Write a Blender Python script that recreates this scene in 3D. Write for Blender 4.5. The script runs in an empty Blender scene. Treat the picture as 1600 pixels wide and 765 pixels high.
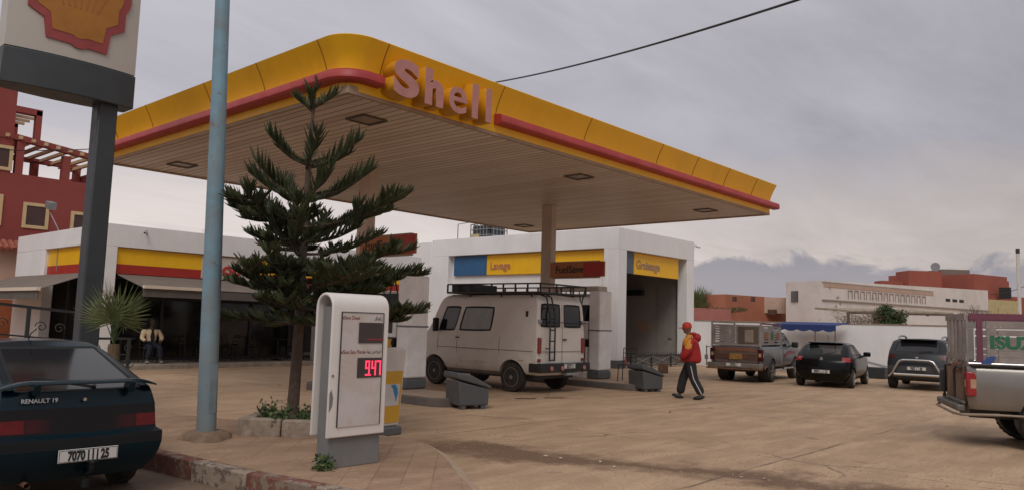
import bpy, bmesh, math, random
from mathutils import Vector, Matrix, noise
random.seed(7)
R = math.radians
PI = math.pi
scene = bpy.context.scene
COL = scene.collection

# ---------------------------------------------------------------- camera
F_PX, CX, CY = 1208.48, 800.0, 382.5
c_yaw, c_pitch, c_roll = 0.839471, 0.0997851, 0.0294299
FW = Vector((math.sin(c_yaw)*math.cos(c_pitch), math.cos(c_yaw)*math.cos(c_pitch), math.sin(c_pitch)))
_r = FW.cross(Vector((0, 0, 1))).normalized()
_u = _r.cross(FW)
RT = _r*math.cos(c_roll) + _u*math.sin(c_roll)
UP = _u*math.cos(c_roll) - _r*math.sin(c_roll)
EYE = Vector((0, 0, 1.7))
cam_d = bpy.data.cameras.new('camera')
cam = bpy.data.objects.new('camera', cam_d)
COL.objects.link(cam)
m = Matrix((RT, UP, -FW)).transposed().to_4x4()
m.translation = EYE
cam.matrix_world = m
cam_d.sensor_fit = 'HORIZONTAL'
cam_d.sensor_width = 36
cam_d.lens = 36*F_PX/1600
cam_d.clip_start = 0.1
cam_d.clip_end = 3000
scene.camera = cam
scene.render.resolution_x, scene.render.resolution_y = 1024, 489
scene.view_settings.view_transform = 'Standard'
scene.view_settings.look = 'None'
scene.view_settings.exposure = 0.14
scene.view_settings.gamma = 1

# ---------------------------------------------------------------- world and sun (overcast)
SUN_EL, SUN_AZ = 48, 215      # azimuth of the sun in world degrees from +X
world = bpy.data.worlds.new('World'); scene.world = world; world.use_nodes = True
nt = world.node_tree; nt.nodes.clear()
def N(tree, t, **kw):
    n = tree.nodes.new(t)
    for k, v in kw.items():
        if k in n.inputs: n.inputs[k].default_value = v
        else: setattr(n, k, v)
    return n
def L(tree, a, b): tree.links.new(a, b)
def mth(tree, op, a, b=None, c=None, clamp=False):
    n = tree.nodes.new('ShaderNodeMath'); n.operation = op; n.use_clamp = clamp
    for i, v in enumerate((a, b, c)):
        if v is None: continue
        if isinstance(v, (int, float)): n.inputs[i].default_value = v
        else: L(tree, v, n.inputs[i])
    return n.outputs[0]
def mixc(tree, f, a, b, mode='MIX'):
    n = tree.nodes.new('ShaderNodeMix'); n.data_type = 'RGBA'; n.blend_type = mode; n.clamp_factor = True
    if isinstance(f, (int, float)): n.inputs[0].default_value = f
    else: L(tree, f, n.inputs[0])
    for i, v in ((6, a), (7, b)):
        if isinstance(v, tuple): n.inputs[i].default_value = (v+(1,))[:4]
        else: L(tree, v, n.inputs[i])
    return n.outputs[2]
def ramp(tree, fac, stops, interp='LINEAR'):
    n = tree.nodes.new('ShaderNodeValToRGB'); n.color_ramp.interpolation = interp
    cr = n.color_ramp
    while len(cr.elements) < len(stops): cr.elements.new(0.5)
    for e, (p, c) in zip(cr.elements, stops):
        e.position = p; e.color = (c, c, c, 1) if isinstance(c, (int, float)) else (c+(1,))[:4]
    L(tree, fac, n.inputs[0]); return n.outputs[0]
sky = N(nt, 'ShaderNodeTexSky'); sky.sky_type = 'NISHITA'; sky.sun_disc = False
sky.sun_elevation = R(SUN_EL); sky.sun_rotation = R(90-SUN_AZ); sky.air_density = 1.0; sky.dust_density = 3.0
tc = N(nt, 'ShaderNodeTexCoord')
sep = N(nt, 'ShaderNodeSeparateXYZ'); L(nt, tc.outputs['Generated'], sep.inputs[0])
zz = mth(nt, 'MAXIMUM', sep.outputs[2], 0.0)
den = mth(nt, 'ADD', zz, 0.10)
cx_ = mth(nt, 'DIVIDE', sep.outputs[0], den); cy_ = mth(nt, 'DIVIDE', sep.outputs[1], den)
comb = N(nt, 'ShaderNodeCombineXYZ'); L(nt, cx_, comb.inputs[0]); L(nt, cy_, comb.inputs[1])
mp = N(nt, 'ShaderNodeMapping'); L(nt, comb.outputs[0], mp.inputs[0]); mp.inputs['Rotation'].default_value = (0, 0, R(35)); mp.inputs['Scale'].default_value = (0.45, 1.0, 1)
n1 = N(nt, 'ShaderNodeTexNoise', Scale=0.75, Detail=7.0, Roughness=0.58, Distortion=0.3); L(nt, mp.outputs[0], n1.inputs[0])
n2 = N(nt, 'ShaderNodeTexNoise', Scale=2.6, Detail=6.0, Roughness=0.6, Distortion=0.6); L(nt, mp.outputs[0], n2.inputs[0])
mp3 = N(nt, 'ShaderNodeMapping'); L(nt, tc.outputs['Generated'], mp3.inputs[0]); mp3.inputs['Scale'].default_value = (1, 1, 1.6)
n3 = N(nt, 'ShaderNodeTexNoise', Scale=7.0, Detail=8.0, Roughness=0.60, Distortion=0.5); L(nt, mp3.outputs[0], n3.inputs[0])
n4 = N(nt, 'ShaderNodeTexNoise', Scale=2.2, Detail=2.0, Roughness=0.5); L(nt, mp3.outputs[0], n4.inputs[0])
# elevation profile: bright band low, grey above, lighter overhead; distorted by noise
el = mth(nt, 'ADD', zz, mth(nt, 'MULTIPLY', mth(nt, 'SUBTRACT', n2.outputs[0], 0.5), 0.10))
base = ramp(nt, el, [(0.0, (0.38, 0.335, 0.345)), (0.095, (0.53, 0.465, 0.445)), (0.15, (0.46, 0.41, 0.405)), (0.22, (0.335, 0.318, 0.355)), (0.33, (0.355, 0.34, 0.375)), (0.6, (0.45, 0.435, 0.465)), (1.0, (0.56, 0.54, 0.56))])
# azimuth: the left (north-west) side of the view is lighter
azl = mth(nt, 'ADD', mth(nt, 'MULTIPLY', sep.outputs[1], 0.30), mth(nt, 'MULTIPLY', sep.outputs[0], -0.16))
gain = mth(nt, 'ADD', mth(nt, 'ADD', azl, 1.03), mth(nt, 'MULTIPLY', mth(nt, 'SUBTRACT', n1.outputs[0], 0.5), 0.95))
gain = mth(nt, 'ADD', gain, mth(nt, 'MULTIPLY', mth(nt, 'SUBTRACT', n2.outputs[0], 0.5), 0.38))
gain = mth(nt, 'MINIMUM', mth(nt, 'MAXIMUM', gain, 0.80), 1.26)
vm = N(nt, 'ShaderNodeVectorMath', operation='SCALE'); L(nt, base, vm.inputs[0]); L(nt, gain, vm.inputs['Scale'])
# dark cloud bank low over the horizon with a ragged top
top_ = mth(nt, 'ADD', 0.083, mth(nt, 'ADD', mth(nt, 'MULTIPLY', mth(nt, 'SUBTRACT', n3.outputs[0], 0.5), 0.17), mth(nt, 'MULTIPLY', mth(nt, 'SUBTRACT', n4.outputs[0], 0.5), 0.03)))
bank = mth(nt, 'MULTIPLY', mth(nt, 'SUBTRACT', top_, sep.outputs[2]), 95.0, clamp=True)
bankc = ramp(nt, mth(nt, 'MULTIPLY', zz, 10.0, clamp=True), [(0.0, (0.36, 0.315, 0.32)), (0.35, (0.29, 0.265, 0.295)), (0.85, (0.235, 0.222, 0.262))])
cl = mixc(nt, mth(nt, 'MULTIPLY', bank, 0.86), vm.outputs[0], bankc)
ten = N(nt, 'ShaderNodeVectorMath', operation='SCALE'); L(nt, mixc(nt, 1.0, cl, (1.0, 1.012, 1.0), 'MULTIPLY'), ten.inputs[0]); ten.inputs['Scale'].default_value = 11.2
mixed = mixc(nt, 0.95, sky.outputs[0], ten.outputs[0])
bg = N(nt, 'ShaderNodeBackground', Strength=0.1); L(nt, mixed, bg.inputs[0])
wo = N(nt, 'ShaderNodeOutputWorld'); L(nt, bg.outputs[0], wo.inputs[0])
sun_d = bpy.data.lights.new('sun', 'SUN'); sun_d.energy = 0.95; sun_d.angle = R(25); sun_d.color = (1.0, 0.96, 0.90)
sun = bpy.data.objects.new('sun', sun_d); COL.objects.link(sun)
_sd = Vector((math.cos(R(SUN_AZ))*math.cos(R(SUN_EL)), math.sin(R(SUN_AZ))*math.cos(R(SUN_EL)), math.sin(R(SUN_EL))))
sun.rotation_euler = _sd.to_track_quat('Z', 'Y').to_euler(); sun.location = _sd*60
scene.cycles.max_bounces = 6
scene.cycles.use_denoising = True

# ---------------------------------------------------------------- materials
MATS = {}
def mat(name, base, rough=0.7, var=0.12, scale=2.5, dirt=0.0, dirtc=(0.22, 0.15, 0.10), dscale=1.2, metal=0.0, bump=0.0, bscale=30.0, coat=0.0, spec=0.5, emit=None, streak=0.0, chips=0.0, chipc=(0.3, 0.25, 0.2), cscale=9.0, low_dirt=0.0, low_h=0.8):
    if name in MATS: return MATS[name]
    M = bpy.data.materials.new(name); M.use_nodes = True; t = M.node_tree; t.nodes.clear()
    out = N(t, 'ShaderNodeOutputMaterial'); b = N(t, 'ShaderNodeBsdfPrincipled'); L(t, b.outputs[0], out.inputs[0])
    c = N(t, 'ShaderNodeTexCoord').outputs['Object']
    nz = N(t, 'ShaderNodeTexNoise', Scale=scale, Detail=6.0, Roughness=0.6); L(t, c, nz.inputs[0])
    lo = tuple(x*(1-var) for x in base); hi = tuple(min(1, x*(1+var)) for x in base)
    col = ramp(t, nz.outputs[0], [(0.3, lo), (0.7, hi)])
    if dirt > 0:
        nd = N(t, 'ShaderNodeTexNoise', Scale=dscale, Detail=8.0, Roughness=0.68, Distortion=0.5); L(t, c, nd.inputs[0])
        f = ramp(t, nd.outputs[0], [(0.42, 0.0), (0.72, 1.0)])
        col = mixc(t, mth(t, 'MULTIPLY', f, dirt), col, dirtc)
    if streak > 0:
        ms_ = N(t, 'ShaderNodeMapping'); L(t, c, ms_.inputs[0]); ms_.inputs['Scale'].default_value = (2.6, 2.6, 0.16)
        ns_ = N(t, 'ShaderNodeTexNoise', Scale=1.6, Detail=8.0, Roughness=0.72); L(t, ms_.outputs[0], ns_.inputs[0])
        col = mixc(t, mth(t, 'MULTIPLY', ramp(t, ns_.outputs[0], [(0.50, 0.0), (0.70, 1.0)]), streak), col, dirtc)
    if chips > 0:
        nc = N(t, 'ShaderNodeTexNoise', Scale=cscale, Detail=9.0, Roughness=0.72); L(t, c, nc.inputs[0])
        f = ramp(t, nc.outputs[0], [(0.66-chips*0.3, 0.0), (0.69-chips*0.3, 1.0)])
        col = mixc(t, f, col, chipc)
    if low_dirt > 0:
        sp = N(t, 'ShaderNodeSeparateXYZ'); L(t, c, sp.inputs[0])
        nn = N(t, 'ShaderNodeTexNoise', Scale=3.0, Detail=6.0); L(t, c, nn.inputs[0])
        h = mth(t, 'SUBTRACT', 1.0, mth(t, 'DIVIDE', sp.outputs[2], low_h))
        f = mth(t, 'MULTIPLY', mth(t, 'ADD', h, mth(t, 'MULTIPLY', mth(t, 'SUBTRACT', nn.outputs[0], 0.5), 1.2)), low_dirt, clamp=True)
        col = mixc(t, f, col, dirtc)
    L(t, col, b.inputs['Base Color'])
    nr = N(t, 'ShaderNodeTexNoise', Scale=scale*3, Detail=4.0); L(t, c, nr.inputs[0])
    L(t, mth(t, 'ADD', mth(t, 'MULTIPLY', mth(t, 'SUBTRACT', nr.outputs[0], 0.5), 0.25 if rough > 0.3 else 0.08), rough, clamp=True), b.inputs['Roughness'])
    b.inputs['Metallic'].default_value = metal; b.inputs['Specular IOR Level'].default_value = spec
    b.inputs['Coat Weight'].default_value = coat; b.inputs['Coat Roughness'].default_value = 0.06
    if bump > 0:
        nb = N(t, 'ShaderNodeTexNoise', Scale=bscale, Detail=6.0, Roughness=0.6); L(t, c, nb.inputs[0])
        bp = N(t, 'ShaderNodeBump', Strength=bump, Distance=0.02); L(t, nb.outputs[0], bp.inputs['Height']); L(t, bp.outputs[0], b.inputs['Normal'])
    if emit:
        b.inputs['Emission Color'].default_value = emit[0]+(1,); b.inputs['Emission Strength'].default_value = emit[1]
    MATS[name] = M; return M
def glass_mat(name, tint, alpha, rough=0.04):
    M = bpy.data.materials.new(name); M.use_nodes = True; t = M.node_tree; t.nodes.clear()
    out = N(t, 'ShaderNodeOutputMaterial'); b = N(t, 'ShaderNodeBsdfPrincipled'); L(t, b.outputs[0], out.inputs[0])
    b.inputs['Base Color'].default_value = tint+(1,); b.inputs['Roughness'].default_value = rough; b.inputs['Alpha'].default_value = alpha
    c = N(t, 'ShaderNodeTexCoord').outputs['Object']; nz = N(t, 'ShaderNodeTexNoise', Scale=3.0, Detail=5.0); L(t, c, nz.inputs[0])
    L(t, mth(t, 'MULTIPLY_ADD', nz.outputs[0], 0.12, rough-0.03, clamp=True), b.inputs['Roughness'])
    MATS[name] = M; return M

# ---------------------------------------------------------------- mesh helpers
class MB:
    def __init__(s): s.v = []; s.f = []; s.mi = []; s.cur = 0
    def add(s, vs, fs):
        o = len(s.v); s.v += [tuple(v) for v in vs]
        for f in fs: s.f.append([i+o for i in f]); s.mi.append(s.cur)
        return s
    def box(s, x0, x1, y0, y1, z0, z1):
        return s.add([(x0, y0, z0), (x1, y0, z0), (x1, y1, z0), (x0, y1, z0), (x0, y0, z1), (x1, y0, z1), (x1, y1, z1), (x0, y1, z1)],
                     [(0, 3, 2, 1), (4, 5, 6, 7), (0, 1, 5, 4), (1, 2, 6, 5), (2, 3, 7, 6), (3, 0, 4, 7)])
    def bar(s, p0, p1, w, h=None, upv=(0, 0, 1)):
        h = h or w; p0 = Vector(p0); p1 = Vector(p1); d = (p1-p0).normalized(); u = Vector(upv)
        if abs(d.dot(u)) > 0.98: u = Vector((1, 0, 0))
        a = d.cross(u).normalized()*w/2; b = a.cross(d).normalized()*h/2
        vs = [p+q for p in (p0, p1) for q in (-a-b, a-b, a+b, -a+b)]
        return s.add(vs, [(0, 1, 2, 3), (7, 6, 5, 4), (0, 4, 5, 1), (1, 5, 6, 2), (2, 6, 7, 3), (3, 7, 4, 0)])
    def tube(s, pts, r, n=8, cap=True):
        pts = [Vector(p) for p in pts]; rs = r if isinstance(r, (list, tuple)) else [r]*len(pts)
        o = len(s.v); prev = None
        for i, p in enumerate(pts):
            d = (pts[min(i+1, len(pts)-1)]-pts[max(i-1, 0)]).normalized()
            if prev is None:
                u = Vector((0, 0, 1)) if abs(d.z) < 0.9 else Vector((1, 0, 0)); a = d.cross(u).normalized()
            else:
                a = (prev-d*prev.dot(d)).normalized()
            prev = a; b = d.cross(a)
            for k in range(n):
                t = 2*PI*k/n; s.v.append(tuple(p+(a*math.cos(t)+b*math.sin(t))*rs[i]))
        for i in range(len(pts)-1):
            for k in range(n):
                s.f.append([o+i*n+k, o+i*n+(k+1) % n, o+(i+1)*n+(k+1) % n, o+(i+1)*n+k]); s.mi.append(s.cur)
        if cap:
            s.f.append([o+k for k in range(n)][::-1]); s.mi.append(s.cur)
            s.f.append([o+(len(pts)-1)*n+k for k in range(n)]); s.mi.append(s.cur)
        return s
    def prism(s, poly, a, b, axis='z'):
        n = len(poly)
        def P(p, t):
            return {'z': (p[0], p[1], t), 'y': (p[0], t, p[1]), 'x': (t, p[0], p[1])}[axis]
        vs = [P(p, a) for p in poly]+[P(p, b) for p in poly]
        return s.add(vs, [list(range(n))[::-1], list(range(n, 2*n))]+[(i, (i+1) % n, (i+1) % n+n, i+n) for i in range(n)])
    def lathe(s, prof, c=(0, 0, 0), axis='y', n=28):
        o = len(s.v)
        for (r, t) in prof:
            for k in range(n):
                a = 2*PI*k/n; x, y = r*math.cos(a), r*math.sin(a)
                v = {'y': (x, t, y), 'z': (x, y, t), 'x': (t, x, y)}[axis]
                s.v.append((v[0]+c[0], v[1]+c[1], v[2]+c[2]))
        for i in range(len(prof)-1):
            for k in range(n):
                s.f.append([o+i*n+k, o+i*n+(k+1) % n, o+(i+1)*n+(k+1) % n, o+(i+1)*n+k]); s.mi.append(s.cur)
        for i in (0, len(prof)-1):
            if prof[i][0] > 1e-4:
                s.f.append([o+i*n+k for k in range(n)]); s.mi.append(s.cur)
        return s
    def ball(s, c, r, n=10, sz=(1, 1, 1)):
        pr = [(max(1e-4, r*math.sin(PI*i/n)), r*math.cos(PI*i/n)) for i in range(n+1)]
        o = len(s.v); s.lathe(pr, (0, 0, 0), 'z', n*2)
        for i in range(o, len(s.v)):
            v = s.v[i]; s.v[i] = (v[0]*sz[0]+c[0], v[1]*sz[1]+c[1], v[2]*sz[2]+c[2])
        return s
    def xf(s, M, start=0):
        for i in range(start, len(s.v)): s.v[i] = tuple(M @ Vector(s.v[i]))
        return s
    def build(s, name, ms, parent=None, bevel=0, smooth=None, segs=2, sub=0, loc=None, norm=True):
        me = bpy.data.meshes.new(name); me.from_pydata(s.v, [], s.f)
        if norm:
            bm = bmesh.new(); bm.from_mesh(me); bmesh.ops.recalc_face_normals(bm, faces=bm.faces)
            bm.to_mesh(me); bm.free()
        if not isinstance(ms, (list, tuple)): ms = [ms]
        for q in ms: me.materials.append(q)
        if any(s.mi): me.polygons.foreach_set('material_index', s.mi)
        if smooth is not None or sub:
            me.shade_smooth(); me.set_sharp_from_angle(angle=R(smooth if smooth is not None else 180))
        me.update()
        o = bpy.data.objects.new(name, me); COL.objects.link(o)
        if parent: o.parent = parent
        if loc: o.location = loc
        if bevel:
            bv = o.modifiers.new('bevel', 'BEVEL'); bv.width = bevel; bv.segments = segs; bv.limit_method = 'ANGLE'; bv.angle_limit = R(35); bv.harden_normals = False
            if smooth is None: me.shade_smooth(); me.set_sharp_from_angle(angle=R(40))
        if sub:
            sb = o.modifiers.new('sub', 'SUBSURF'); sb.levels = sub; sb.render_levels = sub
        return o
def tag(o, label=None, cat=None, group=None, kind=None):
    if label: o['label'] = label
    if cat: o['category'] = cat
    if group: o['group'] = group
    if kind: o['kind'] = kind
    return o
def thing(name, label, cat, loc=(0, 0, 0), rz=0, group=None):
    o = bpy.data.objects.new(name, None); o.empty_display_size = 0.2; COL.objects.link(o)
    o.location = loc; o.rotation_euler = (0, 0, rz); return tag(o, label, cat, group)
def bx(name, m, x0, x1, y0, y1, z0, z1, parent=None, bevel=0):
    return MB().box(x0, x1, y0, y1, z0, z1).build(name, m, parent, bevel)
def baked(o):
    dg = bpy.context.evaluated_depsgraph_get(); dg.update()
    me = bpy.data.meshes.new_from_object(o.evaluated_get(dg)); return me
def text(name, s, size, m, parent, M, extrude=0.002, bold=0.0, sx=1.0, align='CENTER', side=None):
    cu = bpy.data.curves.new(name, 'FONT'); cu.body = s; cu.size = size; cu.extrude = extrude; cu.offset = bold; cu.align_x = align; cu.resolution_u = 4
    o = bpy.data.objects.new(name, cu); COL.objects.link(o)
    me = baked(o); bpy.data.objects.remove(o)
    me.transform(Matrix.Diagonal((sx, 1, 1, 1)))
    me.materials.clear(); me.materials.append(m)
    if side:
        me.materials.append(side)
        for p in me.polygons: p.material_index = 0 if p.normal.z > 0.5 else 1
    ob = bpy.data.objects.new(name, me); COL.objects.link(ob)
    if parent: ob.parent = parent
    ob.matrix_local = M
    return ob
def face_m(loc, right, up=(0, 0, 1)):
    r = Vector(right).normalized(); u = Vector(up).normalized(); n = r.cross(u).normalized(); u = n.cross(r)
    M = Matrix((r, u, n)).transposed().to_4x4(); M.translation = Vector(loc); return M
def copy_tree(o, parent=None, **kw):
    c = o.copy(); COL.objects.link(c)
    if parent: c.parent = parent
    for ch in list(o.children): copy_tree(ch, c)
    return c
def ray(x, y): return (FW*F_PX + RT*(x-CX) - UP*(y-CY))/F_PX
def at(x, y, depth): return EYE + ray(x, y)*depth
def at_z(x, y, z=0.0):
    d = ray(x, y); return EYE + d*((z-EYE.z)/d.z)
def at_x(x, y, X): d = ray(x, y); return EYE + d*(X/d.x)
def at_y(x, y, Y): d = ray(x, y); return EYE + d*(Y/d.y)

# palette
m_white = mat('white_render', (0.86, 0.845, 0.84), 0.85, 0.04, 0.6, dirt=0.14, dirtc=(0.48, 0.41, 0.35), dscale=0.7, streak=0.10, low_dirt=0.25, low_h=0.7, bump=0.15, bscale=25)
m_yellow = mat('yellow_panel', (0.96, 0.53, 0.012), 0.40, 0.04, 1.2, dirt=0.16, dirtc=(0.5, 0.24, 0.02), dscale=1.4, streak=0.10)
m_red = mat('faded_red', (0.40, 0.035, 0.035), 0.5, 0.15, 2.0, dirt=0.35, dirtc=(0.42, 0.10, 0.085), dscale=2.0)
m_red2 = mat('sign_red', (0.40, 0.03, 0.02), 0.5, 0.1)
m_blue = mat('sign_blue', (0.03, 0.12, 0.27), 0.5, 0.12, dirt=0.2, dirtc=(0.06, 0.12, 0.18))
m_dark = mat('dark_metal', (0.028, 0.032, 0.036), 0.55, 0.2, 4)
m_black = mat('black_plastic', (0.018, 0.018, 0.018), 0.5, 0.2)
m_steel = mat('grey_steel', (0.30, 0.30, 0.31), 0.45, 0.15, metal=0.3)
m_grey = mat('grey_paint', (0.20, 0.205, 0.21), 0.6, 0.12, dirt=0.2)
m_conc = mat('old_concrete', (0.34, 0.29, 0.24), 0.9, 0.25, 3, dirt=0.6, dirtc=(0.20, 0.15, 0.11), dscale=4, bump=0.6, bscale=14)
m_rust = mat('rust', (0.16, 0.07, 0.035), 0.8, 0.3)
m_cream = mat('cream_trim', (0.62, 0.45, 0.24), 0.8, 0.1)
m_mar = mat('maroon_render', (0.27, 0.055, 0.045), 0.85, 0.08, 0.6, dirt=0.2, dirtc=(0.2, 0.05, 0.04))
m_glassd = glass_mat('dark_glass', (0.010, 0.011, 0.012), 1.0, 0.06)
m_wood = mat('weathered_wood', (0.27, 0.21, 0.17), 0.85, 0.25, 5, bump=0.3)
m_tile = mat('roof_tile', (0.33, 0.10, 0.06), 0.8, 0.3, 8)
m_orange = mat('orange_render', (0.40, 0.15, 0.085), 0.9, 0.12, 0.5, dirt=0.4, dirtc=(0.28, 0.12, 0.09), dscale=0.6)
m_leaf = mat('conifer_green', (0.055, 0.066, 0.022), 0.7, 0.35, 3)
m_leaf2 = mat('dark_conifer', (0.036, 0.046, 0.018), 0.75, 0.35, 3)
m_bark = mat('bark', (0.10, 0.07, 0.05), 0.9, 0.3, 12, bump=0.6, bscale=40)
m_plate = mat('plate_white', (0.62, 0.60, 0.57), 0.5, 0.04)
m_text = mat('plate_black', (0.015, 0.015, 0.015), 0.5, 0.05)
m_chrome = mat('chrome', (0.62, 0.60, 0.58), 0.22, 0.05, metal=1.0)
m_tyre = mat('tyre_rubber', (0.028, 0.025, 0.022), 0.85, 0.25, 8, dirt=0.35, dirtc=(0.12, 0.085, 0.06), dscale=5)
# ================================================================ SETTING
def ground_mat(name, c1, c2, patch, joints=False, tiles=False):
    M = bpy.data.materials.new(name); M.use_nodes = True; t = M.node_tree; t.nodes.clear()
    out = N(t, 'ShaderNodeOutputMaterial'); b = N(t, 'ShaderNodeBsdfPrincipled', Roughness=0.85); L(t, b.outputs[0], out.inputs[0])
    g = N(t, 'ShaderNodeNewGeometry').outputs['Position']
    def nz(s, d=8, r=0.62, dist=0.0, sc=None):
        n = N(t, 'ShaderNodeTexNoise', Scale=s, Detail=float(d), Roughness=r, Distortion=dist)
        if sc:
            mp = N(t, 'ShaderNodeMapping'); L(t, g, mp.inputs[0]); mp.inputs['Scale'].default_value = sc; mp.inputs['Rotation'].default_value = (0, 0, R(-20)); L(t, mp.outputs[0], n.inputs[0])
        else: L(t, g, n.inputs[0])
        return n.outputs[0]
    big = nz(0.16, 6, 0.6, 0.4); mid = nz(1.1, 9, 0.68, 0.3); fine = nz(22, 6, 0.7); st = nz(0.5, 8, 0.65, 0.2, (1.0, 5.0, 1.0)); spk = nz(90, 3, 0.6)
    col = ramp(t, big, [(0.32, c1), (0.68, c2)])
    col = mixc(t, mth(t, 'MULTIPLY', ramp(t, mid, [(0.40, 0.0), (0.68, 1.0)]), 0.62), col, tuple(x*0.66 for x in c1))
    col = mixc(t, mth(t, 'MULTIPLY', ramp(t, st, [(0.45, 0.0), (0.66, 1.0)]), 0.60), col, tuple(x*1.18 for x in c2))
    col = mixc(t, mth(t, 'MULTIPLY', ramp(t, fine, [(0.35, 1.0), (0.62, 0.0)]), 0.50), col, tuple(x*0.62 for x in c1))
    col = mixc(t, mth(t, 'MULTIPLY', ramp(t, spk, [(0.27, 1.0), (0.34, 0.0)]), 0.5), col, (0.07, 0.045, 0.03))
    hgt = mth(t, 'ADD', mth(t, 'MULTIPLY', fine, 0.5), mid)
    col = mixc(t, ramp(t, nz(1.3, 5, 0.55), [(0.66, 0.0), (0.74, 0.55)]), col, (0.15, 0.10, 0.07))
    if patch:   # band of damp dark earth lying along the edge of the slab, and stains
        sp = N(t, 'ShaderNodeSeparateXYZ'); L(t, g, sp.inputs[0])
        pts = patch
        # signed distance to a line: n.x*X + n.y*Y - c, distorted by noise
        for (nx, ny, c, halfw, a0, a1, strength, colr) in pts:
            d = mth(t, 'ADD', mth(t, 'MULTIPLY', sp.outputs[0], nx), mth(t, 'MULTIPLY_ADD', sp.outputs[1], ny, -c))
            d = mth(t, 'ADD', d, mth(t, 'MULTIPLY', mth(t, 'SUBTRACT', nz(0.45, 5, 0.6, 0.5), 0.5), 2.6))
            d = mth(t, 'ADD', d, mth(t, 'MULTIPLY', mth(t, 'SUBTRACT', nz(3.0, 9, 0.75), 0.5), 1.5))
            along = mth(t, 'ADD', mth(t, 'MULTIPLY', sp.outputs[0], -ny), mth(t, 'MULTIPLY', sp.outputs[1], nx))
            f = mth(t, 'MULTIPLY', mth(t, 'SUBTRACT', halfw, mth(t, 'ABSOLUTE', d)), 1.9, clamp=True)
            f = mth(t, 'MULTIPLY', f, mth(t, 'MULTIPLY', mth(t, 'SUBTRACT', along, a0), 1.5, clamp=True))
            f = mth(t, 'MULTIPLY', f, mth(t, 'MULTIPLY', mth(t, 'SUBTRACT', a1, along), 1.5, clamp=True))
            col = mixc(t, mth(t, 'MULTIPLY', f, strength), col, colr)
    if joints:  # cracks and slab joints
        sp2 = N(t, 'ShaderNodeSeparateXYZ'); L(t, g, sp2.inputs[0])
        wob = mth(t, 'MULTIPLY', mth(t, 'SUBTRACT', nz(1.5, 5, 0.6), 0.5), 0.10)
        for (ax, per, off) in ((0, 4.6, 1.2), (1, 4.4, 2.35)):
            q = mth(t, 'ADD', mth(t, 'ADD', sp2.outputs[ax], off), wob)
            fr = mth(t, 'ABSOLUTE', mth(t, 'SUBTRACT', mth(t, 'FRACT', mth(t, 'DIVIDE', q, per)), 0.5))
            f = mth(t, 'MULTIPLY', mth(t, 'SUBTRACT', 0.006, fr), 300.0, clamp=True)
            f = mth(t, 'MULTIPLY', f, ramp(t, nz(0.6, 4), [(0.40, 0.0), (0.60, 0.75)]))
            col = mixc(t, f, col, (0.085, 0.055, 0.04))
            hgt = mth(t, 'SUBTRACT', hgt, mth(t, 'MULTIPLY', f, 0.6))
        vo = N(t, 'ShaderNodeTexVoronoi', Scale=0.22); vo.feature = 'DISTANCE_TO_EDGE'
        mpv = N(t, 'ShaderNodeMapping'); L(t, g, mpv.inputs[0]); va = N(t, 'ShaderNodeVectorMath', operation='ADD')
        nv = N(t, 'ShaderNodeTexNoise', Scale=0.8, Detail=6.0); L(t, g, nv.inputs[0]); L(t, mpv.outputs[0], va.inputs[0]); L(t, nv.outputs['Color'], va.inputs[1]); L(t, va.outputs[0], vo.inputs['Vector'])
        f = mth(t, 'MULTIPLY', mth(t, 'SUBTRACT', 0.006, vo.outputs['Distance']), 260.0, clamp=True)
        f = mth(t, 'MULTIPLY', f, ramp(t, nz(0.33, 3), [(0.48, 0.0), (0.58, 0.7)]))
        col = mixc(t, f, col, (0.08, 0.05, 0.035))
    if tiles:
        bk = N(t, 'ShaderNodeTexBrick', Scale=1.0); mp = N(t, 'ShaderNodeMapping'); L(t, g, mp.inputs[0]); mp.inputs['Rotation'].default_value = (0, 0, R(45)); L(t, mp.outputs[0], bk.inputs['Vector'])
        bk.offset = 0.0; bk.inputs['Brick Width'].default_value = 0.3; bk.inputs['Row Height'].default_value = 0.3; bk.inputs['Mortar Size'].default_value = 0.008
        bk.inputs['Color1'].default_value = (1, 1, 1, 1); bk.inputs['Color2'].default_value = (0.74, 0.70, 0.68, 1); bk.inputs['Mortar'].default_value = (0.55, 0.5, 0.46, 1)
        col = mixc(t, ramp(t, nz(0.9, 4), [(0.35, 0.2), (0.65, 0.8)]), col, mixc(t, 1.0, col, bk.outputs['Color'], 'MULTIPLY'))
    L(t, col, b.inputs['Base Color'])
    L(t, mth(t, 'MULTIPLY_ADD', mid, -0.25, 0.95, clamp=True), b.inputs['Roughness'])
    bp = N(t, 'ShaderNodeBump', Strength=0.5, Distance=0.03); L(t, hgt, bp.inputs['Height']); L(t, bp.outputs[0], b.inputs['Normal'])
    MATS[name] = M; return M
tan1, tan2 = (0.42, 0.275, 0.165), (0.57, 0.39, 0.25)
earth = (0.15, 0.082, 0.045)
def lineeq(p, q):
    d = (Vector(q)-Vector(p)).normalized(); n = Vector((-d.y, d.x)); return n.x, n.y, n.dot(Vector(p))
pa = at_z(640, 690)[:2]; pb = at_z(1100, 725)[:2]; pc = at_z(1600, 790)[:2]
l1 = lineeq(pc, pa)
dvec = (Vector(pa)-Vector(pc)).normalized()
aa = Vector((-l1[1], l1[0])).dot(Vector(pa)); ac = Vector((-l1[1], l1[0])).dot(Vector(pc))
q0, q1 = min(aa, ac)-0.3, max(aa, ac)+3
pd = at_z(1330, 618)[:2]; pe = at_z(1560, 640)[:2]
l2 = lineeq(pe, pd); s2 = sorted((Vector((-l2[1], l2[0])).dot(Vector(pd)), Vector((-l2[1], l2[0])).dot(Vector(pe))))
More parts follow.
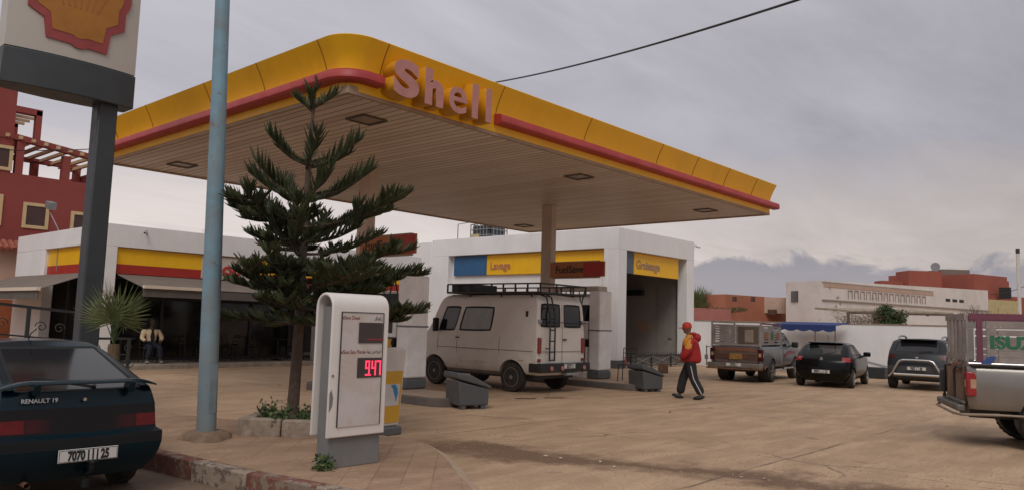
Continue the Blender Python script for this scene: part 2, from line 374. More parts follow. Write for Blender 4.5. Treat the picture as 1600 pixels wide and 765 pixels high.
m_court = ground_mat('forecourt_concrete', tan1, tan2, [(l1[0], l1[1], l1[2], 0.72, q0, q1, 0.92, earth), (l2[0], l2[1], l2[2], 0.25, s2[0], s2[1], 0.5, (0.30, 0.17, 0.10))], joints=True)
m_walk = ground_mat('pavement_tiles', (0.38, 0.24, 0.15), (0.48, 0.32, 0.21), None, tiles=True)
m_street = ground_mat('dusty_street', (0.17, 0.115, 0.08), (0.25, 0.165, 0.11), None)
m_land = ground_mat('dry_land', (0.26, 0.18, 0.12), (0.34, 0.24, 0.16), None)

def sheet(name, poly, z, m, kind='structure'):
    b = MB(); b.add([(x, y, z) for x, y in poly], [list(range(len(poly)))]); o = b.build(name, m, norm=False)
    if o.data.polygons[0].normal.z < 0: o.data.flip_normals()
    return tag(o, kind=kind)
sheet('ground', [(-1500, -1500), (1500, -1500), (1500, 1500), (-1500, 1500)], -0.16, m_land)
kerb = [(3.2, 34), (3.60, 14.5), (4.06, 9.08), (4.26, 7.18), (4.46, 6.12), (4.72, 5.2), (5.05, 4.55)]
sheet('street', [(-40, -60), (5.4, -60), (5.3, 4.3)] + [(x+0.02, y) for x, y in kerb[::-1]] + [(2.6, 60), (-40, 60)], -0.11, m_street)
# forecourt slab (0.11 m thick lip along the street)
fc = [(5.3, 4.2), (5.45, -60), (70, -60), (70, 60), (3.4, 60), (3.5, 34), (3.9, 14.5), (4.4, 9), (4.8, 5.6)]
b = MB().prism(fc, -0.15, 0.0); tag(b.build('forecourt', m_court), kind='structure')
walk_right = [(5.05, 4.55), (5.44, 5.29), (5.85, 5.92), (6.31, 6.55), (6.72, 7.2), (7.0, 7.78), (7.08, 8.13), (6.97, 8.52), (6.7, 9.3), (6.26, 10.83), (5.68, 12.8), (5.4, 14.5), (4.9, 34)]
kin = [(x+0.17, y) for x, y in kerb]
b = MB().prism(kin[:-1] + [(5.05, 4.75)] + walk_right[1:], -0.1, 0.10); tag(b.build('pavement', m_walk), kind='structure')
# painted kerb stones: worn red and lime-washed stones alternate
m_kr = mat('kerb_red_paint', (0.17, 0.06, 0.042), 0.9, 0.25, 5, dirt=0.7, dirtc=(0.20, 0.135, 0.09), dscale=4, chips=0.5, chipc=(0.24, 0.18, 0.14), cscale=6, bump=0.5, bscale=18)
m_kw = mat('kerb_lime_paint', (0.34, 0.27, 0.205), 0.9, 0.25, 5, dirt=0.7, dirtc=(0.21, 0.14, 0.09), dscale=4, chips=0.5, chipc=(0.15, 0.11, 0.09), cscale=5, bump=0.5, bscale=18)
b = MB()
def poly_len(P): 
    out = [0]
    for a, c in zip(P, P[1:]): out.append(out[-1]+(Vector(c)-Vector(a)).length)
    return out
KL = poly_len(kerb)
def kpt(s):
    s = max(0, min(KL[-1]-1e-4, s))
    for i in range(len(KL)-1):
        if s <= KL[i+1]:
            t = (s-KL[i])/(KL[i+1]-KL[i]); a, c = Vector(kerb[i]), Vector(kerb[i+1]); d = (c-a).normalized()
            return a.lerp(c, t), Vector((-d.y, d.x))
s = KL[-1]; k = 0
while s > 0.5:
    s0 = s; s1 = max(0, s-0.98); (p0, nn), (p1, n1_) = kpt(s0), kpt(s1)
    n0 = nn; g = (p1-p0).normalized()*0.008; p0 = p0+g; p1 = p1-g
    b.cur = k % 2; jz = random.uniform(-0.006, 0.006)
    q = [p0, p1, p1+n1_*0.165, p0+n0*0.165]
    lo = [(v.x, v.y, -0.14) for v in q]; hi = [(v.x, v.y, 0.105+jz) for v in q]
    b.add(lo+hi, [(0, 3, 2, 1), (4, 5, 6, 7), (0, 1, 5, 4), (1, 2, 6, 5), (2, 3, 7, 6), (3, 0, 4, 7)])
    s = s1; k += 1
tag(b.build('kerb', [m_kr, m_kw], bevel=0.02, segs=2), kind='structure')
# pale worn edging of the pavement on the forecourt side
b = MB(); W = walk_right
m_edge = mat('edging_concrete', (0.44, 0.31, 0.215), 0.9, 0.15, 5, dirt=0.6, dirtc=(0.36, 0.25, 0.18), bump=0.4)
for i in range(1, len(W)-2):
    p, q = Vector(W[i]), Vector(W[i+1]); pd_ = (Vector(W[i+1])-Vector(W[i-1])).normalized(); qd = (Vector(W[i+2])-Vector(W[i])).normalized()
    n0 = Vector((pd_.y, -pd_.x))*0.13; n1_ = Vector((qd.y, -qd.x))*0.13
    qq = [p, q, q+n1_, p+n0]
    lo = [(v.x, v.y, -0.02) for v in qq]; hi = [(v.x, v.y, 0.104 if j < 2 else 0.05) for j, v in enumerate(qq)]
    b.add(lo+hi, [(0, 3, 2, 1), (4, 5, 6, 7), (0, 1, 5, 4), (1, 2, 6, 5), (2, 3, 7, 6), (3, 0, 4, 7)])
tag(b.build('pavement_edging', m_edge), kind='structure')

# ================================================================ CANOPY
H = 5.3
def soffit_mat():
    M = bpy.data.materials.new('soffit_slats'); M.use_nodes = True; t = M.node_tree; t.nodes.clear()
    out = N(t, 'ShaderNodeOutputMaterial'); b = N(t, 'ShaderNodeBsdfPrincipled', Roughness=0.5); L(t, b.outputs[0], out.inputs[0])
    c = N(t, 'ShaderNodeTexCoord').outputs['Object']; sp = N(t, 'ShaderNodeSeparateXYZ'); L(t, c, sp.inputs[0])
    q = mth(t, 'DIVIDE', sp.outputs[0], 0.2); fr = mth(t, 'FRACT', q)
    gap = mth(t, 'LESS_THAN', fr, 0.15)
    fl = mth(t, 'FLOOR', q); wn = N(t, 'ShaderNodeTexWhiteNoise'); wn.noise_dimensions = '1D'; L(t, fl, wn.inputs['W'])
    nz = N(t, 'ShaderNodeTexNoise', Scale=0.5, Detail=6.0, Roughness=0.6); L(t, c, nz.inputs[0])
    v = mth(t, 'ADD', mth(t, 'MULTIPLY', wn.outputs[0], 0.30), mth(t, 'MULTIPLY', nz.outputs[0], 0.6))
    col = ramp(t, v, [(0.2, (0.54, 0.43, 0.345)), (0.65, (0.74, 0.63, 0.54))])
    col = mixc(t, mth(t, 'MULTIPLY', gap, 0.75), col, (0.07, 0.045, 0.03))
    L(t, col, b.inputs['Base Color']); bp = N(t, 'ShaderNodeBump', Strength=0.6, Distance=0.02); L(t, mth(t, 'SUBTRACT', 1.0, gap), bp.inputs['Height']); L(t, bp.outputs[0], b.inputs['Normal'])
    return M
m_soffit = soffit_mat()
m_beige = mat('beige_trim', (0.42, 0.31, 0.23), 0.7, 0.15, 2, dirt=0.4, dirtc=(0.25, 0.16, 0.11))
canopy = thing('station_canopy', 'wide fuel station canopy with yellow fascia, red bar and raised lettering', 'canopy', (7.2, 10.08, 0))
CXW, CYD = 16.0, 9.8
bx('soffit', m_soffit, 0, CXW, 0, CYD, H, H+0.06, canopy)
b = MB()
for (x0, x1, y0, y1) in ((-0.04, CXW+0.04, -0.04, 0.05), (-0.04, CXW+0.04, CYD-0.05, CYD+0.04), (-0.04, 0.05, 0.052, CYD-0.052), (CXW-0.05, CXW+0.04, 0.052, CYD-0.052)):
    b.box(x0, x1, y0, y1, H-0.035, H+0.10)
b.build('edge_trim', m_beige, canopy, bevel=0.008)
bx('roof_deck', m_grey, 0.25, CXW-0.2, 0.25, CYD-0.2, H+0.62, H+0.70, canopy)
# sweep of the fascia profile around the rounded front-left corner
def path_pts(o, r=0.26):
    pts = []
    c = (r-0.0, r-0.0)
    pts.append(((-o, CYD-0.03), (-1, 0)))
    for s_ in (7.0, 4.5, 2.4): pts.append(((-o, s_), (-1, 0)))
    for i in range(13):
        a = PI + (PI/2)*i/12; d = (math.cos(a), math.sin(a)); pts.append(((c[0]+(r+o)*d[0], c[1]+(r+o)*d[1]), d))
    for s_ in (2.0, 4.0, 8.0, 12.0): pts.append(((s_, -o), (0, -1)))
    pts.append(((CXW-0.03, -o), (0, -1)))
    return [p for p, d in pts]
prof = [(0.05, H+0.02), (0.07, H+0.16), (0.07, H+0.36), (0.10, H+0.48), (0.15, H+0.60), (0.21, H+0.72), (0.28, H+0.84), (0.30, H+0.88), (0.27, H+0.90), (0.18, H+0.86), (-0.1, H+0.66)]
def sweep(prof, sel=None):
    b = MB(); cols = [path_pts(o) for o, z in prof]
    idx = range(len(cols[0])) if sel is None else sel
    idx = list(idx); n = len(prof)
    for i in idx:
        for k in range(n): b.v.append((cols[k][i][0], cols[k][i][1], prof[k][1]))
    for a in range(len(idx)-1):
        for k in range(n-1): b.f.append([a*n+k, (a+1)*n+k, (a+1)*n+k+1, a*n+k+1]); b.mi.append(0)
    b.f.append(list(range(n))); b.mi.append(0); b.f.append([(len(idx)-1)*n+k for k in range(n)][::-1]); b.mi.append(0)
    return b
fas = sweep(prof).build('fascia', m_yellow, canopy, smooth=50)
# red bar: two runs, the gap carries the lettering
def bar_run(P):
    b = MB(); n = 6; pr = [(0.02, H+0.155), (0.20, H+0.165), (0.225, H+0.20), (0.215, H+0.31), (0.18, H+0.345), (0.02, H+0.36)]
    for (x, y), (dx, dy) in P:
        for o, z in pr: b.v.append((x+dx*o, y+dy*o, z))
    for a in range(len(P)-1):
        for k in range(n): b.f.append([a*n+k, (a+1)*n+k, (a+1)*n+(k+1) % n, a*n+(k+1) % n]); b.mi.append(0)
    b.f.append(list(range(n))); b.mi.append(0); b.f.append([(len(P)-1)*n+k for k in range(n)]); b.mi.append(0)
    return b
r_ = 0.26; P = [((0, CYD+0.25), (-1, 0)), ((0, 5.0), (-1, 0))]
P = [((-0.05, y), (-1, 0)) for y in (CYD+0.25, 7, 4)]
for i in range(13):
    a = PI+(PI/2)*i/12; d = (math.cos(a), math.sin(a)); P.append(((r_+(r_+0.05)*d[0], r_+(r_+0.05)*d[1]), d))
P.append(((0.52, -0.05), (0, -1)))
bar_run(P).build('red_bar', m_red, canopy, smooth=40)
# stop the first run at x = 0.62..; second run from 3.35 to the right end
bar_run([((x, -0.05), (0, -1)) for x in (3.33, 7.0, 11.3, CXW+0.25)]).build('red_bar', m_red, canopy, smooth=40)
# panel joints
b = MB(); 
def joint(i_pt):
    pts = []
    for o, z in prof[2:8]: pts.append(i_pt(o+0.004, z))
    b.tube(pts, 0.009, 4)
for yy in (0.50, 2.4, 4.35, 7.0, 8.9): joint(lambda o, z: (-o, yy, z))
for xx in (0.55, 3.37, 6.2, 9.2, 11.0, 12.8, 14.6): joint(lambda o, z: (xx, -o, z))
b.build('panel_joint', mat('joint_brown', (0.28, 0.11, 0.02), 0.8), canopy)
# recessed ceiling lights
m_lens = mat('lamp_lens', (0.30, 0.24, 0.19), 0.35, 0.1)
m_lens2 = mat('lamp_lens_pale', (0.62, 0.56, 0.48), 0.35, 0.1)
for i, (lx, ly) in enumerate(((1.25, 1.15), (7.75, 1.2), (14.2, 1.2), (1.25, 8.4), (7.5, 8.45), (14.3, 8.65))):
    f = MB()
    for (x0, x1, y0, y1) in ((-0.27, 0.27, -0.27, -0.24), (-0.27, 0.27, 0.24, 0.27), (-0.27, -0.24, -0.239, 0.239), (0.24, 0.27, -0.239, 0.239)): f.box(lx+x0, lx+x1, ly+y0, ly+y1, H-0.035, H+0.02)
    fo = f.build('light_fitting', mat('fitting_brown', (0.13, 0.10, 0.08), 0.6), canopy)
    bx('lens', m_lens2 if i == 4 else m_lens, lx-0.238, lx+0.238, ly-0.238, ly+0.238, H-0.012, H+0.01, fo)
# columns
m_col = mat('column_paint', (0.60, 0.48, 0.40), 0.6, 0.08, 1.5, dirt=0.3, dirtc=(0.3, 0.19, 0.13))
for cxx in (11.35, 18.28):
    b = MB().box(cxx-7.2-0.12, cxx-7.2+0.12, 14.9-10.08-0.2, 14.9-10.08+0.2, 0, H); b.build('column', m_col, canopy, bevel=0.02)
# raised letters on the fascia, pink faces and yellow sides
m_pink = mat('faded_pink', (0.50, 0.22, 0.20), 0.6, 0.12, 6, dirt=0.4, dirtc=(0.42, 0.24, 0.22), dscale=7)
m_side = mat('letter_side', (0.66, 0.31, 0.015), 0.5, 0.1)
for ch, x0, wdt in (('S', 7.79, 0.55), ('h', 8.47, 0.43), ('e', 9.03, 0.44), ('l', 9.60, 0.16), ('l', 9.96, 0.16)):
    hgt_ = 0.63 if ch in 'Shl' else 0.47
    cu = bpy.data.curves.new('c', 'FONT'); cu.body = ch; cu.size = 1; cu.extrude = 0; cu.offset = 0.052 if ch != 'e' else 0.012; o_ = bpy.data.objects.new('c', cu); COL.objects.link(o_)
    me = baked(o_); bpy.data.objects.remove(o_)
    xs = [v.co.x for v in me.vertices]; ys = [v.co.y for v in me.vertices]
    sc_x, sc_y = wdt/(max(xs)-min(xs)), hgt_/(max(ys)-min(ys)); mx, my = min(xs), min(ys)
    bpy.data.meshes.remove(me)
    cu = bpy.data.curves.new('c', 'FONT'); cu.body = ch; cu.size = 1; cu.extrude = 0.15; cu.offset = 0.052 if ch != 'e' else 0.012; cu.bevel_depth = 0; o_ = bpy.data.objects.new('c', cu); COL.objects.link(o_)
    me = baked(o_); bpy.data.objects.remove(o_); me.transform(Matrix.Translation((-mx, -my, 0))); me.transform(Matrix.Diagonal((sc_x, sc_y, 1, 1)))
    me.materials.clear(); me.materials.append(m_pink); me.materials.append(m_side)
    for p in me.polygons: p.material_index = 0 if p.normal.z > 0.7 else 1
    lo = bpy.data.objects.new('letter', me); COL.objects.link(lo); lo.parent = canopy
    lo.matrix_local = face_m((x0-7.2, -0.25, H-0.02+0.06), (1, 0, 0))

# ================================================================ pump islands, pumps
m_isl = mat('island_kerb', (0.10, 0.09, 0.085), 0.85, 0.2, 3, dirt=0.4)
m_isltop = mat('island_top', (0.36, 0.26, 0.19), 0.9, 0.15)
def island(cx, label):
    t = thing('pump_island', label, 'pump island', (cx, 11.2, 0), 0, 'raised pump islands')
    def outline(w, l, r=0.45, n=6):
        pts = []
        for (sx, sy, a0) in ((w/2-r, r, -90), (w/2-r, l-r, 0), (-w/2+r, l-r, 90), (-w/2+r, r, 180)):
            for i in range(n+1): a = R(a0+90*i/n); pts.append((sx+r*math.cos(a), sy+r*math.sin(a)))
        return pts
    MB().prism(outline(1.35, 4.9), -0.02, 0.165).build('kerb_block', m_isl, t, bevel=0.02)
    MB().prism([(x*0.86, 2.45+(y-2.45)*0.95) for x, y in outline(1.35, 4.9)], 0.1, 0.172).build('top_slab', m_isltop, t)
    return t
island(11.2, 'pump island with grey kerb, nearer the pavement, ahead of the parked van')
island(18.25, 'pump island with grey kerb on the far side of the parked van')
m_pwhite = mat('pump_white', (0.88, 0.86, 0.84), 0.5, 0.05, 1.5, dirt=0.3, dirtc=(0.45, 0.38, 0.31), dscale=2, low_dirt=0.25, low_h=0.5)
m_pgrey = mat('pump_grey', (0.10, 0.105, 0.11), 0.55, 0.12)
m_screen = mat('pump_screen', (0.02, 0.022, 0.025), 0.25, 0.1)
m_pyel = mat('pump_yellow', (0.62, 0.34, 0.03), 0.5, 0.1)
m_hose = mat('black_hose', (0.012, 0.012, 0.012), 0.5, 0.1)
def pump(cx, y0, label):
    t = thing('fuel_pump', label, 'fuel pump', (cx, y0, 0.172), 0, 'white fuel pumps with overhead hoses')
    for yy in (0, 1.9):
        MB().box(-0.30, 0.30, yy, yy+0.40, 0.24, 2.52).build('pillar', m_pwhite, t, bevel=0.05, segs=4)
        MB().box(-0.305, 0.305, yy-0.005, yy+0.405, 0, 0.235).build('pillar_base', m_pgrey, t, bevel=0.04)
        MB().box(-0.306, 0.306, yy-0.004, yy+0.404, 1.36, 1.40).build('pillar_band', m_grey, t)
    MB().box(-0.22, 0.22, 0.12, 2.18, 2.52, 2.66).build('header_beam', mat('beam_beige', (0.50, 0.42, 0.36), 0.6), t, bevel=0.02)
    MB().box(-0.26, 0.26, 0.48, 1.84, 0.0, 0.9).build('cabinet', m_pwhite, t, bevel=0.02)
    MB().box(-0.25, 0.25, 0.48, 1.84, 1.12, 1.62).build('display_head', m_pwhite, t, bevel=0.02)
    MB().box(-0.24, 0.24, 0.5, 1.82, 0.90, 1.12).build('nozzle_bay', m_black, t)
    for sx in (-1, 1):
        for ya in (0.60, 1.25):
            MB().box(min(sx*0.252, sx*0.262), max(sx*0.252, sx*0.262), ya, ya+0.34, 1.22, 1.54).build('display_screen', m_screen, t)
            MB().box(min(sx*0.262, sx*0.274), max(sx*0.262, sx*0.274), ya-0.06, ya+0.42, 0.90, 1.09).build('grade_label', m_pyel, t)
        MB().prism([(sx*0.23, 1.64), (sx*0.05, 2.12), (sx*0.03, 2.12), (sx*0.20, 1.64)], 0.62, 1.7, 'y').build('leaning_panel', m_dark, t)
    for i in range(3):
        yy = 0.62+i*0.5; sx = -1
        for sx in (-1, 1):
            pts = []
            x = sx*0.24
            pts = [(sx*0.16, yy, 2.56), (sx*0.22, yy+0.02, 2.45), (sx*0.34, yy+0.03, 2.0), (sx*0.40, yy, 1.2), (sx*0.42, yy-0.02, 0.5), (sx*0.37, yy-0.05, 0.22), (sx*0.32, yy-0.08, 0.3), (sx*0.30, yy-0.1, 0.98)]
            sm = []
            for a in range(len(pts)-1):
                p0, p1 = Vector(pts[max(a-1, 0)]), Vector(pts[a]); p2, p3 = Vector(pts[a+1]), Vector(pts[min(a+2, len(pts)-1)])
                for q in range(4):
                    u = q/4; sm.append(0.5*((2*p1)+(-p0+p2)*u+(2*p0-5*p1+4*p2-p3)*u*u+(-p0+3*p1-3*p2+p3)*u**3))
            sm.append(Vector(pts[-1])); hs = MB().tube(sm, 0.018, 6).build('hose', m_hose, t, smooth=60)
            MB().bar((sx*0.30, yy-0.1, 0.96), (sx*0.27, yy-0.1, 1.1), 0.05, 0.08).build('nozzle', m_black, hs, bevel=0.01)
    return t
pump(11.6, 13.15, 'white fuel pump pillar and dispenser to the left of the parked van')
pump(18.6, 12.95, 'white fuel pump pillar and dispenser to the right of the parked van')
# plastic covered bins at the island ends
m_bin = mat('bin_grey', (0.075, 0.08, 0.085), 0.55, 0.1, 3, dirt=0.25, dirtc=(0.17, 0.14, 0.12))
def bin_(loc, rz, label):
    t = thing('grit_bin', label, 'storage bin', loc, rz, 'grey plastic bins at the island ends')
    w = 0.36
    b = MB(); p = [(-0.42, 0.08), (0.37, 0.08), (0.39, 0.44), (-0.46, 0.62)]
    b.prism(p, -w, w, 'x'); o = b.build('tub', m_bin, t, bevel=0.03, segs=3)
    b = MB()
    for sx in (-0.26, 0.26):
        for sy in (-0.3, 0.24): b.box(sx-0.08, sx+0.08, sy-0.06, sy+0.06, 0, 0.085)
    b.build('foot', m_bin, t, bevel=0.01)
    b = MB(); b.prism([(0.44, 0.44), (0.44, 0.50), (-0.10, 0.74), (-0.48, 0.81), (-0.50, 0.69), (-0.46, 0.66)], -w-0.03, w+0.03, 'x'); l = b.build('lid', m_bin, t, bevel=0.03, segs=3)
    b = MB()
    for k in (-0.2, 0.0, 0.2): b.prism([(0.30, 0.55), (0.30, 0.575), (-0.08, 0.745), (-0.42, 0.805), (-0.42, 0.78), (-0.08, 0.72)], k-0.05, k+0.05, 'x')
    b.build('lid_rib', m_bin, l, bevel=0.01)
    t.scale = (0.88, 0.80, 0.88)
    return t
bin_((11.10, 11.02, 0), R(-108), 'grey slope-lidded bin at the end of the island left of the van')
bin_((18.0, 11.2, 0), R(-108), 'grey slope-lidded bin beside the metal chair, right of the van')

# flag signs on the columns
m_flagy = mat('sign_brown_orange', (0.40, 0.13, 0.03), 0.5, 0.12, 3)
def flag(x, y1, z, label):
    t = thing('grade_sign', label, 'sign', (x, y1, z), 0, 'red and orange fuel signs on the canopy columns')
    MB().box(0.0, 0.10, -1.72, 0.0, -0.25, 0.25).build('back_box', mat('sign_back', (0.42, 0.34, 0.28), 0.6), t, bevel=0.01)
    MB().box(-0.06, -0.003, -1.95, 0.02, -0.215, 0.215).build('face_panel', [m_flagy], t, bevel=0.008)
    MB().box(-0.066, -0.061, -1.945, -1.22, -0.205, 0.205).build('red_panel', m_red2, t)
    text('lettering', 'FuelSave', 0.30, m_text, t, face_m((-0.068, -0.18, -0.09), (0, -1, 0)), 0.003, 0.004, align='LEFT')
    return t
flag(11.16, 14.75, 3.36, 'red and orange sign box on the canopy column, partly behind the conifer')
flag(18.10, 14.6, 3.30, 'red and brown sign box reading FuelSave on the column above the van')
# ================================================================ SHOP
shop = thing('shop_building', 'low white cafe and shop building with yellow and red fascia and dark glazing', 'building', (8.9, 24.0, 0))
SW, SD = 12.3, 8.2
b = MB()
b.box(0, SW, 0, 0.45, 3.60, 4.27)            # parapet front
b.box(0, 0.45, 0.452, SD, 3.70, 4.27)        # parapet left
b.box(0, 0.33, 0, 0.45, 0.0, 3.598)          # corner pier
b.box(0, 0.33, 5.2, SD, 0.0, 3.698)          # left wall
b.box(SW-0.4, SW, 0, 0.45, 0.0, 3.598)
b.box(7.45, 7.75, 0.05, 0.40, 0.0, 2.79)
b.box(0.46, SW, 0.46, SD, 3.75, 3.95)        # roof
b.box(0.332, SW, SD-0.2, SD, 0, 3.745)       # back
b.build('wall', m_white, shop, bevel=0.012)
MB().box(0.36, SW-0.42, 0.10, 0.22, 3.10, 3.58).build('yellow_fascia', m_yellow, shop)
MB().box(0.36, SW-0.42, 0.10, 0.23, 2.82, 3.098).build('red_fascia', m_red2, shop)
MB().box(0.11, 0.22, 0.46, 5.18, 3.14, 3.69).build('yellow_fascia', m_yellow, shop)
MB().box(0.10, 0.22, 0.46, 5.18, 2.86, 3.138).build('red_fascia', m_red2, shop)
MB().box(2.98, 5.0, 0.06, 0.095, 2.84, 3.56).build('sign_panel', mat('sign_cream', (0.60, 0.52, 0.46), 0.5, 0.05), shop)
text('lettering', 'Shop', 0.62, mat('letter_red', (0.50, 0.035, 0.02), 0.5), shop, face_m((3.08, 0.045, 2.98), (1, 0, 0)), 0.012, 0.014, align='LEFT')
bx('terrace_step', m_conc, -0.35, SW+0.3, -0.45, 6.0, -0.02, 0.15, shop, bevel=0.02)
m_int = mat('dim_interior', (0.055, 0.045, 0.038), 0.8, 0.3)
m_frame = mat('window_frame_dark', (0.03, 0.03, 0.032), 0.5, 0.15)
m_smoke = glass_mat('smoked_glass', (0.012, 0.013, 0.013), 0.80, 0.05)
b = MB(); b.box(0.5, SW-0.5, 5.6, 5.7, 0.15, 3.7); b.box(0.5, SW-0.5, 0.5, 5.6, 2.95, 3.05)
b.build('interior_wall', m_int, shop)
b = MB(); g = MB()
xs = [0.9, 2.5, 4.1, 5.7, 7.3, 8.9, 10.4, 11.8]
for i, x in enumerate(xs):
    b.box(x-0.05, x+0.05, 1.6, 1.72, 0.15, 2.94)
b.box(0.9, 11.8, 1.61, 1.71, 0.16, 0.24); b.box(0.9, 11.8, 1.61, 1.71, 2.1, 2.17)
for y in (1.9, 3.2, 4.6): b.box(0.6, 0.7, y-0.05, y+0.05, 0.15, 2.94)
b.build('window_frame', m_frame, shop)
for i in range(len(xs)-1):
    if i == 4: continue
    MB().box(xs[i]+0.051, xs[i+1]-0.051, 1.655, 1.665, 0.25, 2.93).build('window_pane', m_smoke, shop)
# awnings (fixed to the shop: parts)
m_awn = mat('awning_taupe', (0.185, 0.15, 0.125), 0.9, 0.12, 3, dirt=0.4, dirtc=(0.13, 0.11, 0.1))
m_awnd = mat('awning_valance', (0.13, 0.115, 0.105), 0.9, 0.15, 3)
m_bar = mat('awning_bar', (0.78, 0.68, 0.56), 0.5, 0.05)
b = MB()
b.add([(0.40, 0.08, 2.80), (SW-0.6, 0.08, 2.80), (SW-0.6, -1.25, 2.42), (0.62, -1.25, 2.42), (0.40, 0.08, 2.78), (SW-0.6, 0.08, 2.78), (SW-0.6, -1.25, 2.40), (0.62, -1.25, 2.40)],
      [(0, 1, 2, 3), (7, 6, 5, 4), (0, 4, 5, 1), (1, 5, 6, 2), (2, 6, 7, 3), (3, 7, 4, 0)])
aw = b.build('awning', m_awn, shop)
bx('awning_bar', m_bar, 0.62, 2.9, -1.36, -1.25, 2.38, 2.47, aw)
bx('awning_valance', m_awnd, 0.62, SW-0.6, -1.30, -1.27, 2.14, 2.379, aw)
b = MB()
b.add([(-0.04, 0.6, 2.84), (-0.04, 8.0, 2.84), (-1.45, 8.0, 2.28), (-1.45, 0.6, 2.28), (-0.04, 0.6, 2.82), (-0.04, 8.0, 2.82), (-1.45, 8.0, 2.26), (-1.45, 0.6, 2.26)],
      [(0, 1, 2, 3), (7, 6, 5, 4), (0, 4, 5, 1), (1, 5, 6, 2), (2, 6, 7, 3), (3, 7, 4, 0)])
aw = b.build('awning', m_awn, shop)
bx('awning_bar', m_bar, -1.56, -1.45, 0.55, 8.0, 2.22, 2.32, aw)
bx('awning_valance', m_awnd, -1.50, -1.47, 0.6, 8.0, 1.98, 2.239, aw)
# ================================================================ WASH BUILDING
wash = thing('wash_building', 'white car wash and greasing bay block with blue and yellow sign bands', 'building', (26.2, 17.7, 0))
WX, WY, WZ = 6.3, 11.2, 5.70
b = MB()
b.box(0, WX, 0, 0.5, 4.82, WZ)
b.box(0, 0.5, 0.502, WY, 4.87, WZ)
b.box(0, 0.65, 0, 0.5, 0, 4.818)
b.box(0, 0.5, 0.502, 0.70, 0, 4.868)
b.box(5.66, WX, 0, 0.5, 0, 4.818)
b.box(0, 0.5, 10.0, WY, 0, 4.868)
b.box(WX-0.25, WX, 0.502, WY, 0, WZ-0.3)
b.box(0.502, WX-0.252, WY-0.3, WY, 0, WZ-0.3)
b.box(0.502, WX-0.252, 0.502, WY-0.302, 4.95, 5.15)
b.box(0.32, 0.44, 0.702, 9.998, 3.0, 4.86)       # recessed wall over the doors
b.box(0.32, 0.44, 4.6, 5.6, 0, 2.998)
b.box(0.0, 0.45, WY+0.002, WY+5.2, 0, 5.62)      # lower wing to the shop
b.build('wall', m_white, wash, bevel=0.012)
b = MB(); b.box(-0.012, 0.66, -0.012, 0.0, 0, 0.32); b.box(-0.012, 0.0, 0.0, 0.71, 0, 0.32); b.box(5.65, WX+0.01, -0.012, 0.0, 0, 0.32)
b.build('wall_base', m_pgrey, wash)
b = MB(); b.box(0.20, 0.318, 0.702, 7.55, 3.92, 4.84); b.build('yellow_sign_band', m_yellow, wash)
b = MB(); b.box(0.20, 0.318, 7.59, 9.78, 3.92, 4.84); b.build('blue_sign_band', m_blue, wash)
m_lt = mat('faded_letter', (0.50, 0.21, 0.09), 0.6, 0.1)
text('lettering', 'Lavage', 0.50, m_lt, wash, face_m((0.19, 7.32, 4.16), (0, -1, 0)), 0.01, 0.012, sx=0.95, align='LEFT')
b = MB(); b.box(1.50, 5.20, 0.20, 0.32, 3.90, 4.80); b.build('yellow_sign_band', m_yellow, wash)
b = MB(); b.box(0.66, 1.46, 0.20, 0.32, 3.90, 4.80); b.build('blue_sign_band', mat('band_slate', (0.10, 0.13, 0.17), 0.5), wash)
text('lettering', 'Graissage', 0.50, mat('faded_letter_grey', (0.44, 0.27, 0.16), 0.6), wash, face_m((1.66, 0.19, 4.16), (1, 0, 0)), 0.01, 0.012, sx=0.98, align='LEFT')
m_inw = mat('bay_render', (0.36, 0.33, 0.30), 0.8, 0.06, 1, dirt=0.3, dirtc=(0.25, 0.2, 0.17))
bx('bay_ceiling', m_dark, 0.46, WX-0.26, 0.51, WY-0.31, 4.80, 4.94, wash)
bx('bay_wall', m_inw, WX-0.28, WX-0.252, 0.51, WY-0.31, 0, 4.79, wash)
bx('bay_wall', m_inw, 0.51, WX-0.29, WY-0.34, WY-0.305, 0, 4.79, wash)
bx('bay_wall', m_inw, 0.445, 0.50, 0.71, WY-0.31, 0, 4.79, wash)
dd = at_x(1049, 527, 32.21); d2 = at_x(1037, 511, 32.21)
b = MB(); b.box(5.985, 6.015, 0.75, 1.75, 0.02, 3.7); dr = b.build('side_door', mat('door_grey', (0.33, 0.305, 0.28), 0.55), wash)
MB().box(5.93, 5.984, 0.95, 1.15, 1.18, 1.26).build('handle', m_steel, dr, bevel=0.01)
b = MB(); b.box(5.99, 6.018, 2.2, 3.0, 1.5, 1.95); b.build('paper_notice', mat('notice', (0.44, 0.30, 0.22), 0.8), wash)
bx('bay_shelf', m_dark, 5.7, 6.01, 2.5, 5.5, 3.2, 3.45, wash)
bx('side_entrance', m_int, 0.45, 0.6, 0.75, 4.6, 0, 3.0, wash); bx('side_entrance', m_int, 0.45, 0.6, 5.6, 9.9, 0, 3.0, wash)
# low spiked barrier across the bay
t = thing('spiked_barrier', 'low dark spiked metal barrier across the greasing bay', 'barrier', (27.0, 17.55, 0))
b = MB(); b.box(0, 4.9, -0.02, 0.02, 0.50, 0.54); b.box(0, 4.9, -0.02, 0.02, 0.08, 0.11)
for x in (0.03, 1.6, 3.2, 4.87): b.box(x-0.03, x+0.03, -0.03, 0.03, 0, 0.56)
b.build('frame', m_dark, t)
b = MB()
for i in range(31):
    x = 0.1+i*0.157; b.tube([(x, 0, 0.54), (x, 0, 0.66)], [0.016, 0.004], 5)
b.build('spikes', m_dark, t)
MB().box(0.02, 4.88, 0.025, 0.035, 0.12, 0.50).build('panel', mat('barrier_sheet', (0.14, 0.13, 0.12), 0.7), t)
b = MB()
for x in (0.1, 1.65, 3.25): b.bar((x, -0.03, 0.12), (x+1.5, -0.03, 0.48), 0.02); b.bar((x, -0.032, 0.48), (x+1.5, -0.032, 0.12), 0.02)
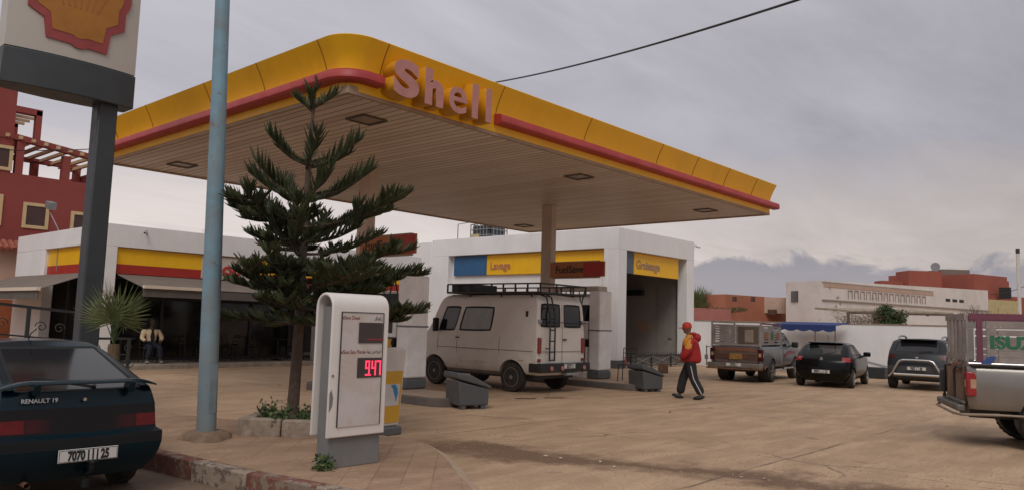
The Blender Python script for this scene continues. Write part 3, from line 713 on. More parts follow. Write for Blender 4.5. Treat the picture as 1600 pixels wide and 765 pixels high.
b.build('brace', m_steel, t)
# water cube on the roof
t = thing('water_tank', 'caged water tank standing on the wash building roof', 'tank', (26.55, 25.25, 5.12))
MB().box(0.05, 1.15, 0.05, 1.25, 0.16, 1.20).build('tank_body', mat('tank_dark', (0.05, 0.06, 0.065), 0.5, 0.2), t, bevel=0.06)
b = MB()
for z in (0.12, 0.42, 0.72, 1.0, 1.26):
    b.bar((0, 0, z), (1.2, 0, z), 0.035); b.bar((0, 1.3, z), (1.2, 1.3, z), 0.035); b.bar((0, 0, z), (0, 1.3, z), 0.035); b.bar((1.2, 0, z), (1.2, 1.3, z), 0.035)
for k in range(7):
    b.bar((0, k*1.3/6, 0.1), (0, k*1.3/6, 1.28), 0.03); b.bar((1.2, k*1.3/6, 0.1), (1.2, k*1.3/6, 1.28), 0.03)
for k in range(6):
    b.bar((k*0.24, 0, 0.1), (k*0.24, 0, 1.28), 0.03); b.bar((k*0.24, 1.3, 0.1), (k*0.24, 1.3, 1.28), 0.03)
b.build('cage', m_steel, t)
MB().box(-0.02, 1.22, -0.02, 1.32, 0.0, 0.09).build('pallet', m_wood, t)
MB().box(-0.03, -0.021, 0.7, 1.25, 0.25, 0.78).build('label_plate', mat('tank_label', (0.45, 0.36, 0.2), 0.6), t)
o = MB().tube([(26.5, 27.4, 5.0), (26.5, 27.4, 6.45), (26.5, 26.4, 6.5)], 0.02, 6).build('roof_pipe', m_dark); tag(o, 'thin bent metal pipe rising from the wash building roof', 'pipe')
def camera_unit(p, label, d=(-0.5, -0.7)):
    t = thing('security_camera', label, 'camera', p, math.atan2(d[1], d[0]), 'small security cameras')
    MB().tube([(-0.05, 0, 0.0), (-0.05, 0, 0.14), (0.06, 0, 0.14)], 0.012, 6).build('bracket', m_dark, t)
    MB().tube([(0.02, 0, 0.10), (0.22, 0, 0.06)], 0.035, 8).build('housing', mat('cam_white', (0.5, 0.48, 0.46), 0.5), t, smooth=40)
    MB().tube([(0.22, 0, 0.06), (0.24, 0, 0.056)], 0.028, 8).build('lens', m_black, t)
camera_unit((10.0, 23.93, 4.0), 'small white camera on the shop wall, above the yellow fascia')
camera_unit((32.55, 17.68, 5.4), 'small dark camera at the right corner of the wash building', (0.6, -0.6))
# floodlight over the shop's left roof edge
t = thing('roof_floodlight', 'small floodlight on a thin curved arm above the shop roof', 'floodlight', (9.0, 28.3, 4.27))
MB().tube([(0, 0, -1.3), (-0.02, 0.0, 0), (-0.05, 0.35, 0.3), (-0.1, 0.9, 0.75)], 0.015, 6).build('arm', m_steel, t)
MB().box(-0.2, 0.05, 0.8, 1.2, 0.6, 0.85).xf(Matrix.Rotation(R(12), 4, 'X')).build('lamp_head', m_grey, t, bevel=0.02)

# ================================================================ RED BUILDING AND NEIGHBOURS (left background)
rb = thing('red_building', 'tall dark red building with timber pergola terrace and cream framed windows', 'building', (0, 36.0, 0))
b = MB(); b.box(-2, 13.3, 0, 9, 0, 7.15); b.box(-2, 9.45, 0.0, 6, 7.152, 10.75); b.box(13.302, 13.34, 0, 9, 0, 8.0)
b.build('wall', m_mar, rb)
b = MB()
for (x, w) in ((9.6, .28), (11.35, .3), (13.15, .22)): b.box(x, x+w, 0, 0.3, 7.15, 8.5 if x < 11 else 8.2)
for (x, w) in ((9.7, .3), (11.2, .3), (13.0, .28)): b.box(x, x+w, 3.6, 3.9, 7.15, 8.35)
b.add([(9.46, -0.02, 8.55), (13.36, -0.02, 8.12), (13.36, -0.02, 8.36), (9.46, -0.02, 8.79), (9.46, .25, 8.55), (13.36, .25, 8.12), (13.36, .25, 8.36), (9.46, .25, 8.79)],
      [(0, 1, 2, 3), (7, 6, 5, 4), (0, 4, 5, 1), (1, 5, 6, 2), (2, 6, 7, 3), (3, 7, 4, 0)])
b.box(-2, 9.455, -0.04, 0.2, 8.55, 8.85)
b.box(9.46, 13.3, 3.6, 3.85, 8.3, 8.5)
b.box(10.2, 10.42, 0, 0.3, 8.55, 9.9); b.box(9.452, 10.42, 0.0, 0.3, 9.7, 9.95); b.box(10.2, 10.42, 3.2, 3.5, 8.55, 9.9); b.box(9.452, 10.42, 3.2, 3.5, 9.7, 9.95)
b.build('pergola_frame', m_mar, rb)
m_timber = mat('pergola_timber', (0.55, 0.38, 0.22), 0.8, 0.15, 5)
b = MB()
for i in range(11):
    x = 8.2+i*0.47; z = 8.72-max(0, (x-9.4))*0.11
    b.box(x, x+0.13, -0.18, 4.1, z-0.13, z)
for k in range(4): b.box(9.4, 10.5, 0.5+k*0.7, 0.62+k*0.7, 9.75, 9.86)
b.build('pergola_slats', m_timber, rb)
def cwin(x0, x1, z0, z1, y=-0.05, parent=rb):
    f = MB(); w = 0.13
    f.box(x0-w, x1+w, y, 0.0, z1, z1+w); f.box(x0-w, x1+w, y, 0.0, z0-w, z0); f.box(x0-w, x0, y, 0.0, z0+0.001, z1-0.001); f.box(x1, x1+w, y, 0.0, z0+0.001, z1-0.001)
    fo = f.build('window', m_cream, parent)
    MB().box(x0, x1, -0.015, 0.01, z0, z1).build('pane', mat('shutter_brown', (0.07, 0.035, 0.03), 0.6), fo)
cwin(10.14, 10.85, 5.1, 5.9); cwin(11.95, 12.65, 4.95, 5.75); cwin(7.6, 9.15, 5.1, 6.1)
cwin(8.7, 9.35, 7.35, 8.1)
tb = thing('annex_building', 'beige annex with tiled eave between the shop and the red building', 'building', (6.5, 33.0, 0))
MB().box(0, 3.3, 0, 2.6, 2.0, 3.85).build('wall', mat('beige_wall', (0.56, 0.38, 0.29), 0.85, 0.08, 1), tb)
MB().box(0.0, 3.3, -0.01, 2.6, 0, 1.998).build('lower_wall', mat('rusty_orange_wall', (0.36, 0.11, 0.04), 0.8, 0.15, 2), tb)
b = MB()
for i in range(16):
    x = i*0.21
    b.tube([(x+0.1, 0.25, 4.15), (x+0.1, -0.4, 3.85)], 0.09, 6)
b.box(0, 3.4, -0.3, 2.6, 3.86, 3.92)
b.build('roof', m_tile, tb)

# ================================================================ FAR WALL AND BACKGROUND HOUSES
bw = thing('boundary_wall', 'long white boundary wall behind the parked cars', 'wall', (33.0, 0, 0))
MB().box(0, 0.22, -6, 18.2, -0.1, 2.04).build('wall', m_white, bw)
MB().box(-0.02, 0.24, -6, 18.2, 2.042, 2.09).build('coping', mat('stained_coping', (0.34, 0.26, 0.20), 0.9, 0.3, 3, dirt=0.6, dirtc=(0.16, 0.11, 0.08), dscale=3), bw)
def slab(name, label, p0, p1, z0, z1, depth, m, parent=None):
    p0 = Vector(p0[:2]); p1 = Vector(p1[:2]); d = (p1-p0).normalized(); n = Vector((-d.y, d.x))
    if n.dot(p0) < 0: n = -n
    q = [p0, p1, p1+n*depth, p0+n*depth]
    b = MB(); b.add([(v.x, v.y, z0) for v in q]+[(v.x, v.y, z1) for v in q], [(0, 3, 2, 1), (4, 5, 6, 7), (0, 1, 5, 4), (1, 2, 6, 5), (2, 3, 7, 6), (3, 0, 4, 7)])
    return b.build(name, m, parent)
def zt(x, y, D): return at(x, y, D).z
# long white house
m_wold = mat('old_white_wash', (0.70, 0.65, 0.61), 0.9, 0.08, 0.5, dirt=0.45, dirtc=(0.42, 0.33, 0.28), dscale=0.35, chips=0.12, chipc=(0.33, 0.26, 0.22), cscale=1.1)
wh = thing('white_house', 'long old whitewashed house with stained parapet behind the boundary wall', 'house', (0, 0, 0))
A0 = at(1228, 470, 50); A1 = at(1284, 470, 46.5); A2 = at(1544, 470, 58)
hz0, hz1, hz2 = zt(1228, 440, 50), zt(1284, 437, 46.5), zt(1544, 453, 58)
d12 = Vector((A2-A1)[:2]); nrm = Vector((-d12.y, d12.x)).normalized()
if nrm.dot(Vector(A1[:2])) < 0: nrm = -nrm
back0 = Vector(A0[:2]); 
def poly_wall(b, pts):  # pts: (x,y,z0,z1)
    pass
b = MB()
P = [A0, A1, A2, A2*1.12, A0*1.18]
Zt = [hz0, hz1, hz2, hz2, hz0]
n = len(P)
b.add([(p.x, p.y, -0.1) for p in P]+[(p.x, p.y, z) for p, z in zip(P, Zt)], [list(range(n))[::-1], list(range(n, 2*n))]+[(i, (i+1) % n, (i+1) % n+n, i+n) for i in range(n)])
b.build('wall', m_wold, wh)
u12 = (A2-A1); u12.z = 0; L12 = u12.length; u12.normalize(); out = -Vector((nrm.x, nrm.y, 0))
def wp(s, z, o=0.0):
    p = A1+u12*s; return Vector((p.x, p.y, z))+out*o
def strip(name, s0, s1, z0, z1, o, m, parent=wh, o0=0.0):
    b = MB(); q = [wp(s0, 0, o0), wp(s1, 0, o0), wp(s1, 0, o), wp(s0, 0, o)]
    b.add([(v.x, v.y, z0) for v in q]+[(v.x, v.y, z1) for v in q], [(0, 3, 2, 1), (4, 5, 6, 7), (0, 1, 5, 4), (1, 2, 6, 5), (2, 3, 7, 6), (3, 0, 4, 7)])
    return b.build(name, m, parent)
zm = (hz1+hz2)/2
m_pk = mat('peach_band', (0.50, 0.34, 0.26), 0.85, 0.1)
strip('ledge', 0.0, L12, 3.60, 3.66, 0.10, m_conc)
strip('peach_band', 0.2, L12*0.62, 4.42, 4.62, 0.03, m_pk)
strip('coping', 0.0, L12*0.62, 4.72, 4.79, 0.08, m_wold)
b = MB()
m_niche = mat('niche_dark_tone', (0.34, 0.28, 0.25), 0.9, 0.3, 3)  # arch outlines in a darker tone than the house wall
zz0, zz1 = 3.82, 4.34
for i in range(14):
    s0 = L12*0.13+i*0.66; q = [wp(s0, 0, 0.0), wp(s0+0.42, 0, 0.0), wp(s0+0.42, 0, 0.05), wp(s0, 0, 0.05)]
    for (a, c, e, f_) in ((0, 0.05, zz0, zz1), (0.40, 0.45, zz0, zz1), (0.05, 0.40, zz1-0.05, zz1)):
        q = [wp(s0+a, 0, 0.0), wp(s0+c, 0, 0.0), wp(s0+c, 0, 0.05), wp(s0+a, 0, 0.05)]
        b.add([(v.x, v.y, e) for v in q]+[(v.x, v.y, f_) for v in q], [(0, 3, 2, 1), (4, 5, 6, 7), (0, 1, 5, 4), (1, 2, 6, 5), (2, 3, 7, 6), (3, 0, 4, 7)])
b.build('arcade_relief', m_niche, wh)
for i in range(3): strip('vent_opening', L12*0.70+i*0.95, L12*0.70+i*0.95+0.62, 4.10, 4.30, 0.02, m_black)
# barred window in the end wall
u01 = (A1-A0); u01.z = 0; L01 = u01.length; u01.normalize(); o01 = Vector((u01.y, -u01.x, 0)); 
if o01.dot(A0) > 0: o01 = -o01
def ep(s, z, o): p = A0+u01*s; return Vector((p.x, p.y, z))+o01*o
wz = zt(1240, 455, 49)
q = [ep(L01*0.17, 0, 0), ep(L01*0.36, 0, 0), ep(L01*0.36, 0, 0.05), ep(L01*0.17, 0, 0.05)]
b = MB().add([(v.x, v.y, wz-0.65) for v in q]+[(v.x, v.y, wz+0.05) for v in q], [(0, 3, 2, 1), (4, 5, 6, 7), (0, 1, 5, 4), (1, 2, 6, 5), (2, 3, 7, 6), (3, 0, 4, 7)])
wo_ = b.build('window', mat('window_grille', (0.09, 0.07, 0.06), 0.7), wh)
b = MB()
for k in range(5):
    s_ = L01*(0.19+0.035*k); b.bar(ep(s_, wz-0.64, 0.08), ep(s_, wz+0.04, 0.08), 0.02)
b.build('bars', m_steel, wo_)
# shed roof and low wall leaning on the white house
t = thing('lean_to_shed', 'ramshackle lean-to roof on poles in front of the white house', 'shed', (0, 0, 0))
S0, S1 = at(1325, 470, 41), at(1490, 478, 41)
b = MB(); zr = zt(1325, 484, 41); zr2 = zt(1500, 488, 41)
u_ = (S1-S0); u_.z = 0; Ls = u_.length; u_.normalize(); nb_ = Vector((nrm.x, nrm.y, 0))
b.add([(S0.x, S0.y, zr), (S1.x, S1.y, zr2), (S1.x+nb_.x*2, S1.y+nb_.y*2, zr2+0.15), (S0.x+nb_.x*2, S0.y+nb_.y*2, zr+0.15)]+[(S0.x, S0.y, zr-0.1), (S1.x, S1.y, zr2-0.1), (S1.x+nb_.x*2, S1.y+nb_.y*2, zr2+0.05), (S0.x+nb_.x*2, S0.y+nb_.y*2, zr+0.05)],
      [(0, 1, 2, 3), (7, 6, 5, 4), (0, 4, 5, 1), (1, 5, 6, 2), (2, 6, 7, 3), (3, 7, 4, 0)])
b.build('roof', mat('shed_roof', (0.32, 0.26, 0.19), 0.9, 0.4, 3, dirt=0.5), t)
b = MB()
for k in range(5):
    p = S0+u_*(Ls*(k/4)); b.bar((p.x, p.y, 0), (p.x, p.y, zr-0.1+(zr2-zr)*k/4), 0.12)
b.bar((S0.x, S0.y, zr-0.13), (S1.x, S1.y, zr2-0.13), 0.08, 0.10)
b.build('pole_frame', mat('old_timber', (0.11, 0.08, 0.065), 0.9, 0.3), t)
S2, S3 = at(1392, 500, 40.5), at(1500, 505, 40.5)
lw = slab('low_wall', '', S2, S3, 0, zt(1440, 493, 40.5), 0.25, m_wold); tag(lw, 'stained white low wall with a pierced block under the lean-to', 'wall')
def house(name, label, pA, pB, D0, D1, ztop, depth, m, cat='house'):
    t = thing(name, label, cat)
    slab('wall', '', at(pA, 480, D0), at(pB, 480, D1), -0.1, ztop, depth, m, t)
    return t
h1 = house('orange_house', 'orange rendered flat-roofed house left of the white house', 1134, 1228, 56, 60, zt(1140, 459, 56), 8, m_orange)
slab('upper_block', '', at(1190, 480, 58.5), at(1229, 480, 58.5), 3.0, zt(1200, 463, 58), 6, mat('peach_block', (0.5, 0.36, 0.28), 0.85), h1)
b = MB()
for x in (1147, 1176): 
    p = at(x, 465, 55.6); b.box(p.x-0.1, p.x+0.25, p.y-0.09, p.y+0.09, p.z-0.25, p.z+0.1)
p = at(1206, 487, 58.4); b.box(p.x-0.15, p.x+0.1, p.y-0.35, p.y+0.35, p.z-0.2, p.z+0.2)
b.build('drain_hole', mat('hole_brown', (0.10, 0.05, 0.035), 0.9), h1)
o = slab('pink_wall', '', at(1075, 495, 50), at(1142, 490, 52), 0, zt(1110, 481, 51), 0.3, mat('pink_render', (0.38, 0.15, 0.13), 0.9, 0.12, 1)); tag(o, 'weathered pink garden wall beside the orange house', 'wall')
m_brick = mat('brick_red_render', (0.34, 0.095, 0.065), 0.9, 0.12, 0.6, dirt=0.3, dirtc=(0.25, 0.08, 0.06))
h2 = house('brick_red_house', 'large brick red house rising behind the white house, with a grey roof room', 1422, 1578, 75, 80, zt(1500, 434, 78), 2.5, m_brick)
slab('side_wing', '', at(1378, 480, 74), at(1425, 480, 74), -0.1, zt(1400, 438, 74), 1.5, m_brick, h2)
slab('upper_block', '', at(1421, 480, 73), at(1472, 480, 73), -0.1, zt(1440, 422, 73), 2.5, m_brick, h2)
slab('upper_block', '', at(1523, 480, 74), at(1575, 480, 77), -0.1, zt(1550, 430, 76), 4, m_brick, h2)
slab('roof_room', '', at(1473, 480, 83), at(1517, 480, 83), zt(1490, 440, 83), zt(1490, 420, 83), 3, mat('grey_block', (0.20, 0.16, 0.13), 0.9), h2)
p = at(1563, 458, 75.6); b = MB().box(p.x-0.15, p.x+0.15, p.y-0.9, p.y+0.1, p.z-0.5, p.z+0.6); b.build('window', m_black, h2)
slab('yellow_wall', '', at(1545, 480, 71), at(1590, 480, 73), 0, zt(1560, 468, 72), 2, mat('pale_yellow_wall', (0.52, 0.42, 0.22), 0.85), h2)
h3 = house('small_red_house', 'small red-brown house at the right edge behind the bare shrub', 1574, 1640, 85, 90, zt(1590, 463, 86), 8, m_brick)
# satellite dish
p = at(1462, 423, 74); t = thing('satellite_dish', 'small dark satellite dish on the red house roof', 'dish', tuple(p))
MB().tube([(0, 0, -0.5), (0, 0, 0.3)], 0.04, 6).build('mast', m_dark, t)
MB().lathe([(0.02, 0.12), (0.25, 0.05), (0.42, -0.08)], (0, 0, 0.4), 'x', 14).build('reflector', m_steel, t)
# right-hand post
t = thing('white_post', 'tall white post with dark cap at the right edge of the lot', 'post', tuple(at_z(1596.5, 565)))
hp = at(1596.5, 386, 30)
pb0 = at_z(1596.5, 572); Dp = (pb0-EYE).dot(FW); topz = at(1596.5, 390, Dp).z
t.location = pb0
MB().tube([(0, 0, 0), (0, 0, topz-0.15)], 0.10, 10).build('shaft', mat('post_white', (0.6, 0.56, 0.52), 0.6), t, smooth=40)
MB().tube([(0, 0, topz-0.15), (0, 0, topz+0.15)], 0.11, 10).build('cap', m_dark, t)
# blue fabric gazebo against the wall
t = thing('blue_gazebo', 'blue scalloped fabric sun shade on thin poles by the boundary wall', 'canopy tent', (0, 0, 0))
m_bluef = mat('blue_fabric', (0.022, 0.045, 0.16), 0.8, 0.15)
gx = 31.2; ya = at_x(1207, 508, gx).y; yb = at_x(1306, 508, gx).y; zt0 = at_x(1250, 506, gx).z
b = MB(); b.add([(gx, ya, zt0), (gx, yb, zt0), (gx+1.5, yb, zt0+0.12), (gx+1.5, ya, zt0+0.12), (gx, ya, zt0-0.03), (gx, yb, zt0-0.03), (gx+1.5, yb, zt0+0.09), (gx+1.5, ya, zt0+0.09)], [(0, 1, 2, 3), (7, 6, 5, 4), (0, 4, 5, 1), (1, 5, 6, 2), (2, 6, 7, 3), (3, 7, 4, 0)])
b.build('roof_fabric', m_bluef, t)
b = MB(); K = 40
for k in range(K):
    y0 = ya+(yb-ya)*k/K; y1 = ya+(yb-ya)*(k+1)/K
    f = lambda q: 0.20+0.07*abs(math.sin(q*PI*5))
    z0_, z1_ = f(k/K), f((k+1)/K)
    b.add([(gx-0.01, y0, zt0-z0_), (gx-0.01, y1, zt0-z1_), (gx-0.01, y1, zt0), (gx-0.01, y0, zt0), (gx+0.0, y0, zt0-z0_), (gx+0.0, y1, zt0-z1_), (gx+0.0, y1, zt0), (gx, y0, zt0)], [(0, 1, 2, 3), (7, 6, 5, 4), (0, 4, 5, 1)])
b.build('valance', m_bluef, t)
b = MB()
for y in (ya-0.05, (ya+yb)/2-0.45, yb+0.05): b.tube([(gx+0.05, y, 0), (gx+0.05, y, zt0)], 0.022, 6)
b.build('pole', m_rust, t)
o = MB().tube([at(1085, 498.5, 30.2)+Vector((0, 0, 0)), ], 0.01) if False else None

# ================================================================ STREET FURNITURE (near)
# tall blue lamp pole
t = thing('blue_pole', 'tall weathered light blue steel pole on a rough concrete footing', 'pole', (4.98, 9.66, 0.1))
m_pole = mat('pole_blue', (0.19, 0.33, 0.41), 0.6, 0.16, 3, dirt=0.95, dirtc=(0.22, 0.22, 0.21), dscale=2.0, streak=0.35, low_dirt=0.75, low_h=2.4, chips=0.22, chipc=(0.20, 0.17, 0.15), cscale=3.5, bump=0.12)
pts = [(0, 0, 0.02), (-0.042, 0.047, 2.2), (-0.098, 0.11, 5), (-0.178, 0.20, 9)]
MB().tube(pts, [0.122, 0.115, 0.098, 0.080], 24).build('shaft', m_pole, t, smooth=40)
b = MB(); K = 26; vs = []
_r = random.Random(3)
for (rr, zz) in ((0.33, -0.03), (0.30, 0.035), (0.25, 0.075), (0.19, 0.10), (0.11, 0.115)):
    for k in range(K):
        a = 2*PI*k/K; q = rr*(1+0.16*math.sin(3*a+1)+0.05*math.sin(7*a))*(1+_r.uniform(-.05, .05)); vs.append((q*math.cos(a), q*math.sin(a), zz+_r.uniform(-.008, .008)))
b.add(vs, [(i*K+k, i*K+(k+1) % K, (i+1)*K+(k+1) % K, (i+1)*K+k) for i in range(4) for k in range(K)]+[[4*K+k for k in range(K)]])
b.build('footing', mat('footing_mortar', (0.25, 0.165, 0.11), 0.95, 0.3, 6, dirt=0.6, dirtc=(0.14, 0.09, 0.06), dscale=9, bump=1.0, bscale=16), t, smooth=70)
b = MB()
for a in range(-3, 4):
    pass
hd = Vector((-0.45, -0.89, 0)).normalized(); hr = Vector((0.89, -0.45, 0)).normalized()
b = MB(); outl = []
for (u, z) in ((-0.045, 0.34), (0.045, 0.34), (0.045, 0.93), (0.03, 0.965), (0, 0.975), (-0.03, 0.965), (-0.045, 0.93)): outl.append((u, z))
vs = []
for off in (0.112, 0.124):
    for (u, z) in outl:
        a = hd*math.sqrt(max(0, off**2-u*u))+hr*(u); vs.append((a.x, a.y, z))
# rotate hatch to sit a little to the right of the pole's face
Mh = Matrix.Rotation(R(28), 4, 'Z'); n = len(outl)
b.add(vs, [list(range(n))[::-1], list(range(n, 2*n))]+[(i, (i+1) % n, (i+1) % n+n, i+n) for i in range(n)]).xf(Mh)
b.build('service_hatch', mat('hatch_paint', (0.19, 0.25, 0.28), 0.7, 0.25, 6, dirt=0.6, dirtc=(0.2, 0.17, 0.15)), t)

# pylon sign
t = thing('pylon_sign', 'tall pylon sign with faded shell emblem on a dark grey post', 'pylon sign', (4.98, 14.0, 0.1))
m_pyl = mat('pylon_grey', (0.045, 0.055, 0.062), 0.5, 0.15, 2, dirt=0.3, dirtc=(0.09, 0.08, 0.075))
MB().box(-0.15, 0.17, -0.16, 0.16, 0, 5.2).build('post', m_pyl, t, bevel=0.03)
def curved_box(x0, x1, z0, z1, yf, yb, bow, n=12):
    b = MB(); fr = []; bk = []
    for i in range(n+1):
        u = i/n; x = x0+(x1-x0)*u; fr.append((x, yf-bow*(1-(2*u-1)**2))); 
    for i in range(n+1):
        u = 1-i/n; x = x0+(x1-x0)*u; bk.append((x, yb+bow*(1-(2*u-1)**2)))
    return b.prism(fr+bk, z0, z1)
SX0, SX1 = -1.62, 0.40
curved_box(SX0, SX1, 5.10, 5.68, -0.2, 0.2, 0.14).build('base_box', m_pyl, t, bevel=0.015)
curved_box(SX0+0.02, SX1-0.01, 5.70, 9.2, -0.18, 0.18, 0.12).build('sign_box', mat('sign_offwhite', (0.52, 0.48, 0.43), 0.5, 0.04, 1), t, smooth=30)
# scallop emblem, bowed with the panel
m_pred = mat('pecten_red', (0.33, 0.06, 0.06), 0.6, 0.12, 3)
m_pyel2 = mat('pecten_yellow', (0.42, 0.17, 0.025), 0.6, 0.1, 3)
def pecten(k=1.0):
    pts = [(0.47, 5.91), (0.51, 6.25), (0.74, 6.40)]
    for i in range(41):
        a_ = R(-22)+R(224)*i/40; rr = 0.80*(1.0+0.035*abs(math.sin(i/40*PI*7))); pts.append((math.cos(a_)*rr, 7.0+math.sin(a_)*rr))
    pts += [(-0.74, 6.40), (-0.51, 6.27), (-0.46, 5.95), (-0.10, 5.93), (-0.02, 5.885), (0.08, 5.885), (0.16, 5.92)]
    return [(-0.61+x*k, 6.85+(z-6.85)*k) for x, z in pts]
def bowed(poly, off0, off1):
    b = MB(); cxm = (SX0+SX1)/2; hw = (SX1-SX0)/2
    def yb(x): return -0.18-0.12*(1-((x-cxm)/hw)**2)
    n = len(poly); c = (sum(p[0] for p in poly)/n, sum(p[1] for p in poly)/n)
    rings = []
    for s_ in (1.0, 0.75, 0.5, 0.25):
        rings.append([(c[0]+(p[0]-c[0])*s_, c[1]+(p[1]-c[1])*s_) for p in poly])
    o = len(b.v)
    for p in poly: b.v.append((p[0], yb(p[0])-off0, p[1]))
    for rg in rings:
        for p in rg: b.v.append((p[0], yb(p[0])-off1, p[1]))
    b.v.append((c[0], yb(c[0])-off1, c[1]))
    for r_i in range(len(rings)):
        for i in range(n): b.f.append([r_i*n+i, r_i*n+(i+1) % n, (r_i+1)*n+(i+1) % n, (r_i+1)*n+i]); b.mi.append(0)
    last = len(rings)*n
    for i in range(n): b.f.append([last+i, last+(i+1) % n, len(b.v)-1]); b.mi.append(0)
    return b
em = bowed(pecten(), -0.01, 0.03).build('emblem', m_pred, t)
bowed(pecten(0.83), 0.031, 0.036).build('emblem_field', m_pyel2, em)
cxm = (SX0+SX1)/2; hw = (SX1-SX0)/2
yy = lambda x: -0.18-0.12*(1-((x-cxm)/hw)**2)-0.039
for k in (-3, -2, -1, 0, 1, 2, 3):
    p0 = Vector((-0.61+0.085*k, 0, 6.55)); p1 = Vector((-0.61+0.19*k, 0, 7.55-0.035*k*k))
    MB().bar((p0.x, yy(p0.x), p0.z), (p1.x, yy(p1.x), p1.z), 0.018, 0.006, (0, 1, 0)).build('emblem_rib', mat('rib_faded', (0.42, 0.14, 0.04), 0.6), em)

# price totem
t = thing('price_totem', 'white rounded price board on a grey plinth with red lit digits', 'price sign', (5.29, 7.10, 0.10))
m_tw = mat('totem_white', (0.76, 0.71, 0.67), 0.45, 0.04, 2, dirt=0.12, dirtc=(0.45, 0.36, 0.28), dscale=2.0)
m_tg = mat('totem_grey', (0.19, 0.19, 0.19), 0.65, 0.1, 4, dirt=0.3, dirtc=(0.28, 0.23, 0.19))
# frame with rounded top: front sheet, back sheet, arched top
Wt = 0.40
zb, ztp = 0.36, 1.87
# arch of sheet in the YZ plane swept along X
def arch(x0, x1, r_out, r_in, zbot_f, zbot_b, ztop):
    b = MB(); poly = []
    K = 10; zc = ztop-r_out
    for i in range(K+1):
        a = R(180-180*i/K); poly.append((math.cos(a)*r_out, zc+math.sin(a)*r_out))
    poly.append((r_out, zbot_b)); poly.append((r_in, zbot_b))
    for i in range(K+1):
        a = R(180*i/K); poly.append((math.cos(a)*r_in, zc+math.sin(a)*r_in))
    poly.append((-r_in, zbot_f)); poly.append((-r_out, zbot_f))
    return b.prism(poly, x0, x1, 'x')
fr = arch(-0.38, 0.385, 0.16, 0.125, 0.33, 0.33, 1.87)
fo = fr.build('cover', m_tw, t, bevel=0.012)
# rounded top-left/right corners are formed by side cheeks set inside
MB().box(-0.315, 0.365, -0.11, 0.11, 0.0, 1.72).build('plinth', m_tg, t, bevel=0.008)
m_panel = mat('panel_white', (0.60, 0.55, 0.54), 0.35, 0.05, 3, dirt=0.85, dirtc=(0.47, 0.37, 0.27), dscale=2.0)
MB().box(-0.265, 0.295, -0.172, -0.161, 0.44, 1.66).build('display_panel', m_panel, t)
b = MB(); b.box(-0.27, 0.30, -0.178, -0.162, 1.661, 1.668); b.box(-0.272, -0.2655, -0.178, -0.162, 0.44, 1.66); b.box(0.2955, 0.302, -0.178, -0.162, 0.44, 1.66)
b.build('panel_edge', m_dark, t)
m_ledbg = mat('led_background', (0.055, 0.042, 0.042), 0.5, 0.1)
m_led = mat('led_red', (0.5, 0.02, 0.04), 0.5, 0.0, emit=((1.0, 0.05, 0.12), 1.3))
m_ledim = mat('led_dim', (0.16, 0.02, 0.03), 0.5, 0.0, emit=((1.0, 0.06, 0.10), 0.12))
d1 = MB().box(-0.040, 0.285, -0.180, -0.1725, 1.33, 1.555).build('led_screen', m_ledbg, t)
b = MB()
for i in range(22):
    if i % 5 == 4: continue
    b.box(0.075+i*0.0098, 0.082+i*0.0098, -0.1825, -0.1802, 1.362+(0.004 if i % 3 else 0), 1.380)
b.build('dim_digits', m_ledim, d1)
d2_ = MB().box(-0.040, 0.285, -0.180, -0.1725, 0.955, 1.17).build('led_screen', m_ledbg, t)
SEG = {'9': 'abcdfg', '4': 'bcfg', '7': 'abc'}
def digit(b, ch, x, z, w, h):
    segs = {'a': ((0, 1), (1, 1)), 'b': ((1, 1), (1, .5)), 'c': ((1, .5), (1, 0)), 'd': ((0, 0), (1, 0)), 'e': ((0, .5), (0, 0)), 'f': ((0, 1), (0, .5)), 'g': ((0, .5), (1, .5))}
    for s_ in SEG[ch]:
        (u0, v0), (u1, v1) = segs[s_]; n = 4
        for k in range(n+1):
            u = u0+(u1-u0)*k/n; v = v0+(v1-v0)*k/n; X = x+u*w; Z = z+v*h; q = 0.0085
            b.box(X-q, X+q, -0.184, -0.1802, Z-q, Z+q)
b = MB(); digit(b, '9', 0.072, 0.985, 0.044, 0.145); digit(b, '4', 0.158, 0.985, 0.044, 0.145); digit(b, '7', 0.226, 0.985, 0.044, 0.145)
b.box(0.130, 0.143, -0.184, -0.1802, 0.975, 0.988)
b.build('digits', m_led, d2_)
m_tred = mat('text_maroon', (0.22, 0.03, 0.04), 0.6)
def tt(s_, x, z, sz, al='LEFT', m=m_tred): text('lettering', s_, sz, m, t, face_m((x, -0.1735, z), (1, 0, 0)), 0.0006, 0.0, sx=0.72, align=al)
tt('elSave Diesel', -0.262, 1.585, 0.060); tt('elSave Sans Plomb', -0.262, 1.215, 0.060)
tt('\u0642\u0627\u0632\u0648\u0627\u0644', 0.280, 1.59, 0.055, 'RIGHT', m_text); tt('\u0628\u062f\u0648\u0646 \u0631\u0635\u0627\u0635', 0.280, 1.225, 0.055, 'RIGHT', m_text)
# knocks and a scar on the left edge of the cover
b = MB()
b.tube([(-0.345, -0.163, 0.985), (-0.345, -0.170, 0.985)], 0.014, 8)
b.add([(-0.372, -0.1625, 0.60), (-0.335, -0.1625, 0.66), (-0.325, -0.1625, 0.75), (-0.35, -0.1625, 0.84), (-0.375, -0.1625, 0.80)], [(0, 1, 2, 3, 4)])
b.build('scar', m_tg, t)
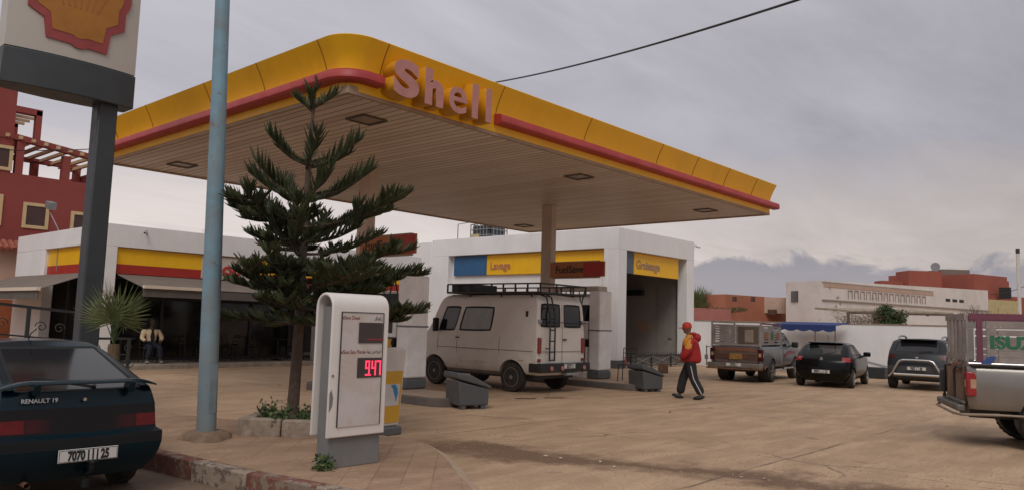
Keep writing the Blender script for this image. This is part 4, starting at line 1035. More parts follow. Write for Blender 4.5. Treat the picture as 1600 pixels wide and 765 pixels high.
# tapering litter board behind the totem
t = thing('tapered_board', 'tapered white and yellow panel with a blue bird, half behind the price board', 'panel', (7.50, 9.15, 0.0), R(4))
b = MB(); prof_ = [(-0.23, 0.12), (0.23, 0.12), (0.33, 1.28), (-0.33, 1.28)]
b.prism(prof_, -0.05, 0.05, 'y'); b.build('board', mat('board_white', (0.60, 0.56, 0.52), 0.5), t, bevel=0.02)
b = MB(); b.prism([(-0.30, 0.93), (0.265, 0.93), (0.21, 0.17), (-0.22, 0.17)], -0.056, -0.051, 'y'); y_ = b.build('yellow_face', m_pyel, t)
b = MB(); b.prism([(-0.2, 0.74), (0.215, 0.74), (0.185, 0.42), (-0.2, 0.42)], -0.060, -0.057, 'y'); b.build('white_face', mat('face_white', (0.58, 0.55, 0.53), 0.5), y_)
b = MB(); b.prism([(0.02, 0.72), (0.10, 0.735), (0.155, 0.68), (0.17, 0.60), (0.15, 0.54), (0.135, 0.47), (0.12, 0.54), (0.09, 0.60), (0.07, 0.67)], -0.064, -0.061, 'y'); b.build('bird_mark', mat('bird_blue', (0.04, 0.22, 0.42), 0.5), y_)
MB().box(-0.2, 0.2, -0.15, 0.15, 0, 0.12).build('foot', m_pgrey, t, bevel=0.02)

# stone planter ring
t = thing('planter_ring', 'cracked square ring of old stone blocks round the conifer', 'planter', (6.25, 9.62, 0.1))
m_stone = mat('old_stone', (0.36, 0.29, 0.23), 0.95, 0.25, 4, dirt=0.75, dirtc=(0.16, 0.10, 0.07), dscale=7, bump=0.9, bscale=9)
ang = R(-52)
def blk(x0, x1, y0, y1, z1):
    b = MB().box(x0, x1, y0, y1, -0.02, z1)
    o = b.build('stone_block', m_stone, t, bevel=0.025, segs=3); return o
def rbx(px_, py_): return (px_, py_)
Mr = Matrix.Rotation(R(-50), 4, 'Z')
for i in range(4):
    for k in range(2):
        b = MB(); x0 = -0.55+k*0.56; x1 = x0+0.545
        b.box(x0, x1, -0.60, -0.44, -0.02, 0.23+random.uniform(-0.015, 0.015)).xf(Matrix.Rotation(R(-50+90*i), 4, 'Z'))
        b.build('stone_block', m_stone, t, bevel=0.025, segs=3)
b = MB().prism([(-0.45, -0.45), (0.45, -0.45), (0.45, 0.45), (-0.45, 0.45)], 0.0, 0.17).xf(Mr); b.build('soil', mat('soil', (0.13, 0.08, 0.05), 0.95, 0.3, 8, bump=0.6), t)
# old balustrade (two runs)
def railing(label, P0, P1, h, gap, posts, name='scroll_railing', droop=0.0, first=False):
    t = thing(name, label, 'railing', tuple(P0), 0, 'dark scroll railings in front of the cafe')
    P0 = Vector(P0); P1 = Vector(P1); d = P1-P0; b = MB(); u = Vector((0, 0, 1))
    b.bar(Vector((0, 0, h)), d+u*h, 0.05, 0.06); b.build('top_rail', m_dark, t)
    b = MB(); b.bar(Vector((0, 0, h-gap)), d+u*(h-gap), 0.03, 0.035); b.bar(Vector((0, 0, 0.12)), d+u*0.12, 0.03, 0.03); b.build('lower_rail', m_dark, t)
    for f in posts:
        p = d*f; MB().bar(p, p+u*h, 0.07).build('rail_post', m_dark, t)
    dn = d.normalized(); b = MB()
    nS = max(2, int(d.length/0.8))
    for k in range(nS):
        for sg in (1, -1):
            c = d*((k+0.5)/nS)+dn*(0.18*sg)+u*(h-gap*0.62); pts = []
            for q in range(15):
                a = q/14*2.6*PI; rr = 0.12*(1-q/18); pts.append(c+dn*(math.cos(a)*rr*sg)+u*(math.sin(a)*rr))
            pts = [d*((k+0.5)/nS)+dn*(0.34*sg)+u*(h-gap+0.0)] + pts if False else pts
            b.tube(pts, 0.012, 5)
            c2 = d*((k+0.5)/nS)+dn*(0.2*sg)+u*(h-gap-0.22); pts = []
            for q in range(15):
                a = -q/14*2.6*PI; rr = 0.16*(1-q/18); pts.append(c2+dn*(math.cos(a)*rr*sg)+u*(math.sin(a)*rr))
            b.tube(pts, 0.012, 5)
    b.build('scrollwork', m_dark, t)
Yf = 18.6
a = at_y(-60, 467, Yf); c = at_y(124, 488, Yf); 
za = a.z-1.25; railing('dark scroll railing beside the pylon, behind the teal car', (a.x, a.y, za), (c.x, c.y, c.z-1.25), 1.25, 0.62, (0.0, 0.55, 0.985))
a = at_y(150, 528, 21.5); c = at_y(203, 530, 21.5)
railing('short dark scroll railing behind the fan palm', (a.x, a.y, 0.0), (c.x, c.y, 0.0), a.z, 0.42, (0.0, 0.98))
# ================================================================ VEGETATION
def conifer():
    rnd = random.Random(11)
    t = thing('conifer_tree', 'young araucaria-like conifer with tiered upswept branches in a stone planter', 'tree', (6.22, 9.55, 0.1))
    b = MB(); Ht = 5.05
    def stem(z): return Vector((0.02*math.sin(z*1.3)-0.06*(1-min(1, z/3.0)), 0.03*math.sin(z*0.9), z))
    zs = [0.1+i*(Ht-0.1)/24 for i in range(25)]
    b.tube([stem(z) for z in zs], [0.078*(1-z/Ht)**0.8+0.012 for z in zs], 10)
    fol = MB()
    tw = MB()
    def needle_twig(p, d, L_, r):
        # one upswept cord: two crossed tapering strips plus short needles
        d = d.normalized(); up = Vector((0, 0, 1)); a = d.cross(up)
        if a.length < 0.1: a = Vector((1, 0, 0))
        a.normalize(); c = a.cross(d)
        mid = p+d*L_*0.55+up*0.02*L_; e = p+d*L_+up*0.10*L_
        o = len(fol.v)
        for q, rr in ((p, r*0.7), (mid, r), (e, r*0.15)):
            for k in range(3):
                an = 2*PI*k/3; fol.v.append(tuple(q+(a*math.cos(an)+c*math.sin(an))*rr))
        for i in range(2):
            for k in range(3): fol.f.append([o+i*3+k, o+i*3+(k+1) % 3, o+i*3+3+(k+1) % 3, o+i*3+3+k]); fol.mi.append(fol.cur)
        n = int(L_/0.022)
        for i in range(n):
            u = (i+rnd.random())/n; q = p.lerp(e, u); an = rnd.random()*2*PI
            s_ = (a*math.cos(an)+c*math.sin(an)); tip = q+(s_*0.9+d*0.8)*(0.030+0.016*rnd.random())*(1.1-0.5*u)
            w = d.cross(s_)*0.0042; o = len(fol.v)
            fol.v += [tuple(q-w), tuple(q+w), tuple(tip)]; fol.f.append([o, o+1, o+2]); fol.mi.append(fol.cur)
    def branch(z0, az, Lb, rise, droop, bare=0.10, dens=1.0, upsw=0.8, p0=None, lnk=1.0, level=0):
        p0 = p0 or stem(z0); h = Vector((math.cos(az), math.sin(az), 0)); side = Vector((-h.y, h.x, 0))
        K = 16; pts = []
        for i in range(K+1):
            u = i/K
            z = rise*u*Lb - droop*Lb*(u*(1-u))*1.6 + 0.12*Lb*max(0, u-0.6)
            pts.append(p0+h*(Lb*u)+Vector((0, 0, z))+side*(0.05*math.sin(u*3+az)*Lb))
        tw.tube(pts, [0.020*(1-0.8*i/K)*(0.5+Lb*0.5) for i in range(K+1)], 6)
        nT = int(Lb*52*dens)+5
        for i in range(nT):
            u = bare+(1-bare)*((i+0.5)/nT); j = min(K-1, int(u*K)); q = pts[j].lerp(pts[j+1], u*K-j)
            dd = (pts[j+1]-pts[j]).normalized(); sg = 1 if i % 2 else -1
            ln = (0.325*(math.sin(PI*min(1, (1-u)*1.25+0.14))**0.7)+0.05)*rnd.uniform(0.75, 1.12)*min(1.0, 0.55+Lb*0.38)*lnk
            d = dd*rnd.uniform(0.55, 0.9)+side*sg*rnd.uniform(0.3, 0.95)+Vector((0, 0, upsw*rnd.uniform(0.55, 1.3)))
            fol.cur = 0 if rnd.random() < 0.6 else 1
            needle_twig(q, d, max(0.07, ln), 0.0165)
        needle_twig(pts[-1]-dd*0.05, dd, 0.16, 0.013)
        if level == 0 and Lb > 1.1:
            for u in (0.30, 0.42, 0.54, 0.66, 0.78, 0.88):
                for sg in (-1, 1):
                    if rnd.random() < 0.38: continue
                    j = int(u*K); branch(0, az+sg*rnd.uniform(0.6, 1.05), Lb*0.34*(1.15-0.75*u)*rnd.uniform(0.8, 1.25)+0.10, rise*0.5+rnd.uniform(-0.15, 0.28), 0.05, 0.05, 1.25, upsw, p0=pts[j].copy(), lnk=0.72, level=1)
    # whorls: z, number, length, rise, droop, first azimuth
    W_ = [(4.55, 5, 0.30, 0.62, 0.0, 0.3, 0.9), (3.72, 6, 0.74, 0.46, 0.14, 0.9, 1.1), (3.28, 6, 1.05, 0.36, 0.20, 0.25, 1.1), (2.85, 7, 1.50, 0.26, 0.16, 0.6, 0.9), (2.52, 5, 1.68, 0.22, 0.12, 0.1, 0.85),
          (2.66, 4, 0.85, 0.24, 0.10, 0.4, 0.8), (2.22, 6, 1.76, 0.15, 0.10, 0.75, 0.7), (1.95, 6, 1.86, 0.08, 0.06, 0.4, 0.65), (2.08, 5, 0.95, 0.10, 0.0, 0.2, 0.7), (1.74, 6, 1.78, -0.02, 0.02, 0.0, 0.5), (1.80, 4, 0.8, 0.1, 0.0, 0.6, 0.7), (1.55, 6, 1.55, -0.04, 0.0, 0.25, 0.30), (1.85, 6, 1.2, 0.05, 0.0, 0.9, 0.6)]
    for (z, n, Lb, rise, dr, a0, ups) in W_:
        for k in range(n):
            az = a0+2*PI*k/n+rnd.uniform(-0.22, 0.22); ll = Lb*rnd.uniform(0.80, 1.06)*(0.92+0.07*math.cos(az+R(48)))
            if Lb > 1.2 and rnd.random() < 0.10: continue
            if 1.65 < z < 2.6 and math.cos(az-R(132)) > 0.66: continue
            branch(z+rnd.uniform(-0.05, 0.05), az, ll, rise+rnd.uniform(-0.07, 0.08), dr, 0.05 if Lb < 1.1 else rnd.uniform(0.16, 0.30), 1.0 if Lb < 1.1 else 0.75, ups, lnk=1.0 if Lb < 1.1 else 0.72)
            if Lb > 1.2:   # secondary shoot forking off the outer third
                pass
    # leader shoot with short needles
    for i in range(70):
        z = Ht-0.55+0.55*i/70; a = rnd.random()*2*PI; needle_twig(stem(z), Vector((math.cos(a)*0.4, math.sin(a)*0.4, 1)), 0.07, 0.007)
    b.build('trunk', m_bark, t, smooth=60); tw.build('limb', m_bark, t, smooth=60)
    fol.build('crown', [m_leaf, m_leaf2], t, norm=False)
    return t
conifer()
def leafy(mb, c, r, n, size, rnd, flat=1.0, seed_dir=None):
    for i in range(n):
        d = Vector((rnd.gauss(0, 1), rnd.gauss(0, 1), rnd.gauss(0, 1))).normalized(); q = Vector(c)+Vector((d.x*r[0], d.y*r[1], d.z*r[2]))*(rnd.random()**0.4)
        a = Vector((rnd.gauss(0, 1), rnd.gauss(0, 1), rnd.gauss(0, 1)*flat)).normalized(); w = a.cross(Vector((rnd.gauss(0, 1), rnd.gauss(0, 1), rnd.gauss(0, 1)))).normalized()
        s = size*rnd.uniform(0.6, 1.3); o = len(mb.v)
        mb.v += [tuple(q-a*s*0.1), tuple(q+a*s*0.5+w*s*0.3), tuple(q+a*s), tuple(q+a*s*0.5-w*s*0.3)]; mb.f.append([o, o+1, o+2, o+3]); mb.mi.append(mb.cur)
m_weed = mat('weed_green', (0.055, 0.095, 0.03), 0.7, 0.35, 6); m_weed2 = mat('weed_pale', (0.11, 0.14, 0.05), 0.7, 0.3, 6)
rnd = random.Random(5)
def weeds(name, label, loc, spread, h, n):
    t = thing(name, label, 'plant', loc, 0, 'weeds at the pavement'); b = MB(); st = MB()
    for k in range(n):
        a = rnd.random()*2*PI; r = rnd.random()**0.5; base = Vector((math.cos(a)*r*spread[0], math.sin(a)*r*spread[1], 0)); hh = h*rnd.uniform(0.4, 1.0); top = base+Vector((rnd.uniform(-.06, .06), rnd.uniform(-.06, .06), hh))
        st.tube([base, base.lerp(top, 0.5)+Vector((rnd.uniform(-.02, .02),)*2+(0,)), top], [0.004, 0.003, 0.002], 4)
        for q in range(9):
            b.cur = rnd.randrange(2); leafy(b, base.lerp(top, rnd.uniform(0.15, 1)), (0.035, 0.035, 0.02), 1, 0.055, rnd)
    b.build('leaves', [m_weed, m_weed2], t, norm=False); st.build('stem', m_weed, t)
weeds('weed_clump', 'leafy green weeds growing inside the stone planter under the conifer', (6.12, 9.50, 0.26), (0.42, 0.36), 0.20, 95)
weeds('weed_clump', 'tall weed shoots at the left corner of the stone planter', (5.86, 9.72, 0.26), (0.12, 0.12), 0.32, 16)
weeds('weed_clump', 'small weed tuft at the foot of the price board', (4.93, 6.98, 0.10), (0.09, 0.05), 0.15, 26)
# fan palm
def fan_palm(loc, label, k=1.0, fronds=17, seed=3, th=0.55, rad=0.62, cat='palm'):
    r = random.Random(seed); t = thing('fan_palm', label, cat, loc)
    MB().tube([(0, 0, 0), (0.01, 0, th*0.6*k), (0, 0, th*k)], [0.13*k, 0.10*k, 0.08*k], 10).build('trunk', mat('palm_fibre', (0.14, 0.10, 0.055), 0.95, 0.3, 12, bump=0.8), t)
    b = MB(); st = MB()
    for i in range(fronds):
        az = i*2.4+r.uniform(-.2, .2); elv = R(r.uniform(44, 88)); d = Vector((math.cos(az)*math.cos(elv), math.sin(az)*math.cos(elv), math.sin(elv)))
        p0 = Vector((0, 0, th*k)); pl = k*r.uniform(0.28, 0.46); hub = p0+d*pl; st.tube([p0, p0+d*pl*0.5, hub], [0.012*k, 0.009*k, 0.006*k], 5)
        s_ = d.cross(Vector((0, 0, 1))).normalized(); nrm_ = s_.cross(d).normalized(); nb = 24
        for q in range(nb):
            a = R(-112+224*q/(nb-1)); dir_ = (d*math.cos(a)+s_*math.sin(a)+nrm_*(-0.12*math.cos(a)+0.10)).normalized()
            ln = k*rad*(1-0.30*abs(a)/2)*r.uniform(0.9, 1.06); w = dir_.cross(nrm_).normalized()*0.014*k
            m1 = hub+dir_*ln*0.45; e = hub+dir_*ln+Vector((0, 0, -0.05*ln)); o = len(b.v); b.cur = 0 if r.random() < 0.7 else 1
            b.v += [tuple(hub), tuple(m1-w), tuple(e), tuple(m1+w)]; b.f += [[o, o+1, o+2, o+3]]; b.mi.append(b.cur)
    b.build('fronds', [mat('palm_green', (0.12, 0.15, 0.055), 0.65, 0.3, 4), mat('palm_dull', (0.14, 0.15, 0.06), 0.7, 0.3, 4)], t, norm=False); st.build('frond_stalk', m_weed, t)
    return t
pp = at_y(176, 560, 12.9)
fan_palm((pp.x, 12.9, 0.1), 'young fan palm beside the pylon post behind the teal car', 1.0, 8, 3, 1.08, 0.68)
p = at(1091, 476, 58); fan_palm((p.x, p.y, 0), 'distant date palm crown above the pink wall', 2.6, 22, 9, 0.98, 0.55)
t = thing('distant_bushes', 'low dry bushes along the top of the pink wall', 'bush', tuple(at(1122, 482, 55)))
b = MB()
for k in range(4): b.cur = k % 2; leafy(b, (0.3+0.2*k, 0.5-0.6*k, rnd.uniform(-.15, .0)), (0.5, 0.5, 0.2), 110, 0.12, rnd)
b.build('leaves', [m_weed, m_leaf], t, norm=False)
# round shrub over the wall
c = at(1389, 500, 38); t = thing('green_shrub', 'dense dark green shrub rising over the boundary wall', 'shrub', (c.x, c.y, 0))
b = MB(); r = random.Random(4)
for i in range(46):
    d = Vector((r.gauss(0, 1), r.gauss(0, 1), r.gauss(0, 1))).normalized()*0.62*r.random()**0.4; b.cur = i % 2
    leafy(b, (d.x, d.y, c.z+0.05+d.z*1.15), (0.30, 0.30, 0.30), 95, 0.11, r)
b.build('crown', [m_leaf, mat('shrub_green', (0.045, 0.075, 0.025), 0.7, 0.3)], t, norm=False)
b = MB().tube([(0, 0, 0), (0, 0.05, 1.4), (0.05, 0, c.z)], [0.06, 0.05, 0.03], 7); b.build('trunk', m_bark, t)
t = thing('dry_brush', 'tangle of dry brush under the lean-to roof', 'bush', tuple(at(1350, 500, 38.5)))
b = MB()
for i in range(120):
    a = r.random()*6.28; p0 = Vector((r.uniform(-1.0, 1.2), r.uniform(-1, 1), -0.5)); b.tube([p0, p0+Vector((r.uniform(-.4, .4), r.uniform(-.4, .4), r.uniform(.3, .8))), p0+Vector((r.uniform(-.7, .7), r.uniform(-.7, .7), r.uniform(.4, 1.0)))], [0.014, 0.01, 0.006], 3)
b.build('twigs', mat('dry_twig', (0.16, 0.12, 0.08), 0.9, 0.3), t)
# bare spreading shrub at the right
c = at(1545, 497, 36); t = thing('bare_shrub', 'leafless spreading shrub behind the wall at the right edge', 'shrub', (c.x, c.y, 0))
b = MB(); r = random.Random(8)
def grow(p, d, L_, rad, lev):
    q = p+d*L_*0.5+Vector((r.uniform(-.03, .03), r.uniform(-.03, .03), 0)); e = p+d*L_
    b.tube([p, q, e], [rad, rad*0.85, rad*0.7], 4, cap=False)
    if lev == 0: return
    for k in range(3 if lev > 1 else 2):
        nd = (d+Vector((r.uniform(-.6, .6), r.uniform(-.6, .6), r.uniform(-.15, .4)))).normalized(); grow(e if k < 2 else q, nd, L_*r.uniform(0.6, 0.85), rad*0.65, lev-1)
for k in range(22):
    a = r.random()*6.28; e_ = r.uniform(0.25, 1.2); d = Vector((math.cos(a)*math.cos(e_), math.sin(a)*math.cos(e_), math.sin(e_))); grow(Vector((d.x*0.15, d.y*0.15, 1.0)), d, 0.75, 0.022, 4)
b.tube([(0, 0, 0), (0, 0, 1.05)], [0.14, 0.12], 8)
b.build('branches', mat('bare_twig', (0.13, 0.105, 0.085), 0.9, 0.3), t)

# ================================================================ OVERHEAD CABLES
def cable(label, a, c, sag, r=0.02):
    pts = []
    for i in range(25):
        u = i/24; p = Vector(a).lerp(Vector(c), u); p.z -= sag*4*u*(1-u); pts.append(p)
    tag(MB().tube(pts, r, 6).build('overhead_cable', m_black, smooth=60), label, 'cable', 'overhead cables')
a = at(1290, -14, 12); c = at(742, 134, 26); cable('thick black cable running across the sky above the canopy', a, c, 0.18, 0.022)
a = at(-40, 232, 30); c = at(175, 231, 33); cable('thin dark cable crossing behind the pylon post', a, c, 0.1, 0.02)
a = at(1548, 459, 74); c = at(1640, 425, 60); cable('thin cable running from the brick red house to the right', a, c, 0.4, 0.025)
# ================================================================ VEHICLES
def wheel(parent, x, y, r, w, side, rim='steel', m_rim=None):
    """tyre as part, rim as its sub-part; side=+1 outer face towards +y"""
    pr = [(r*0.62, -w/2), (r*0.93, -w/2), (r*0.985, -w*0.40), (r, -w*0.28), (r, w*0.28), (r*0.985, w*0.40), (r*0.93, w/2), (r*0.62, w/2)]
    b = MB().lathe(pr, (x, y, r), 'y', 32); n = 32
    for k in range(30):   # tread lugs
        a = 2*PI*k/30; ca, sa = math.cos(a), math.sin(a)
        for yy in (-w*0.18, w*0.18): b.bar((x+ca*r*0.99, y+yy-w*0.12, r+sa*r*0.99), (x+ca*r*0.99, y+yy+w*0.12, r+sa*r*0.99), 0.03, 0.02, (ca, 0, sa))
    ty = b.build('tyre', m_tyre, parent, smooth=40)
    yo = y+side*w*0.36
    mr = m_rim or mat('steel_rim', (0.25, 0.22, 0.19), 0.6, 0.2, 5, dirt=0.5, dirtc=(0.12, 0.085, 0.06))
    b = MB(); s = side
    b.lathe([(r*0.66, yo+s*0.03), (r*0.62, yo+s*0.035), (r*0.58, yo-s*0.01), (r*0.42, yo-s*0.03), (r*0.30, yo+s*0.005), (r*0.16, yo+s*0.02), (r*0.12, yo+s*0.035), (0.0005, yo+s*0.035)], (x, 0, r), 'y', 28)
    ro = b.build('rim', mr, ty, smooth=35)
    b = MB()
    if rim == 'steel':
        for k in range(8):
            a = 2*PI*k/8; b.tube([(x+math.cos(a)*r*0.50, yo-s*0.022, r+math.sin(a)*r*0.50), (x+math.cos(a)*r*0.50, yo-s*0.012, r+math.sin(a)*r*0.50)], r*0.055, 8)
        b.build('rim_hole', m_black, ro)
    else:
        for k in range(rim):
            a = 2*PI*k/rim; b.bar((x+math.cos(a)*r*0.15, yo+s*0.03, r+math.sin(a)*r*0.15), (x+math.cos(a)*r*0.60, yo+s*0.03, r+math.sin(a)*r*0.60), r*0.13, 0.02, (0, 1, 0))
        b.build('spoke', mr, ro, bevel=0.004)
    return ty
def lattice(st, X, Z, W, rear_bulge=0.0, front_bulge=0.0, crown=0.0, js=(-1, -.80, -.4, 0, .4, .80, 1), tagf=None, rb=None):
    """closed box-shaped cage: st stations (0..1), levels k with rear/front x, z (or fn), half width"""
    NXs = len(st)-1; K = len(X)-1; NJ = len(js)-1
    idx = {}; b = MB(); verts = []
    def P(i, j, k):
        if (i, j, k) in idx: return idx[(i, j, k)]
        u = st[i]; xr, xf = X[k]; x = xr+(xf-xr)*u; z = Z[k](u) if callable(Z[k]) else Z[k]; w = W[k](u) if callable(W[k]) else W[k]
        jn = js[j]; q = 1-jn*jn
        if i == 0: x -= (rb[k] if rb else rear_bulge)*q
        if i == NXs: x += front_bulge*q
        if k == K: z += crown*q
        elif 0 < k < K: pass
        verts.append((x, jn*w, z)); idx[(i, j, k)] = len(verts)-1; return idx[(i, j, k)]
    F = []; T = []
    for i in range(NXs):
        for k in range(K):
            F.append([P(i, NJ, k), P(i, NJ, k+1), P(i+1, NJ, k+1), P(i+1, NJ, k)]); T.append(('left', i, k))
            F.append([P(i, 0, k), P(i+1, 0, k), P(i+1, 0, k+1), P(i, 0, k+1)]); T.append(('right', i, k))
        for j in range(NJ):
            F.append([P(i, j, K), P(i+1, j, K), P(i+1, j+1, K), P(i, j+1, K)]); T.append(('top', i, j))
            F.append([P(i, j, 0), P(i, j+1, 0), P(i+1, j+1, 0), P(i+1, j, 0)]); T.append(('bottom', i, j))
    for j in range(NJ):
        for k in range(K):
            F.append([P(0, j, k), P(0, j, k+1), P(0, j+1, k+1), P(0, j+1, k)]); T.append(('rear', j, k))
            F.append([P(NXs, j, k), P(NXs, j+1, k), P(NXs, j+1, k+1), P(NXs, j, k+1)]); T.append(('front', j, k))
    return verts, F, T
def car_shell(t, verts, F, T, tagf, mats, names, arches=(), arch_w=0.32, insets=None, sub=2, creases=None, arch_y=0.5, m_arch=None, bevel=0):
    """tagf(T)->material slot; faces of slots listed in insets get a trim ring; after smoothing, each slot becomes parts"""
    me = bpy.data.meshes.new('cage'); me.from_pydata(verts, [], F)
    for m_ in mats: me.materials.append(m_)
    ms = [tagf(q) for q in T]
    me.polygons.foreach_set('material_index', ms); me.update()
    bm = bmesh.new(); bm.from_mesh(me); bmesh.ops.recalc_face_normals(bm, faces=bm.faces)
    cl = bm.edges.layers.float.get('crease_edge') or bm.edges.layers.float.new('crease_edge')
    if creases:
        bm.verts.ensure_lookup_table()
        tl = {i: q for i, q in enumerate(T)}
        bm.faces.ensure_lookup_table()
        for e in bm.edges:
            fs = [f.index for f in e.link_faces]
            if len(fs) == 2:
                c = creases(T[fs[0]], T[fs[1]])
                if c: e[cl] = c
    for slot, (th, trim, push) in (insets or {}).items():
        fs = [f for f in bm.faces if f.material_index == slot]
        groups = []; seen = set()
        for f in fs:
            if f in seen: continue
            g = [f]; seen.add(f); q = [f]
            while q:
                c = q.pop()
                for e in c.edges:
                    for o_ in e.link_faces:
                        if o_.material_index == slot and o_ not in seen: seen.add(o_); g.append(o_); q.append(o_)
            groups.append(g)
        for g in groups:
            r_ = bmesh.ops.inset_region(bm, faces=g, thickness=th, depth=-push, use_even_offset=True)
            for f in r_['faces']:
                f.material_index = trim
                for e in f.edges:
                    if any(o_.material_index != trim for o_ in e.link_faces): e[cl] = max(e[cl], 0.80)
    bm.to_mesh(me); bm.free()
    o = bpy.data.objects.new('shell', me); COL.objects.link(o)
    if sub:
        m1 = o.modifiers.new('s', 'SUBSURF'); m1.levels = sub; m1.render_levels = sub
    if bevel:
        m1 = o.modifiers.new('b', 'BEVEL'); m1.width = bevel; m1.segments = 3; m1.limit_method = 'ANGLE'; m1.angle_limit = R(30)
    cut = []
    for (x, z, r) in arches:
        for s in (-1, 1):
            c = MB().lathe([(r, s*(arch_y)), (r, s*(arch_y+arch_w*3))], (x, 0, z), 'y', 40).build('cut', m_arch or m_black)
            bo = o.modifiers.new('w', 'BOOLEAN'); bo.operation = 'DIFFERENCE'; bo.object = c; bo.solver = 'EXACT'; cut.append(c)
    me2 = baked(o); bpy.data.objects.remove(o)
    for c in cut: bpy.data.objects.remove(c)
    # split by slot (and by island) into parts
    bm = bmesh.new(); bm.from_mesh(me2); bm.faces.ensure_lookup_table()
    nm = len(me2.materials); objs = []
    slots = sorted({f.material_index for f in bm.faces})
    for sidx in slots:
        fs = [f for f in bm.faces if f.material_index == sidx]
        name = names[sidx] if sidx < len(names) else 'wheel_well'
        groups = []
        if name in ('body', 'wheel_well', 'window_trim', 'door_seam'): groups = [fs]
        else:
            seen = set()
            for f in fs:
                if f in seen: continue
                g = [f]; seen.add(f); q = [f]
                while q:
                    c = q.pop()
                    for e in c.edges:
                        for o_ in e.link_faces:
                            if o_.material_index == sidx and o_ not in seen: seen.add(o_); g.append(o_); q.append(o_)
                groups.append(g)
        for g in groups:
            vm = {}; vs = []; ff = []
            for f in g:
                r_ = []
                for v in f.verts:
                    if v.index not in vm: vm[v.index] = len(vs); vs.append(tuple(v.co))
                    r_.append(vm[v.index])
                ff.append(r_)
            m3 = bpy.data.meshes.new(name); m3.from_pydata(vs, [], ff)
            m3.materials.append(me2.materials[sidx] if sidx < nm else m_black); m3.shade_smooth(); m3.set_sharp_from_angle(angle=R(42)); m3.update()
            ob = bpy.data.objects.new(name, m3); COL.objects.link(ob); ob.parent = t; objs.append(ob)
    bm.free()
    return objs
def plate(t, x, y, z, s, w=0.52, h=0.11, tilt=0.0, rot=0.0):
    """rear plate: faces -x"""
    M = Matrix.Translation((x, y, z)) @ Matrix.Rotation(rot, 4, 'Z') @ Matrix.Rotation(tilt, 4, 'Y')
    p = MB().box(-0.008, 0.004, -w/2, w/2, -h/2, h/2).xf(M).build('number_plate', m_plate, t, bevel=0.003)
    b = MB()
    for (y0, y1, z0, z1) in ((-w/2+.006, w/2-.006, h/2-.009, h/2-.005), (-w/2+.006, w/2-.006, -h/2+.005, -h/2+.009), (-w/2+.006, -w/2+.01, -h/2+.0095, h/2-.0095), (w/2-.01, w/2-.006, -h/2+.0095, h/2-.0095)): b.box(-0.0095, -0.0082, y0, y1, z0, z1)
    b.xf(M).build('plate_border', m_text, p)
    text('plate_text', s, h*0.98, m_text, p, M @ face_m((-0.0098, 0, -h*0.34), (0, -1, 0)), 0.0006, 0.006, sx=0.64)
def place(t, rear_axle, az): t.location = rear_axle; t.rotation_euler = (0, 0, az)

# ---- teal hatchback, left foreground
m_teal = mat('teal_paint', (0.0015, 0.014, 0.022), 0.20, 0.10, 2, spec=0.28, dirt=0.3, dirtc=(0.014, 0.022, 0.026), dscale=1.5, low_dirt=0.35, low_h=0.4)
m_trim = mat('rubber_trim', (0.010, 0.011, 0.012), 0.6, 0.15, spec=0.3)
m_wind = glass_mat('tinted_window', (0.014, 0.013, 0.015), 1.0, 0.045)
m_lampd = mat('smoked_lamp', (0.006, 0.005, 0.006), 0.35, 0.1, 5, spec=0.3)
m_lampdr = mat('dark_red_lamp', (0.10, 0.006, 0.006), 0.3, 0.35, 5, spec=0.3, dirt=0.6, dirtc=(0.012, 0.01, 0.01), dscale=4)
def lamp_band():
    M = bpy.data.materials.new('banded_lamp'); M.use_nodes = True; t_ = M.node_tree; b_ = t_.nodes['Principled BSDF']
    c = N(t_, 'ShaderNodeTexCoord').outputs['Object']; sp = N(t_, 'ShaderNodeSeparateXYZ'); L(t_, c, sp.inputs[0])
    zf = mth(t_, 'MULTIPLY', mth(t_, 'SUBTRACT', 0.062, mth(t_, 'ABSOLUTE', mth(t_, 'SUBTRACT', sp.outputs[2], 0.745))), 120.0, clamp=True)
    ay = mth(t_, 'ABSOLUTE', sp.outputs[1])
    yf = ramp(t_, ay, [(0.0, 0.0), (0.26, 0.0), (0.40, 0.32), (0.475, 0.32), (0.485, 0.0), (0.50, 1.0), (1.0, 1.0)])
    n_ = N(t_, 'ShaderNodeTexNoise', Scale=14.0, Detail=4.0); L(t_, c, n_.inputs[0])
    f = mth(t_, 'MULTIPLY', mth(t_, 'MULTIPLY', zf, yf), mth(t_, 'MULTIPLY_ADD', n_.outputs[0], 0.8, 0.4))
    L(t_, mixc(t_, f, (0.007, 0.005, 0.005), (0.16, 0.008, 0.010)), b_.inputs['Base Color'])
    b_.inputs['Roughness'].default_value = 0.28; b_.inputs['Specular IOR Level'].default_value = 0.3
    return M
m_lampb = lamp_band()
m_lampr = mat('red_lamp', (0.30, 0.010, 0.012), 0.2, 0.15, 6, coat=0.5)
t = thing('parked_car', 'old dark teal hatchback with rear spoiler and plate 7070, cut by the left edge', 'car')
st = [0, .045, .17, .30, .41, .52, .545, .66, .76, .90, 1]
ef = lambda lo, hi, a=0.0: (lambda u: (lo+(hi-lo)*min(1, u/0.16)**0.6) if u < 0.16 else (hi if u < 0.82 else hi-(u-0.82)/0.18*0.12))
X = [(-.70, 3.25), (-.81, 3.32), (-.82, 3.30), (-.82, 3.30), (-.735, 3.28), (-.69, 3.15), (-.63, 2.15), (.42, 1.35), (.52, 1.25)]
Z = [.24, .42, .535, .635, .66, .90, lambda u: 1.05-0.10*max(0, u-0.6), 1.42, 1.465]
W = [ef(.62, .72), ef(.71, .80), ef(.73, .81), ef(.73, .81), ef(.695, .80), ef(.69, .80), ef(.66, .76), .54, .42]
